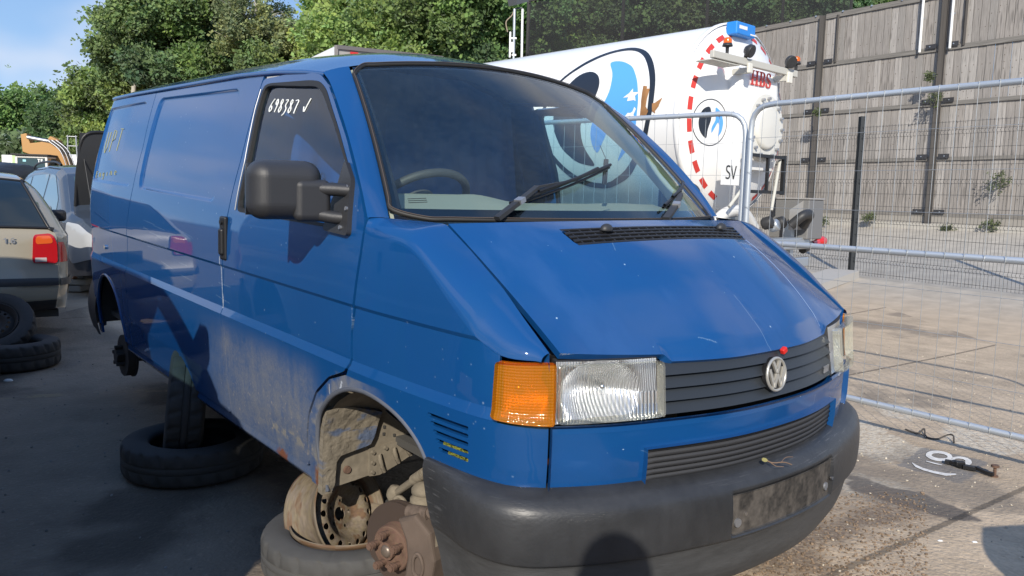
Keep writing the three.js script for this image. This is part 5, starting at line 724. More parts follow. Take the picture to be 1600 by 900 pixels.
  part('prop_stay', bar([0.10, cy - 0.98, 0.50], [0.40, cy - 0.42, 0.40], 0.018, 8), beige, t); part('prop_stay', bar([-0.75, cy - 0.95, 0.5], [-0.50, cy - 0.72, 0.52], 0.018, 8), beige, t);
  part('hose_cradle', [tube([[-0.80, cy - 1.20, 0.3], [-0.6, cy - 1.02, 0.36], [-0.3, cy - 1.0, 0.38], [0.0, cy - 1.18, 0.36]], 0.06, 24, 12)], std(0.62, 0.62, 0.60, 0.4), t);
  part('chassis', [box(0.12, 0.25, 7.2, -0.38, 0.98, -3.4), box(0.12, 0.25, 7.2, 0.38, 0.98, -3.4), box(1.9, 0.14, 0.12, 0.05, 0.95, 0.46, 0.02), box(0.5, 0.4, 7, 0, 1.15, -3.5)], M.zinc, t);
  part('tool_locker', box(0.36, 0.46, 0.5, 1.00, cy - 1.08, 0.32, 0.015), std(0.17, 0.17, 0.17, 0.6), t);
  part('locker_lid', box(0.38, 0.02, 0.52, 1.00, cy - 0.84, 0.32, 0.006), std(0.30, 0.29, 0.28, 0.6), t);
  for (let k = 0; k < 3; k++) part('tail_coupling', orient(lathe([[0.05, -0.06], [0.07, -0.04], [0.07, 0.04], [0.05, 0.06], [0, 0.06]], 18), V(0.12 + k * 0.14, cy - 1.12 - 0.03 * (k % 2), 0.45), V(0.2, 0.3, 1)), k % 2 ? M.zinc : M.plastic, t);
  part('hose_end', [tube([[0.45, cy - 1.15, 0.55], [0.52, cy - 1.03, 0.66], [0.66, cy - 1.02, 0.66], [0.74, cy - 1.15, 0.55]], 0.055, 20, 12)], M.plastic, t);
  part('rear_bumper', [box(2.1, 0.12, 0.10, 0.05, 0.72, 0.42, 0.02), box(0.08, 0.5, 0.1, -0.5, 0.95, 0.40), box(0.08, 0.5, 0.1, 0.7, 0.95, 0.40)], M.zinc, t);
  part('locker_side', grid(1, 1, (u, v) => V(lerp(0.50, 0.815, u), lerp(cy - 1.2, lerp(cy - 0.97, cy - 0.86, u), v), 0.50)), std(0.34, 0.33, 0.31, 0.6), t);
  part('mudguard', grid(20, 4, (u, v) => { const a = lerp(0.1, Math.PI - 0.1, u); return V(lerp(0.75, 1.1, v), 0.52 + 0.62 * Math.sin(a), -1.0 + 0.62 * Math.cos(a)); }), M.plastic, t);
  const lampRed = phys(0.55, 0.015, 0.015, 0.15, { clearcoat: 1 });
  part('marker_lamp', [bar([1.24, 0.92, 0.42], [1.40, 0.95, 0.42], 0.045, 14), orient(new THREE.SphereGeometry(0.062, 14, 10).scale(1.7, 1, 1), V(1.46, 0.96, 0.43), V(0, 1, 0))], lampRed, t);
  part('lamp_stem', [bar([1.05, 0.86, 0.40], [1.26, 0.92, 0.41], 0.05, 10), box(0.08, 0.11, 0.05, 1.40, 1.06, 0.42, 0.01)], M.plastic, t);
  for (const z of [-1.0, -2.3, -6.6]) for (const x of [-0.92, 0.92]) { const W = new THREE.Group(); W.name = 'wheel'; W.position.set(x, 0.5, z); W.rotation.z = Math.PI / 2; t.add(W); part('tyre', lathe([[0.28, -0.14], [0.45, -0.15], [0.5, -0.11], [0.5, 0.11], [0.45, 0.15], [0.28, 0.14]], 32), M.rubber, W); part('rim', lathe([[0, 0.04], [0.2, 0.05], [0.28, 0.10], [0.28, -0.1], [0, -0.05]], 24), M.steel, W); }
  part('cab', [box(2.3, 2.3, 1.9, 0, 2.0, -LEN - 1.5, 0.12)], white, t); part('cab_window', box(2.32, 0.8, 1.1, 0, 2.55, -LEN - 1.6, 0.05), M.darkGlass, t);
}
// ================================================================ neighbours of the van
function arc(cx, cy, r, a0, a1, n = 10) { return Array.from({ length: n + 1 }, (_, i) => [cx + r * Math.cos(lerp(a0, a1, i / n)), cy + r * Math.sin(lerp(a0, a1, i / n))]); }
// a car body from its side outline (x forward, y up): flanks with tumblehome, rounded into the skin over the top
function carShell(o) {
  const topL = o.top, under = o.under, outline = [...topL, ...under];
  const r = o.r ?? 0.10;
  const dist = (x, y) => { let d = 1e9; for (let i = 0; i + 1 < topL.length; i++) { const a = topL[i], b = topL[i + 1], dx = b[0] - a[0], dy = b[1] - a[1], t = clamp(((x - a[0]) * dx + (y - a[1]) * dy) / (dx * dx + dy * dy)); d = Math.min(d, Math.hypot(x - a[0] - t * dx, y - a[1] - t * dy)); } return d; };
  const W = (x, y) => o.w(x, y), hz = (x, y) => { const d = dist(x, y), e = d < r ? 0.55 * r * (1 - d / r) ** 2 : 0; return W(x, y) - e; };
  const side = (x, y, k = 0) => V(x, y, hz(x, y) + k);
  const R = panel(outline, o.holes || [], (x, y) => side(x, y), { h: o.h ?? 0.045, thick: 0 });
  const len = [0]; for (let i = 1; i < topL.length; i++) len.push(len[i - 1] + Math.hypot(topL[i][0] - topL[i - 1][0], topL[i][1] - topL[i - 1][1]));
  const TL = len[len.length - 1];
  const topAt = t => { const s = clamp(t) * TL; let i = 1; while (i < len.length - 1 && len[i] < s) i++; const k = (s - len[i - 1]) / (len[i] - len[i - 1]); const a = topL[i - 1], b = topL[i]; return [lerp(a[0], b[0], k), lerp(a[1], b[1], k), (b[1] - a[1]), -(b[0] - a[0])]; };
  const skin = (t, u, k = 0) => { const q = topAt(t), a = topAt(Math.max(0, t - 0.012)), b = topAt(Math.min(1, t + 0.012)); let nx = a[3] * 0 + -(b[1] - a[1]), ny = (b[0] - a[0]); const l = Math.hypot(nx, ny) || 1; nx /= l; ny /= l; if (o.flipN) { nx = -nx; ny = -ny; } const w = hz(q[0], q[1]), c = (o.crown ?? 0.035) * (1 - u * u) + k; return V(q[0] + nx * c, q[1] + ny * c, u * w); };
  const S = grid(24, o.nt ?? 120, (u, v) => skin(v, 2 * u - 1));
  return { body: [R, mirrorZ(R), S], side, skin, topAt, TL, hz };
}
function wheel(r, w, parent, x, y, z, mat) { const G = new THREE.Group(); G.name = 'wheel'; G.position.set(x, y, z); G.rotation.x = z > 0 ? Math.PI / 2 : -Math.PI / 2; parent.add(G); part('tyre', lathe([[r * 0.64, -w / 2], [r * 0.9, -w * 0.52], [r * 0.99, -w * 0.4], [r, 0], [r * 0.99, w * 0.4], [r * 0.9, w * 0.52], [r * 0.64, w / 2]], 40), M.rubber, G); part('rim', lathe([[0, w * 0.32], [r * 0.2, w * 0.34], [r * 0.3, w * 0.22], [r * 0.55, w * 0.2], [r * 0.6, w * 0.46], [r * 0.65, w * 0.5], [r * 0.62, -w * 0.4], [0, -w * 0.2]], 32), mat, G); return G; }
const carPaint = (r, g, b, rough = 0.4) => phys(r, g, b, rough, { clearcoat: 1, clearcoatRoughness: 0.06 });

// ---- hatchback: x = 0 at the rear bumper, forward to 4.15
function hatchback(name, label, paint, pos, head, group) {
  const t = thing(name, label, 'hatchback', pos, 0, group);
  const F = V(Math.sin(head), 0, -Math.cos(head)); t.quaternion.setFromRotationMatrix(new THREE.Matrix4().makeBasis(F, V(0, 1, 0), V(-F.z, 0, F.x)));
  // top runs from the rear bumper foot over the roof to the nose
  const top = [[0.10, 0.30], [0.02, 0.36], [0.0, 0.46], [0.015, 0.56], [0.035, 0.60], [0.055, 0.75], [0.07, 0.90], [0.13, 1.02], [0.27, 1.22], [0.40, 1.36], [0.50, 1.405], [0.75, 1.435], [1.2, 1.45], [1.7, 1.44], [2.1, 1.40], [2.35, 1.32], [2.9, 1.05], [3.1, 0.98], [3.6, 0.89], [3.95, 0.78], [4.10, 0.66], [4.15, 0.50], [4.13, 0.34], [4.05, 0.25]];
  const under = [[3.72, 0.22], ...arc(3.30, 0.30, 0.345, -0.2, Math.PI + 0.2, 12).slice(0), [2.9, 0.20], [1.2, 0.20], ...arc(0.80, 0.30, 0.345, -0.2, Math.PI + 0.2, 12), [0.40, 0.26]];
  const c = carShell({ top, under, r: 0.13, w: (x, y) => { let w = 0.865 - (y > 0.92 ? (y - 0.92) * 0.56 : 0) - (y < 0.5 ? (0.5 - y) * 0.15 : 0); w -= 0.05 * smooth(0.45, 0, x) + 0.14 * smooth(3.5, 4.15, x); if (Math.abs(y - 0.63) < 0.02 && x > 0.5) w += 0.004; return w; }, flipN: false });
  part('body', c.body, paint, t);
  const tF = y => { let lo = 0, hi = 0.45; for (let i = 0; i < 40; i++) { const m = (lo + hi) / 2; c.topAt(m)[1] < y ? lo = m : hi = m; } return lo; };
  const y0 = tF(0.985), y1 = tF(1.375);
  const rw = part('rear_window', grid(20, 14, (u, v) => c.skin(lerp(y0, y1, v), (2 * u - 1) * 0.95, 0.006)), M.darkGlass, t);
  part('window_seal', (() => { const L = []; for (let i = 0; i <= 12; i++) L.push(c.skin(y0, lerp(-0.97, 0.97, i / 12), 0.006)); for (let i = 0; i <= 12; i++) L.push(c.skin(lerp(y0, y1, i / 12), 0.97, 0.006)); for (let i = 0; i <= 12; i++) L.push(c.skin(y1, lerp(0.97, -0.97, i / 12), 0.006)); for (let i = 1; i < 12; i++) L.push(c.skin(lerp(y1, y0, i / 12), -0.97, 0.006)); return tube(L, 0.012, 120, 6, true); })(), M.black, rw);
  part('rear_wiper', [bar(c.skin(y0 + 0.006, 0, 0.02), c.skin(y0 + 0.03, 0.45, 0.025), 0.009, 6)], M.black, rw);
  // tail lamps wrap the corner
  const red = phys(0.40, 0.008, 0.008, 0.12, { clearcoat: 1 }), am = phys(0.62, 0.10, 0.012, 0.15, { clearcoat: 1 }), clear = phys(0.42, 0.36, 0.34, 0.15, { clearcoat: 1 });
  for (const s of [1, -1]) {
    const L = new THREE.Group(); L.name = 'tail_lamp'; t.add(L);
    const seg = (a, b, h0, h1, m, n) => part(n, [grid(8, 8, (u, v) => c.skin(tF(lerp(h0, h1, v)), s * lerp(a, b, u), (n === 'red_lens' ? 0.012 : 0.017) * Math.sqrt(Math.max(0, 1 - (2 * v - 1) ** 6)))), ...(b > 0.995 ? [grid(8, 8, (u, v) => { const y = lerp(h0, h1, v), q = c.topAt(tF(y)); const p = c.side(q[0] + u * 0.09 * (1 - 0.5 * v * v), y, 0.008); p.z *= s; return p; })] : [])], m, L);
    const lensP = (P, k, m, n) => part(n, panel(roundPoly(P, 0.035, 4), [], (a, y) => c.skin(tF(y), s * a, k), { h: 0.02, thick: 0.014, face: V(-1, 0.2, 0) }), m, L);
    lensP([[0.745, 0.695], [0.765, 0.925], [0.955, 0.94], [1.0, 0.86], [1.0, 0.69]], 0.014, red, 'red_lens'); seg(0.985, 1.0, 0.70, 0.87, red, 'red_lens'); lensP([[0.785, 0.85], [0.79, 0.915], [0.94, 0.92], [0.965, 0.86]], 0.017, am, 'amber_lens'); seg(0.775, 0.89, 0.695, 0.745, clear, 'reverse_lens');
  }
  const badgeZ = 0.48; const bt = new TextGeometry('1.6', { font: FONT.bold, size: 0.045, depth: 0.003, curveSegments: 3 }); bt.rotateY(-Math.PI / 2); const q = c.skin(tF(0.86), 0.5, 0.010); bt.translate(q.x, q.y, q.z - 0.02); part('engine_badge', bt, M.steel, t);
  part('bumper_strip', [grid(40, 3, (u, v) => c.skin(tF(lerp(0.505, 0.565, v)), 2 * u - 1, 0.018 + 0.006 * Math.sin(v * 3))), ...[1, -1].map(s => grid(10, 3, (u, v) => { const y = lerp(0.505, 0.565, v), a = c.topAt(tF(y)); const p = c.side(a[0] + u * 0.42, y, 0.016); p.z *= s; return p; }))], M.plastic, t);
  part('lower_bumper', [grid(40, 3, (u, v) => c.skin(lerp(0.0, tF(0.385), v), 2 * u - 1, 0.006))], M.plastic, t);
  for (const s of [1, -1]) { const P = roundPoly([[0.62, 1.02], [0.75, 1.30], [1.0, 1.36], [1.62, 1.365], [1.62, 0.99]], 0.05), Q = roundPoly([[1.70, 0.985], [1.70, 1.362], [2.05, 1.335], [2.45, 1.13], [2.62, 0.985]], 0.05); for (const K of [P, Q]) part('side_window', panel(K, [], (x, y) => { const p = c.side(x, y, 0.004); p.z *= s; return p; }, { h: 0.12, thick: 0 }), M.darkGlass, t); part('door_mirror', (() => { const g = new RoundedBoxGeometry(0.12, 0.13, 0.2, 3, 0.04); g.translate(2.5, 1.02, s * 0.95); return g; })(), M.black, t); part('door_gap', [tube([[1.66, 0.95], [1.67, 0.6], [1.62, 0.28]].map(([x, y]) => { const p = c.side(x, y, 0.0); p.z *= s; return p; }), 0.006, 12, 5), tube([[2.72, 0.9], [2.75, 0.6], [2.70, 0.28]].map(([x, y]) => { const p = c.side(x, y, 0); p.z *= s; return p; }), 0.006, 12, 5)], M.dark, t); }
  part('windscreen', grid(16, 10, (u, v) => c.skin(lerp(c.topAt ? 0.66 : 0, 0.755, v), (2 * u - 1) * 0.9, 0.006)), M.darkGlass, t);
  part('number_plate', (() => { const p = c.skin(tF(0.70), 0, 0.0); const g = box(0.012, 0.11, 0.52, p.x - 0.02, p.y, 0, 0.004); return g; })(), M.plastic, t);
  part('underside', box(3.6, 0.06, 1.5, 2.0, 0.24, 0), M.under, t);
  part('exhaust', bar([0.05, 0.24, -0.45], [0.6, 0.26, -0.45], 0.03, 12), M.drum, t);
  return t;
}
const beige = carPaint(0.30, 0.265, 0.195, 0.35);
const gold = hatchback('gold_hatchback', 'pale gold hatchback with red tail lamps at the left edge, raised on loose wheels', beige, [-4.49, 0.03, -6.40], -0.60);
gold.position.y = 0.05;
// ---- grey people carrier, nose towards the yard, bonnet up, front wheel gone
{
  const t = thing('people_carrier', 'grey blue people carrier with raised bonnet and missing front wheel behind the gold hatchback', 'people carrier', [-5.30, 0, -11.1]);
  const F = V(0.66, 0, 0.75).normalize(); t.quaternion.setFromRotationMatrix(new THREE.Matrix4().makeBasis(F, V(0, 1, 0), V(-F.z, 0, F.x)));
  const top = [[-3.3, 0.32], [-3.38, 0.5], [-3.36, 0.85], [-3.25, 1.15], [-3.08, 1.48], [-2.9, 1.60], [-2.5, 1.66], [-1.7, 1.69], [-0.9, 1.65], [-0.55, 1.56], [0.05, 1.20], [0.25, 1.08], [0.6, 0.99], [0.84, 0.86], [0.90, 0.70], [0.92, 0.5], [0.90, 0.3]];
  const under = [[0.50, 0.26], ...arc(0.06, 0.32, 0.36, -0.2, Math.PI + 0.2, 12), [-0.5, 0.22], [-2.1, 0.22], ...arc(-2.6, 0.32, 0.35, -0.2, Math.PI + 0.2, 12), [-3.1, 0.28]];
  const c = carShell({ top, under, r: 0.12, w: (x, y) => 0.88 - (y > 0.95 ? (y - 0.95) * 0.30 : 0) - 0.16 * smooth(0.3, 0.95, x) - 0.06 * smooth(-2.8, -3.4, x) });
  part('body', c.body, carPaint(0.030, 0.042, 0.062, 0.6), t);
  for (const s of [1, -1]) for (const P of [[[-3.0, 1.08], [-2.85, 1.45], [-2.35, 1.54], [-2.30, 1.05]], [[-2.22, 1.05], [-2.26, 1.545], [-1.25, 1.565], [-1.20, 1.03]], [[-1.12, 1.03], [-1.16, 1.565], [-0.85, 1.545], [-0.30, 1.22], [-0.22, 1.03]]]) part('side_window', panel(roundPoly(P, 0.06), [], (x, y) => { const p = c.side(x, y, 0.004); p.z *= s; return p; }, { h: 0.12, thick: 0 }), phys(0.05, 0.10, 0.105, 0.03, { clearcoat: 1, clearcoatRoughness: 0.02 }), t);
  part('windscreen', grid(16, 10, (u, v) => c.skin(lerp(0.655, 0.775, v), (2 * u - 1) * 0.88, 0.006)), phys(0.06, 0.10, 0.10, 0.03, { clearcoat: 1 }), t);
  const m = new RoundedBoxGeometry(0.12, 0.15, 0.24, 4, 0.05); for (const s of [1, -1]) part('door_mirror', [m.clone().translate(-0.32, 1.07, s * 1.0), box(0.05, 0.04, 0.2, -0.3, 1.02, s * 0.9, 0.01)], s > 0 ? carPaint(0.42, 0.44, 0.46) : M.black, t);
  part('roof_bar', tube([[-2.7, 1.66, 0.62], [-2.5, 1.72, 0.62], [-1.2, 1.735, 0.62], [-0.9, 1.69, 0.62]], 0.016, 20, 8), M.black, t); part('roof_bar', tube([[-2.7, 1.66, -0.62], [-2.5, 1.72, -0.62], [-1.2, 1.735, -0.62], [-0.9, 1.69, -0.62]], 0.016, 20, 8), M.black, t);
  for (const s of [1, -1]) { part('door_gap', tube([[-1.16, 1.0], [-1.17, 0.6], [-1.15, 0.3]].map(([x, y]) => { const p = c.side(x, y, 0); p.z *= s; return p; }), 0.006, 12, 5), M.dark, t); part('door_gap', tube([[-0.2, 1.0], [-0.16, 0.75], [-0.30, 0.55], [-0.34, 0.3]].map(([x, y]) => { const p = c.side(x, y, 0); p.z *= s; return p; }), 0.006, 12, 5), M.dark, t); part('door_handle', (() => { const p = c.side(-1.0, 0.92, 0.015); return box(0.18, 0.03, 0.03, p.x, p.y, p.z * s, 0.01); })(), carPaint(0.16, 0.18, 0.2), t); }
  part('silver_wing', panel(roundPoly([[0.34, 0.62], [0.42, 0.95], [0.62, 0.93], [0.86, 0.80], [0.89, 0.5], [0.52, 0.42]], 0.04), [], (x, y) => c.side(x, y, 0.008), { h: 0.06, thick: 0.02 }), carPaint(0.36, 0.37, 0.38), t);
  const hood = grid(14, 10, (u, v) => V(0.12 + 0.26 * v + 0.05 * Math.sin(v * 3), 1.10 + v * 0.98, lerp(-0.72, 0.72, u) * (1 - 0.06 * v)));
  part('raised_bonnet', hood, M.plastic, t); part('bonnet_frame', [tube([[0.14, 1.12, 0.70], [0.30, 1.7, 0.68], [0.38, 2.06, 0.60], [0.38, 2.07, 0], [0.38, 2.06, -0.6]], 0.022, 40, 8), tube([[0.2, 1.2, 0.45], [0.32, 1.8, 0.45]], 0.015, 10, 6), bar([0.62, 1.0, 0.6], [0.33, 1.75, 0.62], 0.008, 6)], M.black, t);
  part('engine', [box(0.55, 0.3, 0.7, 0.45, 0.93, 0, 0.06), box(0.2, 0.2, 0.3, 0.5, 1.10, 0.3, 0.04), bar([0.3, 1.05, -0.4], [0.6, 1.08, 0.2], 0.05, 10)], M.drum, t);
  part('wheel_arch', grid(14, 3, (u, v) => { const a = lerp(-0.2, Math.PI + 0.2, u); return V(0.06 + 0.36 * Math.cos(a), 0.32 + 0.36 * Math.sin(a), lerp(0.80, 0.4, v)); }), M.drum, t);
  part('spring_strut', [bar([0.06, 0.3, 0.62], [0.06, 0.85, 0.55], 0.05, 12), bar([0.06, 0.30, 0.55], [0.06, 0.30, 0.75], 0.12, 20)], new THREE.MeshStandardMaterial({ map: mottle(0.26, 0.11, 0.05, 0.4), roughness: 0.9 }), t);
  part('underside', box(3.8, 0.06, 1.5, -1.3, 0.26, 0), M.under, t); wheel(0.31, 0.19, t, -2.6, 0.31, 0.76, M.steel); wheel(0.31, 0.19, t, -2.6, 0.31, -0.76, M.steel);
}
// ---- white saloon behind
{
  const t = thing('white_car', 'white car seen between the gold hatchback and the people carrier, its window dark', 'car', [-8.9, 0, -14.4]);
  const F = V(0.62, 0, 0.78).normalize(); t.quaternion.setFromRotationMatrix(new THREE.Matrix4().makeBasis(F, V(0, 1, 0), V(-F.z, 0, F.x)));
  const top = [[-2.1, 0.3], [-2.2, 0.5], [-2.15, 0.9], [-1.9, 1.0], [-1.5, 1.38], [-1.0, 1.47], [-0.2, 1.46], [0.3, 1.34], [0.95, 1.0], [1.7, 0.88], [1.95, 0.7], [2.0, 0.45], [1.95, 0.28]];
  const c = carShell({ top, under: [[1.5, 0.24], [-1.6, 0.24]], r: 0.12, h: 0.1, w: (x, y) => 0.86 - (y > 0.9 ? (y - 0.9) * 0.33 : 0) - 0.1 * smooth(1.4, 2, x) });
  part('body', c.body, carPaint(0.72, 0.73, 0.74), t); for (const s of [1, -1]) for (const P of [[[-1.55, 1.02], [-1.25, 1.36], [-0.42, 1.39], [-0.40, 0.99]], [[-0.32, 0.99], [-0.34, 1.39], [0.2, 1.30], [0.7, 1.0]]]) part('side_window', panel(roundPoly(P, 0.05), [], (x, y) => { const p = c.side(x, y, 0.004); p.z *= s; return p; }, { h: 0.15, thick: 0 }), M.darkGlass, t);
  part('windscreen', grid(12, 8, (u, v) => c.skin(lerp(0.60, 0.735, v), (2 * u - 1) * 0.88, 0.008)), M.darkGlass, t);
  for (const x of [-1.35, 1.25]) for (const s of [1, -1]) wheel(0.3, 0.19, t, x, 0.3, s * 0.78, M.steel);
}
// ---- tracked excavator far left
{
  const p = at(66, 268, 30); const t = thing('excavator', 'orange excavator with white cab and folded arm far behind the parked cars', 'excavator', [p.x, 0, p.z], 0.15); t.scale.setScalar(0.8);
  const or = std(0.44, 0.235, 0.075, 0.55), wh = std(0.72, 0.70, 0.64, 0.45);
  const cab = part('cab', [box(1.35, 0.10, 1.5, -0.15, 3.02, 0, 0.04), box(0.10, 1.5, 0.10, -0.78, 2.25, 0.7, 0.02), box(0.10, 1.5, 0.10, 0.48, 2.25, 0.7, 0.02), box(1.35, 0.35, 1.5, -0.15, 1.65, 0, 0.03), box(0.08, 1.5, 1.4, -0.80, 2.25, 0)], wh, t);
  part('cab_glass', [box(1.2, 1.2, 0.03, -0.15, 2.4, 0.70), box(0.03, 1.2, 1.3, 0.48, 2.4, 0)], phys(0.02, 0.05, 0.055, 0.04, { clearcoat: 1 }), t); part('cab_roof', box(1.6, 0.08, 1.7, -0.2, 3.11, 0, 0.03), M.dark, t);
  const tx = new TextGeometry('TE', { font: FONT.bold, size: 0.16, depth: 0.004, curveSegments: 2 }); tx.translate(0.10, 2.78, 0.722); part('window_sticker', tx, M.white, t); part('window_label', box(0.14, 0.10, 0.004, -0.45, 2.85, 0.722), std(0.3, 0.6, 0.65, 0.5), t);
  part('house', [box(3.0, 0.75, 2.4, 1.2, 1.55, -0.6, 0.12), box(2.2, 0.5, 2.0, 1.6, 2.05, -0.8, 0.12)], or, t); part('counterweight', box(2.6, 0.35, 0.5, 1.6, 2.05, 0.45, 0.08), std(0.16, 0.14, 0.13, 0.7), t);
  const bs = new THREE.Shape(); [[-0.35, 3.1], [-0.9, 3.3], [-0.95, 4.05], [-0.75, 4.1], [-0.6, 3.65], [0.1, 3.75], [0.3, 4.0], [0.6, 3.85], [1.2, 2.6], [1.5, 1.6], [1.1, 1.6], [0.7, 2.5], [0.3, 3.2]].forEach((q, i) => i ? bs.lineTo(...q) : bs.moveTo(...q)); const be = new THREE.ExtrudeGeometry(bs, { depth: 0.4, bevelEnabled: true, bevelSize: 0.03, bevelThickness: 0.03 }); be.translate(0, 0, -0.7); part('boom', be, or, t);
  part('ram', [bar([-0.7, 3.95, -0.3], [0.5, 3.75, -0.3], 0.09, 10)], M.steel, t);
  for (let k = 0; k < 5; k++) part('hose', tube([[0.2 + k * 0.10, 3.85, -0.15], [0.75 + k * 0.09, 3.4, -0.1], [1.05 + k * 0.09, 2.6, -0.05], [1.25 + k * 0.09, 1.7, 0]], 0.028, 16, 6), k % 2 ? M.black : M.steel, t);
  for (const s of [-1, 1]) part('track', box(3.4, 0.8, 0.55, 0.4, 0.42, s * 1.0 - 0.5, 0.3), M.dark, t);
}
{
  const p = at(114, 262, 33); const t = thing('ladder_frame', 'small grey access ladder standing above the white roof behind the excavator', 'ladder', [p.x, 0, p.z], 0.2);
  const a = at(114, 262, 33).y; part('stile', bar([-0.22, 1.2, 0], [-0.15, 3.45, 0], 0.03, 8), M.steel, t); part('stile', bar([0.22, 1.2, 0], [0.15, 3.45, 0], 0.03, 8), M.steel, t); for (let k = 0; k < 6; k++) part('rung', bar([-0.2, 1.5 + k * 0.38, 0], [0.2, 1.5 + k * 0.38, 0], 0.02, 6), M.steel, t);
}
{
  const p = at(112, 270, 36); const t = thing('white_trailer', 'long low white trailer body on the horizon beyond the people carrier', 'trailer', [p.x, 0, p.z], 0.1);
  part('body', box(2.6, 0.55, 1.2, 0.3, 2.5, 0, 0.05), M.white, t); part('rail', box(2.65, 1.3, 1.0, 0.3, 1.55, 0, 0.02), M.steel, t); for (const x of [-0.6, 1.0]) wheel(0.42, 0.25, t, x, 0.42, 0.5, M.steel);
}
for (const [px, w, h, col, label] of [[6, 0.6, 1.1, [0.62, 0.62, 0.6], 'white panel board at the far left edge on the horizon'], [20, 0.8, 1.6, [0.75, 0.75, 0.74], 'tall white board with a dark base left of the excavator'], [30, 0.5, 1.6, [0.45, 0.62, 0.30], 'narrow pale green board close to the excavator cab']]) { const p = at(px, 250, 32), t = thing('site_board', label, 'board', [p.x, 0, p.z], 0.1); part('board', box(w, h * 0.7, 0.06, 0, 1.2 + h * 0.5, 0, 0.01), std(...col, 0.6), t); part('leg', bar([-w * 0.3, 0, 0], [-w * 0.3, 1.4 + h * 0.2, 0], 0.04, 8), M.dark, t); part('leg', bar([w * 0.3, 0, 0], [w * 0.3, 1.4 + h * 0.2, 0], 0.04, 8), M.dark, t); }
{ // black sheeted heap behind the gold hatchback
  const p = at(20, 285, 22); const t = thing('black_sheeted_heap', 'black plastic sheet draped over a rounded heap behind the gold hatchback roof', 'heap', [p.x, 0, p.z]);
  part('sheet', grid(50, 24, (u, v) => { const a = u * 2 - 1, b = v * Math.PI; const w = 1.9 + 0.1 * fbm(u * 8, v * 4, 3, 5); const y = (1.98 + 0.10 * (fbm(u * 9, v * 30, 4, 6) - 0.5)) * Math.pow(Math.max(0, 1 - Math.pow(Math.abs(a), 5)), 0.5) * Math.pow(Math.sin(b), 0.45); return V(a * 1.25 + 0 - 0.35, y, -Math.cos(b) * w); }), new THREE.MeshStandardMaterial({ color: lin(0.012, 0.012, 0.013), roughness: 0.45, side: THREE.DoubleSide, bumpMap: T.grain, bumpScale: 0.05 }), t);
}
{ // scrap by the people carrier's missing wheel
  const p = onGround(118, 455); const t = thing('rusty_axle_part', 'rusty brown axle casting standing on the ground before the people carrier', 'car part', [p.x, 0, p.z]);
  part('casting', [lathe([[0.05, 0.35], [0.12, 0.4], [0.10, 0.55], [0.14, 0.62], [0.09, 0.72], [0.05, 0.8], [0, 0.8]], 14), bar([-0.25, 0.42, 0], [0.25, 0.5, 0.05], 0.05, 10), bar([0.05, 0.7, 0], [0.18, 0.9, 0.05], 0.03, 8)], new THREE.MeshStandardMaterial({ map: mottle(0.24, 0.10, 0.045, 0.5), roughness: 0.9 }), t);
  const q = thing('scrap_block', 'grey stack of flat engine castings under the rusty axle part', 'scrap', [p.x - 0.02, 0, p.z]); for (let k = 0; k < 4; k++) part('casting', box(0.34 + 0.08 * (k % 2), 0.08, 0.3, 0.03 * (k % 3), 0.05 + k * 0.09, 0, 0.015), std(0.28 + k * 0.05, 0.27 + k * 0.05, 0.25 + k * 0.04, 0.7), q);
}
// ================================================================ wood behind the yard
const leafGeo = (() => { // a sprig of five bent leaves
  const pos = [], idx = [], r = mulberry(3), nor = [];
  for (let k = 0; k < 6; k++) { const a = r() * 6.28, b = (r() - 0.5) * 1.8, c = V((r() - 0.5) * 0.9, (r() - 0.5) * 0.9, (r() - 0.5) * 0.9), d = V(Math.cos(a) * Math.cos(b), Math.sin(b), Math.sin(a) * Math.cos(b)), s = V(-Math.sin(a), 0.4 * (r() - 0.5), Math.cos(a)).normalize(), u = d.clone().cross(s).normalize(); const L = 0.42 + r() * 0.2, w = 0.15 + r() * 0.08; const P = [c.clone(), c.clone().addScaledVector(d, L * 0.5).addScaledVector(s, w).addScaledVector(u, 0.04), c.clone().addScaledVector(d, L), c.clone().addScaledVector(d, L * 0.5).addScaledVector(s, -w).addScaledVector(u, 0.04)]; const o = pos.length / 3; P.forEach(p => pos.push(p.x, p.y, p.z)); idx.push(o, o + 1, o + 2, o, o + 2, o + 3); }
  const g = new THREE.BufferGeometry(); g.setAttribute('position', new THREE.Float32BufferAttribute(pos, 3)); g.setIndex(idx); g.computeVertexNormals(); return g;
})();
const leafMat = new THREE.MeshPhysicalMaterial({ color: 0xffffff, roughness: 0.85, transmission: 0.45, thickness: 0, side: THREE.DoubleSide });
const barkMat = new THREE.MeshStandardMaterial({ map: mottle(0.16, 0.14, 0.115, 0.4), roughness: 0.95 });
const paleBark = new THREE.MeshStandardMaterial({ map: mottle(0.42, 0.39, 0.34, 0.3), roughness: 0.95 });
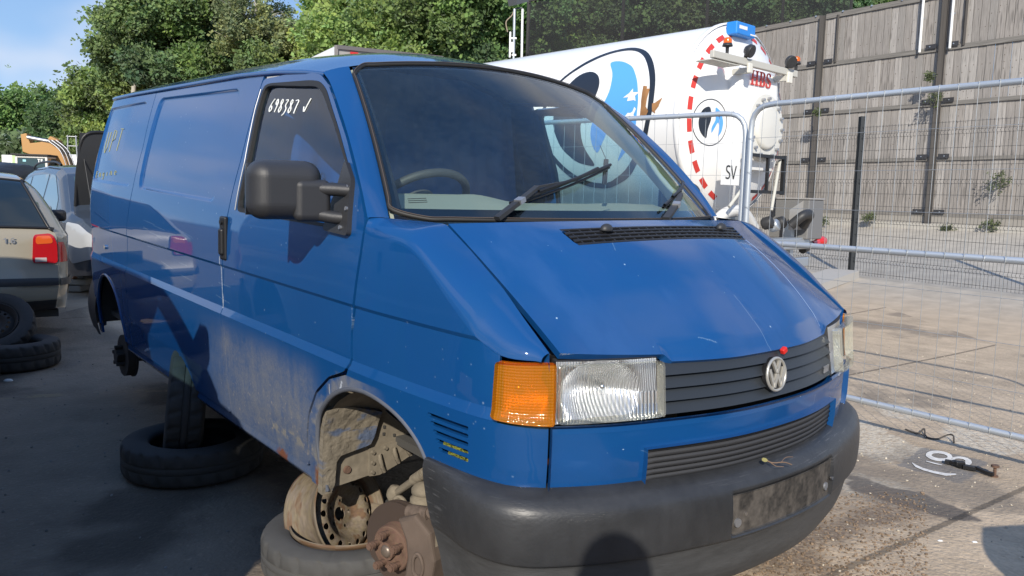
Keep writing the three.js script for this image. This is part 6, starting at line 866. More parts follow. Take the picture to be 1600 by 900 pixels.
// clumps: [dx, dy, dz, radius] in metres about the tree foot
function tree(label, foot, height, clumps, n, size, col, opt = {}) {
  const r = mulberry(opt.seed || 1), t = thing(opt.name || 'tree', label, opt.cat || 'tree', [foot.x, opt.y ?? 0, foot.z], 0, opt.group);
  const tg = [], lean = V((r() - 0.5) * 0.08, 1, (r() - 0.5) * 0.08), tr = opt.trunk ?? height * 0.018;
  const tp = [0, 0.25, 0.5, 0.75, 0.95].map((k, i) => V(lean.x * height * k + (r() - 0.5) * 0.25 * i, height * k, lean.z * height * k + (r() - 0.5) * 0.25 * i)), cv = new THREE.CatmullRomCurve3(tp);
  for (let i = 0; i < 10; i++) tg.push(bar(cv.getPoint(i / 10), cv.getPoint((i + 1) / 10), tr * (1 - i / 11), 8, tr * (1 - (i + 1) / 11)));
  for (const c of clumps) { const base = cv.getPoint(clamp((c[1] - c[3] * 0.9) / height, 0.1, 0.9)), e = V(c[0], c[1], c[2]); const m = base.clone().lerp(e, 0.5).add(V(0, (r() - 0.3) * 0.5, 0)); tg.push(bar(base, m, tr * 0.34, 6, tr * 0.22), bar(m, e, tr * 0.22, 6, tr * 0.08)); for (let k = 0; k < (opt.twigs || 2); k++) { const q = e.clone().add(V((r() - 0.5) * 2 * c[3], (r() - 0.2) * 1.4 * c[3], (r() - 0.5) * 2 * c[3])); tg.push(bar(m.clone().lerp(e, 0.5), q, tr * 0.10, 5, tr * 0.03)); } }
  part('trunk', tg, opt.bark || barkMat, t);
  const tot = clumps.reduce((s, c) => s + c[3] ** 2, 0), M4 = new THREE.Matrix4(), q = new THREE.Quaternion(), items = [];
  for (const c of clumps) {
    const m = Math.round(n * c[3] ** 2 / tot), v0 = 0.8 + r() * 0.4, hue = r(), K = 16;
    const subs = Array.from({ length: K }, () => { const a = r() * 6.28, y = r() * 1.9 - 0.95, k = Math.sqrt(Math.max(0, 1 - y * y)), q = 0.35 + 0.75 * Math.cbrt(r()); return [Math.cos(a) * k * q, y * q, Math.sin(a) * k * q, 0.16 + r() * 0.22, 0.55 + r() * 0.6, 0.7 + r() * 0.6, r()]; });
    for (let i = 0; i < m; i++) {
      const sb = subs[(r() * K) | 0], gs = () => (r() + r() + r() - 1.5) * 1.25, R = c[3] * sb[3] * (r() > 0.86 ? 2.1 : 1.25);
      const p = V(c[0] + c[3] * sb[0] + gs() * R, c[1] + c[3] * sb[1] * 0.95 + gs() * R * sb[4] - 0.15 * R, c[2] + c[3] * sb[2] + gs() * R);
      items.push([p, v0 * sb[5] * (0.75 + r() * 0.5), lerp(hue, sb[6], 0.5)]);
    }
  }
  const mesh = new THREE.InstancedMesh(leafGeo, leafMat, items.length);
  items.forEach(([p, v, hue], i) => { const s = size * (0.6 + r() * 0.8); q.setFromEuler(new THREE.Euler(r() * 6, r() * 6, r() * 6)); mesh.setMatrixAt(i, M4.compose(p, q, V(s, s, s))); const y = (hue - 0.5) * 0.5 + (r() - 0.5) * 0.35; mesh.setColorAt(i, lin(col[0] * v * (1 + y), col[1] * v * (1 + y * 0.35), col[2] * v * (1 - y * 0.6))); });
  mesh.name = opt.bush ? 'foliage' : 'crown'; mesh.castShadow = mesh.receiveShadow = true; t.add(mesh); return t;
}
{
  const foot = (px, d) => { const p = at(px, 300, d); p.y = 0; return p; };
  const mid = [0.105, 0.165, 0.045], dark = [0.062, 0.115, 0.038], warm = [0.16, 0.20, 0.055], pale = [0.19, 0.245, 0.07], grey = [0.16, 0.18, 0.09];
  // a crown given in pixels: [px, py, radius in px] at depth d
  const C = (f, d, L) => L.map(([px, py, r0], i) => { const r = r0 * 0.92, p = at(px, py, d + ((i * 7) % 5 - 2) * 0.8); return [p.x - f.x, p.y, p.z - f.z, r / FOCAL * d]; });
  const add = (label, px, d, L, n, size, col, o = {}) => { const f = foot(px, d), cl = C(f, d, L), h = Math.max(...cl.map(c => c[1])); tree(label, f, h * 0.96, cl, Math.round(n * 2.6), size * 0.52, col.map((q, i) => q * [1.5, 1.65, 1.45][i]), { group: 'trees of the wood behind the yard', ...o }); };
  add('tall loose tree at the left end of the wood, ragged against the sky', 205, 40, [[205, 20, 38], [178, 55, 32], [230, 50, 34], [205, -40, 34], [190, 95, 26], [232, 100, 28]], 5200, 0.62, [0.11, 0.16, 0.06], { seed: 2, bark: paleBark, trunk: 0.24, group: undefined });
  add('tall green tree just right of the ragged left one', 275, 41, [[272, 10, 36], [255, 60, 30], [300, 55, 34], [285, -50, 40], [262, 105, 28], [305, 100, 30]], 5600, 0.62, mid, { seed: 3, trunk: 0.28, group: undefined });
  add('open greyish tree with sky showing through, above the van roof', 335, 42, [[330, 0, 34], [325, 50, 28], [352, 30, 28], [345, -45, 30]], 2600, 0.6, grey, { seed: 4, bark: paleBark, group: undefined });
  add('half bare tree with pale forking branches above the van roof', 392, 40, [[380, 20, 34], [405, 55, 30], [425, 20, 24], [362, 60, 24], [402, -30, 34]], 1300, 0.5, grey, { seed: 5, bark: paleBark, trunk: 0.34, twigs: 9, group: undefined });
  add('small ragged tree at the gap of sky', 448, 41, [[445, 60, 24], [462, 70, 18], [436, 85, 22], [455, 45, 12]], 1100, 0.5, grey, { seed: 6, group: undefined, bark: paleBark });
  add('low rounded tree alone at the left edge of the view', 30, 62, [[10, 185, 42], [45, 175, 36], [70, 200, 30], [25, 225, 46], [70, 235, 34], [-25, 195, 40]], 4200, 0.85, mid, { seed: 7, group: undefined });
  add('dark evergreen on the slope beside the blue van roof', 110, 50, [[112, 165, 30], [100, 200, 36], [125, 205, 36], [92, 235, 34], [130, 240, 36]], 4200, 0.72, dark, { seed: 8, group: undefined });
  add('bushy tree stepping up the slope behind the van rear', 150, 46, [[150, 140, 34], [135, 175, 36], [165, 180, 36], [150, 215, 40], [170, 135, 26]], 4600, 0.68, [0.125, 0.17, 0.052], { seed: 9, group: undefined });
  add('wide yellowish bush under the tall left trees', 230, 44, [[185, 140, 30], [215, 120, 30], [250, 110, 32], [285, 112, 34], [320, 95, 32], [225, 150, 34], [270, 140, 34]], 5200, 0.62, warm, { seed: 10, group: undefined, name: 'bush', cat: 'bush', bush: true });
  add('darker bush under the half bare tree', 340, 43, [[330, 75, 32], [370, 90, 30], [300, 90, 28]], 2600, 0.6, dark, { seed: 11, group: undefined, name: 'bush', cat: 'bush', bush: true });
  add('warm green bush between half bare tree and white trailer roof', 430, 40, [[410, 95, 30], [445, 100, 28], [480, 90, 30], [470, 70, 20]], 2400, 0.6, warm, { seed: 12, group: undefined, name: 'bush', cat: 'bush', bush: true });
  add('large bright leafy tree right of the gap of sky', 540, 30, [[540, 20, 52], [520, 65, 40], [580, 40, 50], [510, -10, 30], [560, -40, 50], [600, 85, 40], [550, 95, 40]], 6800, 0.50, pale, { seed: 13, group: undefined });
  add('bright leafy tree over the middle of the van roof', 640, 29, [[640, 10, 56], [620, 65, 44], [670, 60, 48], [650, -50, 50], [690, 95, 36], [640, 105, 36]], 6800, 0.48, [0.165, 0.225, 0.062], { seed: 14, group: undefined });
  add('darker green tree with dark trunk left of the camera pole', 735, 28, [[730, 0, 50], [715, 55, 40], [755, 50, 38], [740, 95, 36], [735, -50, 50]], 5600, 0.46, [0.10, 0.16, 0.048], { seed: 15, group: undefined });  // leaves a darker green than those of the trees beside it
  add('thick tree right behind the camera pole', 800, 29, [[790, 10, 44], [820, 60, 40], [785, 70, 36], [830, 0, 46], [800, -50, 50]], 4800, 0.46, [0.125, 0.19, 0.05], { seed: 16, group: undefined });
  for (const [px, lab, col] of [[880, 'bright green tree behind the left end of the dark netting', [0.18, 0.26, 0.06]], [960, 'dark tree behind the middle of the dark netting', dark], [1045, 'dark green tree behind the netting above the tanker', [0.08, 0.13, 0.045]], [1130, 'dark tree above the tail of the tanker', dark], [1215, 'dark tree above the left end of the timber barrier', [0.075, 0.13, 0.042]], [1300, 'dark green tree looking over the timber barrier', [0.085, 0.14, 0.045]], [1390, 'dark tree over the timber barrier farthest to the right', [0.075, 0.125, 0.04]]])
    add(lab, px, 32, [[px, -10, 50], [px - 25, 40, 44], [px + 28, 35, 44], [px, 85, 46], [px + 5, -60, 46], [px - 30, 110, 40]], 4600, 0.5, col, { seed: px, group: undefined });
  // dark wooded mass far behind, to close the gaps low down
  const r = mulberry(99), N = 60000, m = new THREE.InstancedMesh(leafGeo, leafMat, N), M4 = new THREE.Matrix4(), q = new THREE.Quaternion();
  const topY = table([[-200, 215], [0, 215], [80, 205], [100, 190], [140, 165], [180, 140], [240, 110], [330, 85], [420, 95], [470, 80], [520, 50], [700, 20], [1420, 0]]);
  for (let i = 0; i < N; i++) { const px = -200 + r() * 1650, d = 52 + r() * 12, yt = topY(px) + (fbm(px / 40, 1, 3, 4) - 0.5) * 40, py = yt + Math.pow(r(), 1.2) * (320 - yt); const p = at(px, py, d); const s = 0.5 + r() * 0.5; q.setFromEuler(new THREE.Euler(r() * 6, r() * 6, r() * 6)); m.setMatrixAt(i, M4.compose(p, q, V(s, s, s))); const v = 0.5 + r() * 0.7; m.setColorAt(i, lin(0.15 * v, 0.23 * v, 0.085 * v)); }
  m.name = 'woodland'; m.castShadow = m.receiveShadow = true; tag(m, 'dense far woodland filling the background between and below the nearer trees', 'woodland', null, 'stuff'); scene.add(m);
}
// ---------------------------------------------------------------- dark debris netting on posts behind the tanker
{
  const a = at(825, 60, 20), b = at(1330, 40, 25); const t = thing('netting_screen', 'dark debris netting stretched on thin posts between the tanker and the trees', 'netting');
  const top = px => 24 - (px - 830) * 0.16;
  const alpha = tex(64, 64, (i, j) => { const v = (i % 8 < 2 || j % 8 < 2) ? 1 : 0.0; return [v, v, v]; }, { srgb: false });
  const net = new THREE.MeshStandardMaterial({ color: lin(0.035, 0.035, 0.037), roughness: 0.9, side: THREE.DoubleSide, transparent: true, opacity: 0.52 });
  part('net', grid(40, 12, (u, v) => { const p = a.clone().lerp(b, u); const yt = lerp(6.05, 9.0, u); p.y = lerp(0.5, yt, v) + 0.05 * Math.sin(u * 30) * v; p.z += 0.10 * Math.sin(u * 22 + v * 3); p.x += 0.05 * Math.sin(v * 7 + u * 9); return p; }), net, t);
  for (const u of [0.0, 0.25, 0.5, 0.75, 1]) { const p = a.clone().lerp(b, u); part('post', bar(V(p.x, 0, p.z - 0.12), V(p.x, lerp(6.2, 9.1, u) + 0.6, p.z - 0.12), 0.045, 8), M.dark, t); }
  part('top_wire', bar(V(a.x, 6.1, a.z), V(b.x, 9.05, b.z), 0.015, 6), M.dark, t);
}
// ---------------------------------------------------------------- pole with camera, flood lamp and white aerials
{
  const d = 18, p = at(810, 80, d), t = thing('camera_pole', 'pole with lamp head, white side aerial and bright white tube against the trees', 'pole', [p.x, 0, p.z]);
  const P = (px, py) => { const q = at(px, py, d); return V(q.x - p.x, q.y, 0); };
  part('pole', bar(V(P(804, 90).x, 0, 0), P(804, 14), 0.028, 10), M.galv, t);
  part('white_tube', bar(V(P(816.5, 90).x, 2, 0.02), P(816.5, 14), 0.026, 10), M.white, t);
  part('lamp_head', [beam(P(800, 3).add(V(0, 0, 0.1)), P(818, 1).add(V(0, 0.1, -0.15)), 0.26, 0.20), bar(P(804, 14), P(816, 12), 0.02, 6)], std(0.08, 0.085, 0.09, 0.5), t);
  part('aerial', [box(0.04, 0.55, 0.05, P(797, 70).x, P(797, 70).y, 0, 0.01), box(0.09, 0.22, 0.07, P(799.5, 74).x, P(799, 74).y, 0, 0.015), box(0.12, 0.04, 0.05, P(803, 60).x, P(803, 60).y, 0, 0.008), box(0.10, 0.04, 0.05, P(803, 86).x, P(803, 86).y, 0, 0.008)], M.white, t);
  part('cable', tube([P(804, 14), P(800, 24), P(791, 34), P(793, 50)], 0.014, 20, 5), std(0.30, 0.24, 0.17, 0.8), t);
}
// ---------------------------------------------------------------- box body of a lorry behind the van roof
{
  const d = 15, p = at(560, 110, d), t = thing('box_lorry', 'white box lorry body whose top edge shows just over the van roof', 'lorry', [p.x, 0, p.z]);
  const A = at(526, 71, d), B = at(400, 97, d + 5.5), Cc = at(690, 88, d + 0.9); A.sub(V(p.x, 0, p.z)); B.sub(V(p.x, 0, p.z)); Cc.sub(V(p.x, 0, p.z));
  const h = A.y, u = V(B.x - A.x, 0, B.z - A.z), w = V(Cc.x - A.x, 0, Cc.z - A.z); const back = A.clone().add(u).add(w);
  const quad = (p0, p1, p2, p3) => grid(1, 1, (a, b) => p0.clone().lerp(p1, a).lerp(p3.clone().lerp(p2, a), b));
  const at0 = (q, y) => V(q.x, y, q.z), lw = V(A.x, 0, A.z), uu = lw.clone().add(u), ww = lw.clone().add(w), bb = uu.clone().add(w);
  part('side', [quad(at0(lw, 1.0), at0(uu, 1.0), at0(uu, h), at0(lw, h)), quad(at0(ww, 1.0), at0(bb, 1.0), at0(bb, h), at0(ww, h))], M.white, t);
  part('roof', quad(at0(lw, h - 0.01), at0(uu, h - 0.01), at0(bb, h - 0.01), at0(ww, h - 0.01)), M.white, t);
  part('rear_doors', quad(at0(lw, 1.0), at0(ww, 1.0), at0(ww, h), at0(lw, h)), std(0.30, 0.29, 0.28, 0.6), t);
  part('rear_frame', [beam(at0(lw, h - 0.03), at0(ww, h - 0.03), 0.09, 0.07), beam(at0(lw, 1), at0(lw, h), 0.07, 0.07), beam(at0(ww, 1), at0(ww, h), 0.07, 0.07)], std(0.12, 0.11, 0.11, 0.5), t);
  const ml = lw.clone().lerp(ww, 0.13), mr = lw.clone().lerp(ww, 0.2); part('marker_lamp', beam(at0(ml, h - 0.13).add(V(0, 0, 0.06)), at0(mr, h - 0.13).add(V(0, 0, 0.06)), 0.05, 0.06), std(0.55, 0.02, 0.02, 0.4), t);
  part('chassis', beam(at0(lw.clone().lerp(ww, 0.5), 0.85), at0(uu.clone().lerp(bb, 0.5), 0.85), 1.0, 0.25), M.dark, t);
  for (const k of [0.2, 0.75]) for (const s of [0.1, 0.9]) { const q = lw.clone().lerp(ww, s).add(u.clone().multiplyScalar(k)); const G = new THREE.Group(); G.name = 'wheel'; G.position.set(q.x, 0.45, q.z); G.quaternion.setFromUnitVectors(V(0, 1, 0), w.clone().normalize()); t.add(G); part('tyre', lathe([[0.26, -0.13], [0.42, -0.13], [0.45, 0], [0.42, 0.13], [0.26, 0.13]], 24), M.rubber, G); part('rim', lathe([[0, 0.05], [0.26, 0.1], [0.26, -0.1], [0, -0.05]], 20), M.steel, G); }
}
// ---------------------------------------------------------------- small weeds on and below the timber barrier
{
  const W = [[1461, 150, 14, 17.9, 'ivy clinging to a post high on the timber barrier'], [1452, 120, 7, 18.0, 'small tuft of ivy above the other on the barrier post'], [1560, 285, 20, 16.9, 'green climber growing through the barrier near the right edge'], [1358, 340, 12, 18.9, 'weeds at the barrier foot right of the dark fence post'], [1480, 358, 12, 17.6, 'weeds at the barrier foot below the middle post'], [1550, 352, 18, 16.9, 'low weeds along the barrier foot near the right edge'], [1285, 345, 10, 19.6, 'weeds at the barrier foot beside the grey locker'], [1277, 175, 6, 20.0, 'tiny tuft of ivy on the left barrier post']];
  for (const [px, py, r, d, label] of W) { const p = at(px, py, d), t = thing('weed', label, 'weed', [p.x, p.y, p.z]); const rr = r / FOCAL * d, g = new THREE.InstancedMesh(leafGeo, leafMat, 60), M4 = new THREE.Matrix4(), q = new THREE.Quaternion(), rn = mulberry(px); for (let i = 0; i < 60; i++) { q.setFromEuler(new THREE.Euler(rn() * 6, rn() * 6, rn() * 6)); const s = 0.05 + rn() * 0.05; g.setMatrixAt(i, M4.compose(V((rn() + rn() - 1) * rr * 1.0, (rn() + rn() - 1) * rr * (py > 330 ? 0.5 : 1), (rn() - 0.5) * 0.2), q, V(s, s, s))); const v = 0.7 + rn() * 0.6; g.setColorAt(i, lin(0.10 * v, 0.135 * v, 0.045 * v)); } g.name = 'foliage'; g.castShadow = g.receiveShadow = true; t.add(g); part('stem', [tube([[0, -rr, 0], [0.03, 0, 0.02], [-0.02, rr * 0.8, 0]], 0.008, 8, 5)], barkMat, t); }
}
// ================================================================ tyres, loose wheels and litter
const treadTyre = (R, r0, w, seg = 56) => {   // axis along y, with lugged tread
  const g = lathe([[r0, -w * 0.40], [r0 + 0.012, -w * 0.46], [lerp(r0, R, 0.45), -w * 0.53], [R * 0.955, -w * 0.46], [R * 0.985, -w * 0.40], [R, -w * 0.30], [R, -w * 0.12], [R - 0.008, -w * 0.11], [R - 0.008, -w * 0.08], [R, -w * 0.07], [R, w * 0.07], [R - 0.008, w * 0.08], [R - 0.008, w * 0.11], [R, w * 0.12], [R, w * 0.30], [R * 0.985, w * 0.40], [R * 0.955, w * 0.46], [lerp(r0, R, 0.45), w * 0.53], [r0 + 0.012, w * 0.46], [r0, w * 0.40], [r0 - 0.004, w * 0.3], [r0 + 0.03, w * 0.1], [r0 + 0.03, -w * 0.1], [r0 - 0.004, -w * 0.3]], seg * 2);
  const p = g.attributes.position; for (let i = 0; i < p.count; i++) { const x = p.getX(i), y = p.getY(i), z = p.getZ(i), q = Math.hypot(x, z); if (q > R * 0.96) { const a = Math.round(Math.atan2(z, x) / (2 * Math.PI) * seg * 2); if (a % 5 === 0 && Math.abs(y) > w * 0.2) { const k = (q - 0.015) / q; p.setX(i, x * k); p.setZ(i, z * k); } } } g.computeVertexNormals(); return g;
};
M.tyre = new THREE.MeshStandardMaterial({ map: mottle(0.030, 0.029, 0.028, 0.45), roughness: 0.85, side: THREE.DoubleSide });
M.tyreDusty = new THREE.MeshStandardMaterial({ map: mottle(0.065, 0.064, 0.062, 0.4), roughness: 0.9, side: THREE.DoubleSide });
M.rimRust = new THREE.MeshStandardMaterial({ map: tex(512, 256, (i, j) => { const x = i / 512, y = j / 256, n = fbm(x * 12, y * 10, 5, 7), m = fbm(x * 30, y * 26, 4, 17), s = smooth(0.48, 0.68, n), d = fbm(x * 50, y * 50, 2, 19), v = 0.75 + 0.5 * d; return [lerp(0.165, 0.12, s) * v, lerp(0.132, 0.070, s) * v, lerp(0.092, 0.038, s) * v * (0.8 + 0.4 * m)]; }), roughness: 0.75, metalness: 0.15, side: THREE.DoubleSide, bumpMap: T.grain, bumpScale: 0.001 });
function steelRim(parent, mat) {      // axis y, disc side up; barrel, flanges, dished disc with round vent holes
  part('rim_barrel', lathe([[0.205, 0.088], [0.212, 0.092], [0.212, 0.080], [0.198, 0.070], [0.192, 0.05], [0.175, 0.03], [0.172, -0.02], [0.188, -0.045], [0.196, -0.065], [0.210, -0.078], [0.214, -0.09], [0.207, -0.094]], 64), mat, parent);
  const o = []; for (let k = 0; k < 64; k++) o.push([0.174 * Math.cos(k / 32 * Math.PI), 0.174 * Math.sin(k / 32 * Math.PI)]);
  const hs = []; for (let h = 0; h < 16; h++) { const a = h / 16 * 2 * Math.PI, q = []; for (let k = 0; k < 14; k++) q.push([0.135 * Math.cos(a) + 0.0135 * Math.cos(k / 7 * Math.PI), 0.135 * Math.sin(a) + 0.0135 * Math.sin(k / 7 * Math.PI)]); hs.push(q); }
  for (let h = 0; h < 5; h++) { const a = h / 5 * 2 * Math.PI + 0.3, q = []; for (let k = 0; k < 10; k++) q.push([0.056 * Math.cos(a) + 0.008 * Math.cos(k / 5 * Math.PI), 0.056 * Math.sin(a) + 0.008 * Math.sin(k / 5 * Math.PI)]); hs.push(q); }
  const c = []; for (let k = 0; k < 20; k++) c.push([0.03 * Math.cos(k / 10 * Math.PI), 0.03 * Math.sin(k / 10 * Math.PI)]); hs.push(c);
  const prof = spline([[0, 0.02], [0.07, 0.022], [0.085, 0.032], [0.11, 0.060], [0.13, 0.064], [0.15, 0.056], [0.174, 0.03]]);
  part('rim_disc', panel(o, hs, (x, z) => V(x, prof(Math.hypot(x, z)), z), { h: 0.014, thick: 0.004, uvf: (x, z) => [x * 3 + 0.5, z * 3 + 0.5], face: V(0, 1, 0) }), mat, parent);
}
const flatTyre = (label, x, z, w, mat, R = 0.315, r0 = 0.205, turn = 0, group) => { const t = thing('loose_tyre', label, 'tyre', [x, w / 2 * 1.06, z], turn, group); part('tyre', treadTyre(R, r0, w), mat, t); return t; };
// front stack: flat tyre with its rusty rim, second steel wheel leaning in it under the sill
{
  const ft = flatTyre('dusty tyre lying flat under the van front with a rusty steel rim in it', -0.60, -2.92, 0.150, M.tyreDusty, 0.315); const R = new THREE.Group(); R.name = 'rim'; R.position.y = -0.01; R.rotation.z = Math.PI; ft.add(R); steelRim(R, M.rimRust);
  const w = thing('steel_wheel', 'rusty bare steel wheel standing tilted between the flat tyre and the van sill', 'wheel', [-0.660, 0.158, -3.00]);
  w.quaternion.setFromUnitVectors(V(0, 1, 0), V(0.82, 0.36, 0.44).normalize()); steelRim(w, M.rimRust); w.scale.setScalar(0.90);
}
// rear stack
{
  flatTyre('worn black tyre lying flat on the ground under the middle of the van', -1.585, -3.93, 0.17, M.tyre, 0.335, 0.205);
  const s = thing('standing_wheel', 'dark wheel with tyre standing upright on the flat tyre under the van sill', 'wheel', [-1.655, 0.31, -4.02]); s.quaternion.setFromUnitVectors(V(0, 1, 0), V(-0.93, 0.10, 0.36).normalize()); part('tyre', treadTyre(0.29, 0.19, 0.17), M.tyre, s); const G = new THREE.Group(); G.name = 'rim'; G.scale.setScalar(0.88); s.add(G); steelRim(G, M.drum);
}
// wheels beside the gold hatchback
{
  flatTyre('black tyre lying flat on the asphalt below the gold hatchback', -3.86, -6.12, 0.20, M.tyre, 0.33, 0.20, 0.3);
  const a = flatTyre('black tyre lying flat at the very left edge of the view', -3.93, -5.5, 0.19, M.tyre, 0.31, 0.20, 1.0);
  const s = thing('upright_wheel', 'dark wheel standing upright under the tail of the gold hatchback', 'wheel', [-4.12, 0.27, -6.3]); s.quaternion.setFromUnitVectors(V(0, 1, 0), V(0.25, 0.72, 0.62).normalize()); part('tyre', treadTyre(0.30, 0.19, 0.18), M.tyre, s); const G = new THREE.Group(); G.name = 'rim'; G.scale.setScalar(0.88); s.add(G); steelRim(G, M.drum);
  const st = thing('pale_stone', 'small pale stone lying on the dark asphalt near the left edge', 'stone', onGround(13, 595).toArray()); const g = new THREE.IcosahedronGeometry(0.025, 1); g.scale(1.3, 0.6, 1); part('stone', g, std(0.55, 0.55, 0.52, 0.9), st);
}
// painted figures on the concrete: an 8 and the worn rest of the next one
{
  const flat = (P, H) => panel(P, H || [], (x, z) => V(x, 0.004, z), { h: 0.03, thick: 0, face: V(0, 1, 0) });
  const ell = (c, rx, ry, n = 26) => Array.from({ length: n }, (_, i) => { const a = i / n * 2 * Math.PI, j = 1 + (hash2(i, n, c | 0) - 0.5) * 0.05; const p = onGround(c[0] + rx * Math.cos(a) * j + 0.0, c[1] + ry * Math.sin(a) * j + rx * Math.cos(a) * 0.10); return [p.x, p.z]; });
  const paint = new THREE.MeshStandardMaterial({ map: mottle(0.66, 0.64, 0.60, 0.22, fineN), roughness: 0.85 });
  const t = thing('painted_figure', 'white figure 8 painted on the dark patch of concrete beside the black trim', 'painted figure');
  part('upper_loop', flat(ell([1467.5, 713.5], 21, 8.2), [ell([1468, 713.3], 12.5, 3.8)]), paint, t); part('lower_loop', flat(ell([1502, 721.5], 16.5, 7.2), [ell([1500, 720.5], 8.5, 3.0)]), paint, t);
  const strip = L => { const a = L.map(q => { const p = onGround(q[0], q[1] - q[2]); return [p.x, p.z]; }), b = L.map(q => { const p = onGround(q[0], q[1] + q[2]); return [p.x, p.z]; }).reverse(); return flat([...a, ...b]); };
  const u = thing('worn_painted_figure', 'worn white painted strokes on the concrete just below the figure 8', 'painted figure'); part('stroke', strip([[1425, 724, 0.7], [1430, 728.5, 1.9], [1442, 734, 1.8], [1458, 738.5, 1.7], [1478, 742.5, 2.1], [1494, 742, 0.8]]), paint, u); part('stroke', strip([[1447, 721.5, 0.5], [1460, 725, 0.9], [1472, 727.5, 0.5]]), paint, u);
}
{ // black broken trim with an upright bolt
  const t = thing('broken_trim', 'black broken plastic trim strip with an upright bolt at its end, lying on the concrete', 'car part');
  const P = [[1476, 725], [1487, 727], [1505, 733], [1525, 737], [1542, 743], [1552, 746]].map(q => onGround(...q));
  const g = []; for (let i = 0; i + 1 < P.length; i++) g.push(beam(P[i].clone().setY(0.016 + 0.006 * (i % 2)), P[i + 1].clone().setY(0.016), 0.030 + 0.012 * Math.sin(i * 1.3), 0.018)); g.push(box(0.05, 0.025, 0.03, P[2].x - 0.01, 0.025, P[2].z - 0.02, 0.006)); part('strip', g, M.black, t);
  const b = onGround(1554, 745); part('bolt', [bar([b.x, 0.0, b.z], [b.x - 0.002, 0.055, b.z], 0.008, 10), bar([b.x - 0.002, 0.052, b.z], [b.x - 0.002, 0.064, b.z], 0.020, 6), bar([b.x, 0.0, b.z], [b.x, 0.008, b.z], 0.017, 12)], M.rusty, t);
}
{ // twisted wire
  const t = thing('twisted_wire', 'thin dark wire twisted on the concrete near the fence bottom tube', 'wire');
  const P = L => L.map(([x, y, h]) => onGround(x, y).setY(0.006 + (h || 0)));
  part('wire', tube(P([[1415, 672], [1422, 675], [1435, 678], [1443, 676, 0.02], [1446, 682], [1452, 686], [1465, 687], [1480, 686, 0.02], [1488, 689, 0.03], [1490.5, 693]]), 0.005, 70, 6), std(0.07, 0.06, 0.05, 0.8), t); part('loose_end', tube(P([[1424, 675], [1432, 679], [1440, 683, 0.01], [1448, 687]]), 0.003, 24, 5), std(0.09, 0.075, 0.06, 0.8), t);
}
{ // dead twig on the bumper top
  const t = thing('dead_twig', 'small dead twig with dry leaves caught on top of the black bumper', 'twig'); van.updateMatrixWorld(); const L = p => van.localToWorld(V(...p));
  part('twig', [tube([[0.955, 0.590, 0.10], [0.972, 0.580, 0.085], [0.99, 0.578, 0.045], [0.995, 0.565, 0.01]].map(L), 0.0018, 20, 5), tube([[0.97, 0.582, 0.09], [0.985, 0.572, 0.08], [0.992, 0.566, 0.05]].map(L), 0.0012, 12, 4), tube([[0.985, 0.578, 0.055], [0.98, 0.585, 0.02], [0.985, 0.582, -0.01]].map(L), 0.0011, 12, 4)], std(0.20, 0.13, 0.085, 0.9), t);
  part('dry_leaf', [0, 1, 2].map(k => { const g = new THREE.CircleGeometry(0.009, 7); g.rotateX(-1.1 + k * 0.4); g.translate(...L([0.965 + k * 0.006, 0.591, 0.11 + k * 0.014]).toArray()); return g; }).slice(0, 1), std(0.28, 0.25, 0.09, 0.9), t);
}
{ // yellow lamp-top tag of litter, flecks
  for (const [px, py, l] of [[1469, 845, 'white scrap of litter on the concrete at the lower right'], [1523, 847, 'tiny white scrap of litter right of the other scrap']]) { const t = thing('litter_scrap', l, 'litter', onGround(px, py).toArray()); const g = new THREE.IcosahedronGeometry(0.009, 0); g.scale(1.4, 0.5, 1); part('scrap', g, M.white, t); }
}
// ================================================================ things outside the frame whose shadows and reflections the photograph shows
{ // a second van of the same shape on the left: its cab throws the slanted shade on the blue flank, its mirror just enters the frame
  const n = van.clone(); n.name = 'neighbour_van'; tag(n, 'van parked at the left edge of the view, only its black door mirror in sight', 'van');
  const p2 = carPaint(0.62, 0.63, 0.62, 0.4); const swap = new Map([[M.flank, p2], [M.bonnet, p2], [M.paint, p2]]);
  n.traverse(m => { if (m.isMesh && swap.has(m.material)) m.material = swap.get(m.material); });
  for (const c of [...n.children]) if (['steering_wheel'].includes(c.name)) n.remove(c);
  n.traverse(m => { if (m.name === 'chalk_writing' || m.name === 'crayon_writing' || m.name === 'crayon_note') m.visible = true; });
  const kill = []; n.traverse(m => { if (/writing|note/.test(m.name)) kill.push(m); }); kill.forEach(m => m.parent.remove(m));
  scene.add(n); placeVan(n, V(-2.2, 0.10, -1.40), true);
}
{ // red hatchback in the row on the left, mirrored as the pink patch in the flank
  const c = hatchback('red_hatchback', 'red hatchback standing in the row left of the view', carPaint(0.42, 0.02, 0.03), [-5.6, 0.0, -3.4], -0.7);
}
{ // unseen dark hatchback added behind the camera to shade the lower right corner
  hatchback('added_hatchback', 'unseen dark hatchback added behind the viewer to shade the lower right corner', carPaint(0.02, 0.022, 0.025), [2.62, 0, 1.95], 0.0);
}
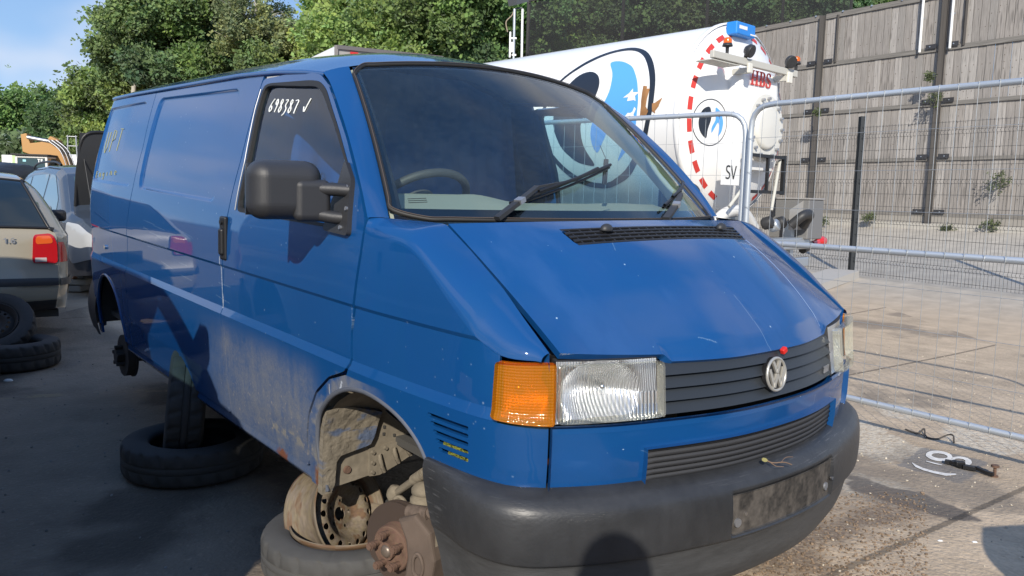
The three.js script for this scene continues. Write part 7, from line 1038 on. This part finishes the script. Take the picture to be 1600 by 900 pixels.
// the person taking the picture, holding the phone in both hands before the chest
{
  const cell = 0.022;
  const J = { hip: [0, 0.95, 0.44], chest: [0, 1.30, 0.46], neck: [0, 1.50, 0.44], head: [0, 1.68, 0.36], sL: [-0.19, 1.43, 0.45], sR: [0.19, 1.43, 0.45], eL: [-0.26, 1.19, 0.33], eR: [0.26, 1.19, 0.33], hL: [-0.115, 1.375, 0.10], hR: [0.115, 1.375, 0.10], kL: [-0.11, 0.5, 0.42], kR: [0.13, 0.5, 0.40], fL: [-0.12, 0.08, 0.46], fR: [0.15, 0.08, 0.43] };
  const field = (bones, k, lo, hi, res) => {
    const size = Math.max(hi[0] - lo[0], hi[1] - lo[1], hi[2] - lo[2]) / 2, c = lo.map((v, i) => (v + hi[i]) / 2);
    const mc = new MarchingCubes(res, new THREE.MeshBasicMaterial(), false, false, 200000); mc.isolation = 0;
    for (let z = 0; z < res; z++) for (let y = 0; y < res; y++) for (let x = 0; x < res; x++) {
      const p = [(x - res / 2) / (res / 2) * size + c[0], (y - res / 2) / (res / 2) * size + c[1], (z - res / 2) / (res / 2) * size + c[2]]; let d = 1e3, acc = 0;
      for (const [a, b, r0, r1] of bones) { const ab = [b[0] - a[0], b[1] - a[1], b[2] - a[2]], ap = [p[0] - a[0], p[1] - a[1], p[2] - a[2]], l = ab[0] ** 2 + ab[1] ** 2 + ab[2] ** 2 || 1e-9, t = clamp((ap[0] * ab[0] + ap[1] * ab[1] + ap[2] * ab[2]) / l); const q = Math.hypot(ap[0] - ab[0] * t, ap[1] - ab[1] * t, ap[2] - ab[2] * t) - lerp(r0, r1, t); acc += Math.exp(-q / k); }
      d = -k * Math.log(Math.max(acc, 1e-30)); mc.field[x + y * res + z * res * res] = -d;
    }
    mc.update(); const n = mc.count, pos = new Float32Array(n * 3), nor = new Float32Array(n * 3);
    for (let i = 0; i < n; i++) for (let a = 0; a < 3; a++) { pos[i * 3 + a] = mc.positionArray[i * 3 + a] * size + c[a]; nor[i * 3 + a] = mc.normalArray[i * 3 + a]; }
    const g = new THREE.BufferGeometry(); g.setAttribute('position', new THREE.BufferAttribute(pos, 3)); g.setAttribute('normal', new THREE.BufferAttribute(nor, 3)); g.setAttribute('uv', new THREE.BufferAttribute(new Float32Array(n * 2), 2)); return g;
  };
  const B = [[J.hip, J.chest, 0.155, 0.165], [[-0.10, 1.36, 0.46], [0.10, 1.36, 0.46], 0.12, 0.12], [J.chest, J.neck, 0.12, 0.055], [J.neck, [0, 1.56, 0.42], 0.055, 0.055], [J.sL, J.eL, 0.062, 0.046], [J.sR, J.eR, 0.062, 0.046], [J.eL, J.hL, 0.046, 0.030], [J.eR, J.hR, 0.046, 0.030], [[-0.09, 0.94, 0.44], J.kL, 0.095, 0.062], [[0.09, 0.94, 0.44], J.kR, 0.095, 0.062], [J.kL, J.fL, 0.062, 0.042], [J.kR, J.fR, 0.062, 0.042], [J.fL, [-0.14, 0.05, 0.30], 0.045, 0.035], [J.fR, [0.19, 0.05, 0.28], 0.045, 0.035]];
  const hand = (s) => { const w = s < 0 ? J.hL : J.hR, o = [[w, [s * 0.095, 1.39, 0.065], 0.028, 0.026]]; for (let f = 0; f < 4; f++) { const y = 1.415 - f * 0.019; o.push([[s * 0.098, y, 0.05], [s * 0.088, y + 0.002, 0.028], 0.0095, 0.009], [[s * 0.088, y + 0.002, 0.028], [s * 0.066 + s * 0.004 * (f === 3), y + 0.003, 0.018], 0.009, 0.0075]); } o.push([[s * 0.085, 1.375, 0.07], [s * 0.066, 1.385, 0.058], 0.012, 0.010], [[s * 0.066, 1.385, 0.058], [s * 0.05, 1.40, 0.052], 0.010, 0.008]); return o; };
  const head = [[[0, 1.66, 0.42], [0, 1.69, 0.43], 0.088, 0.085], [[0, 1.58, 0.36], [0, 1.63, 0.37], 0.052, 0.066], [[0, 1.615, 0.31], [0, 1.645, 0.315], 0.016, 0.011], [[-0.088, 1.63, 0.41], [-0.088, 1.655, 0.41], 0.016, 0.018], [[0.088, 1.63, 0.41], [0.088, 1.655, 0.41], 0.016, 0.018], [[0, 1.56, 0.42], [0, 1.60, 0.42], 0.06, 0.06]];
  const t = thing('person', 'person in dark clothes holding up a phone with both hands opposite the van', 'person');
  const body = field(B, 0.018, [-0.5, -0.05, -0.1], [0.5, 1.65, 0.8], 96), hd = field(head, 0.010, [-0.14, 1.5, 0.25], [0.14, 1.8, 0.56], 64), h1 = field(hand(-1), 0.004, [-0.15, 1.32, 0.0], [-0.02, 1.46, 0.14], 52), h2 = field(hand(1), 0.004, [0.02, 1.32, 0.0], [0.15, 1.46, 0.14], 52);
  hd.translate(0, 0.06, -0.04); part('body', [body, hd, h1, h2], std(0.05, 0.052, 0.06, 0.85), t); 
  const hair = new THREE.SphereGeometry(0.098, 20, 12, 0, 7, 0, 1.5); hair.rotateX(0.35); hair.translate(0, 1.745, 0.395); part('hair', hair, std(0.04, 0.025, 0.015, 0.8), t);
  const ph = thing('phone', 'black phone held up in both hands by the person opposite the van', 'phone', [0, 1.4, 0.035]); part('case', new RoundedBoxGeometry(0.158, 0.074, 0.009, 3, 0.004), M.black, ph); part('screen', box(0.148, 0.066, 0.0012, 0, 0, 0.0055), M.darkGlass, ph);
}
// ---------------------------------------------------------------- draw
const renderer = new THREE.WebGLRenderer({ antialias: true });
renderer.toneMapping = THREE.LinearToneMapping; renderer.toneMappingExposure = EXPOSURE;
renderer.shadowMap.enabled = true; renderer.shadowMap.type = THREE.PCFSoftShadowMap;
renderer.setSize(1600, 900);
renderer.render(scene, camera);
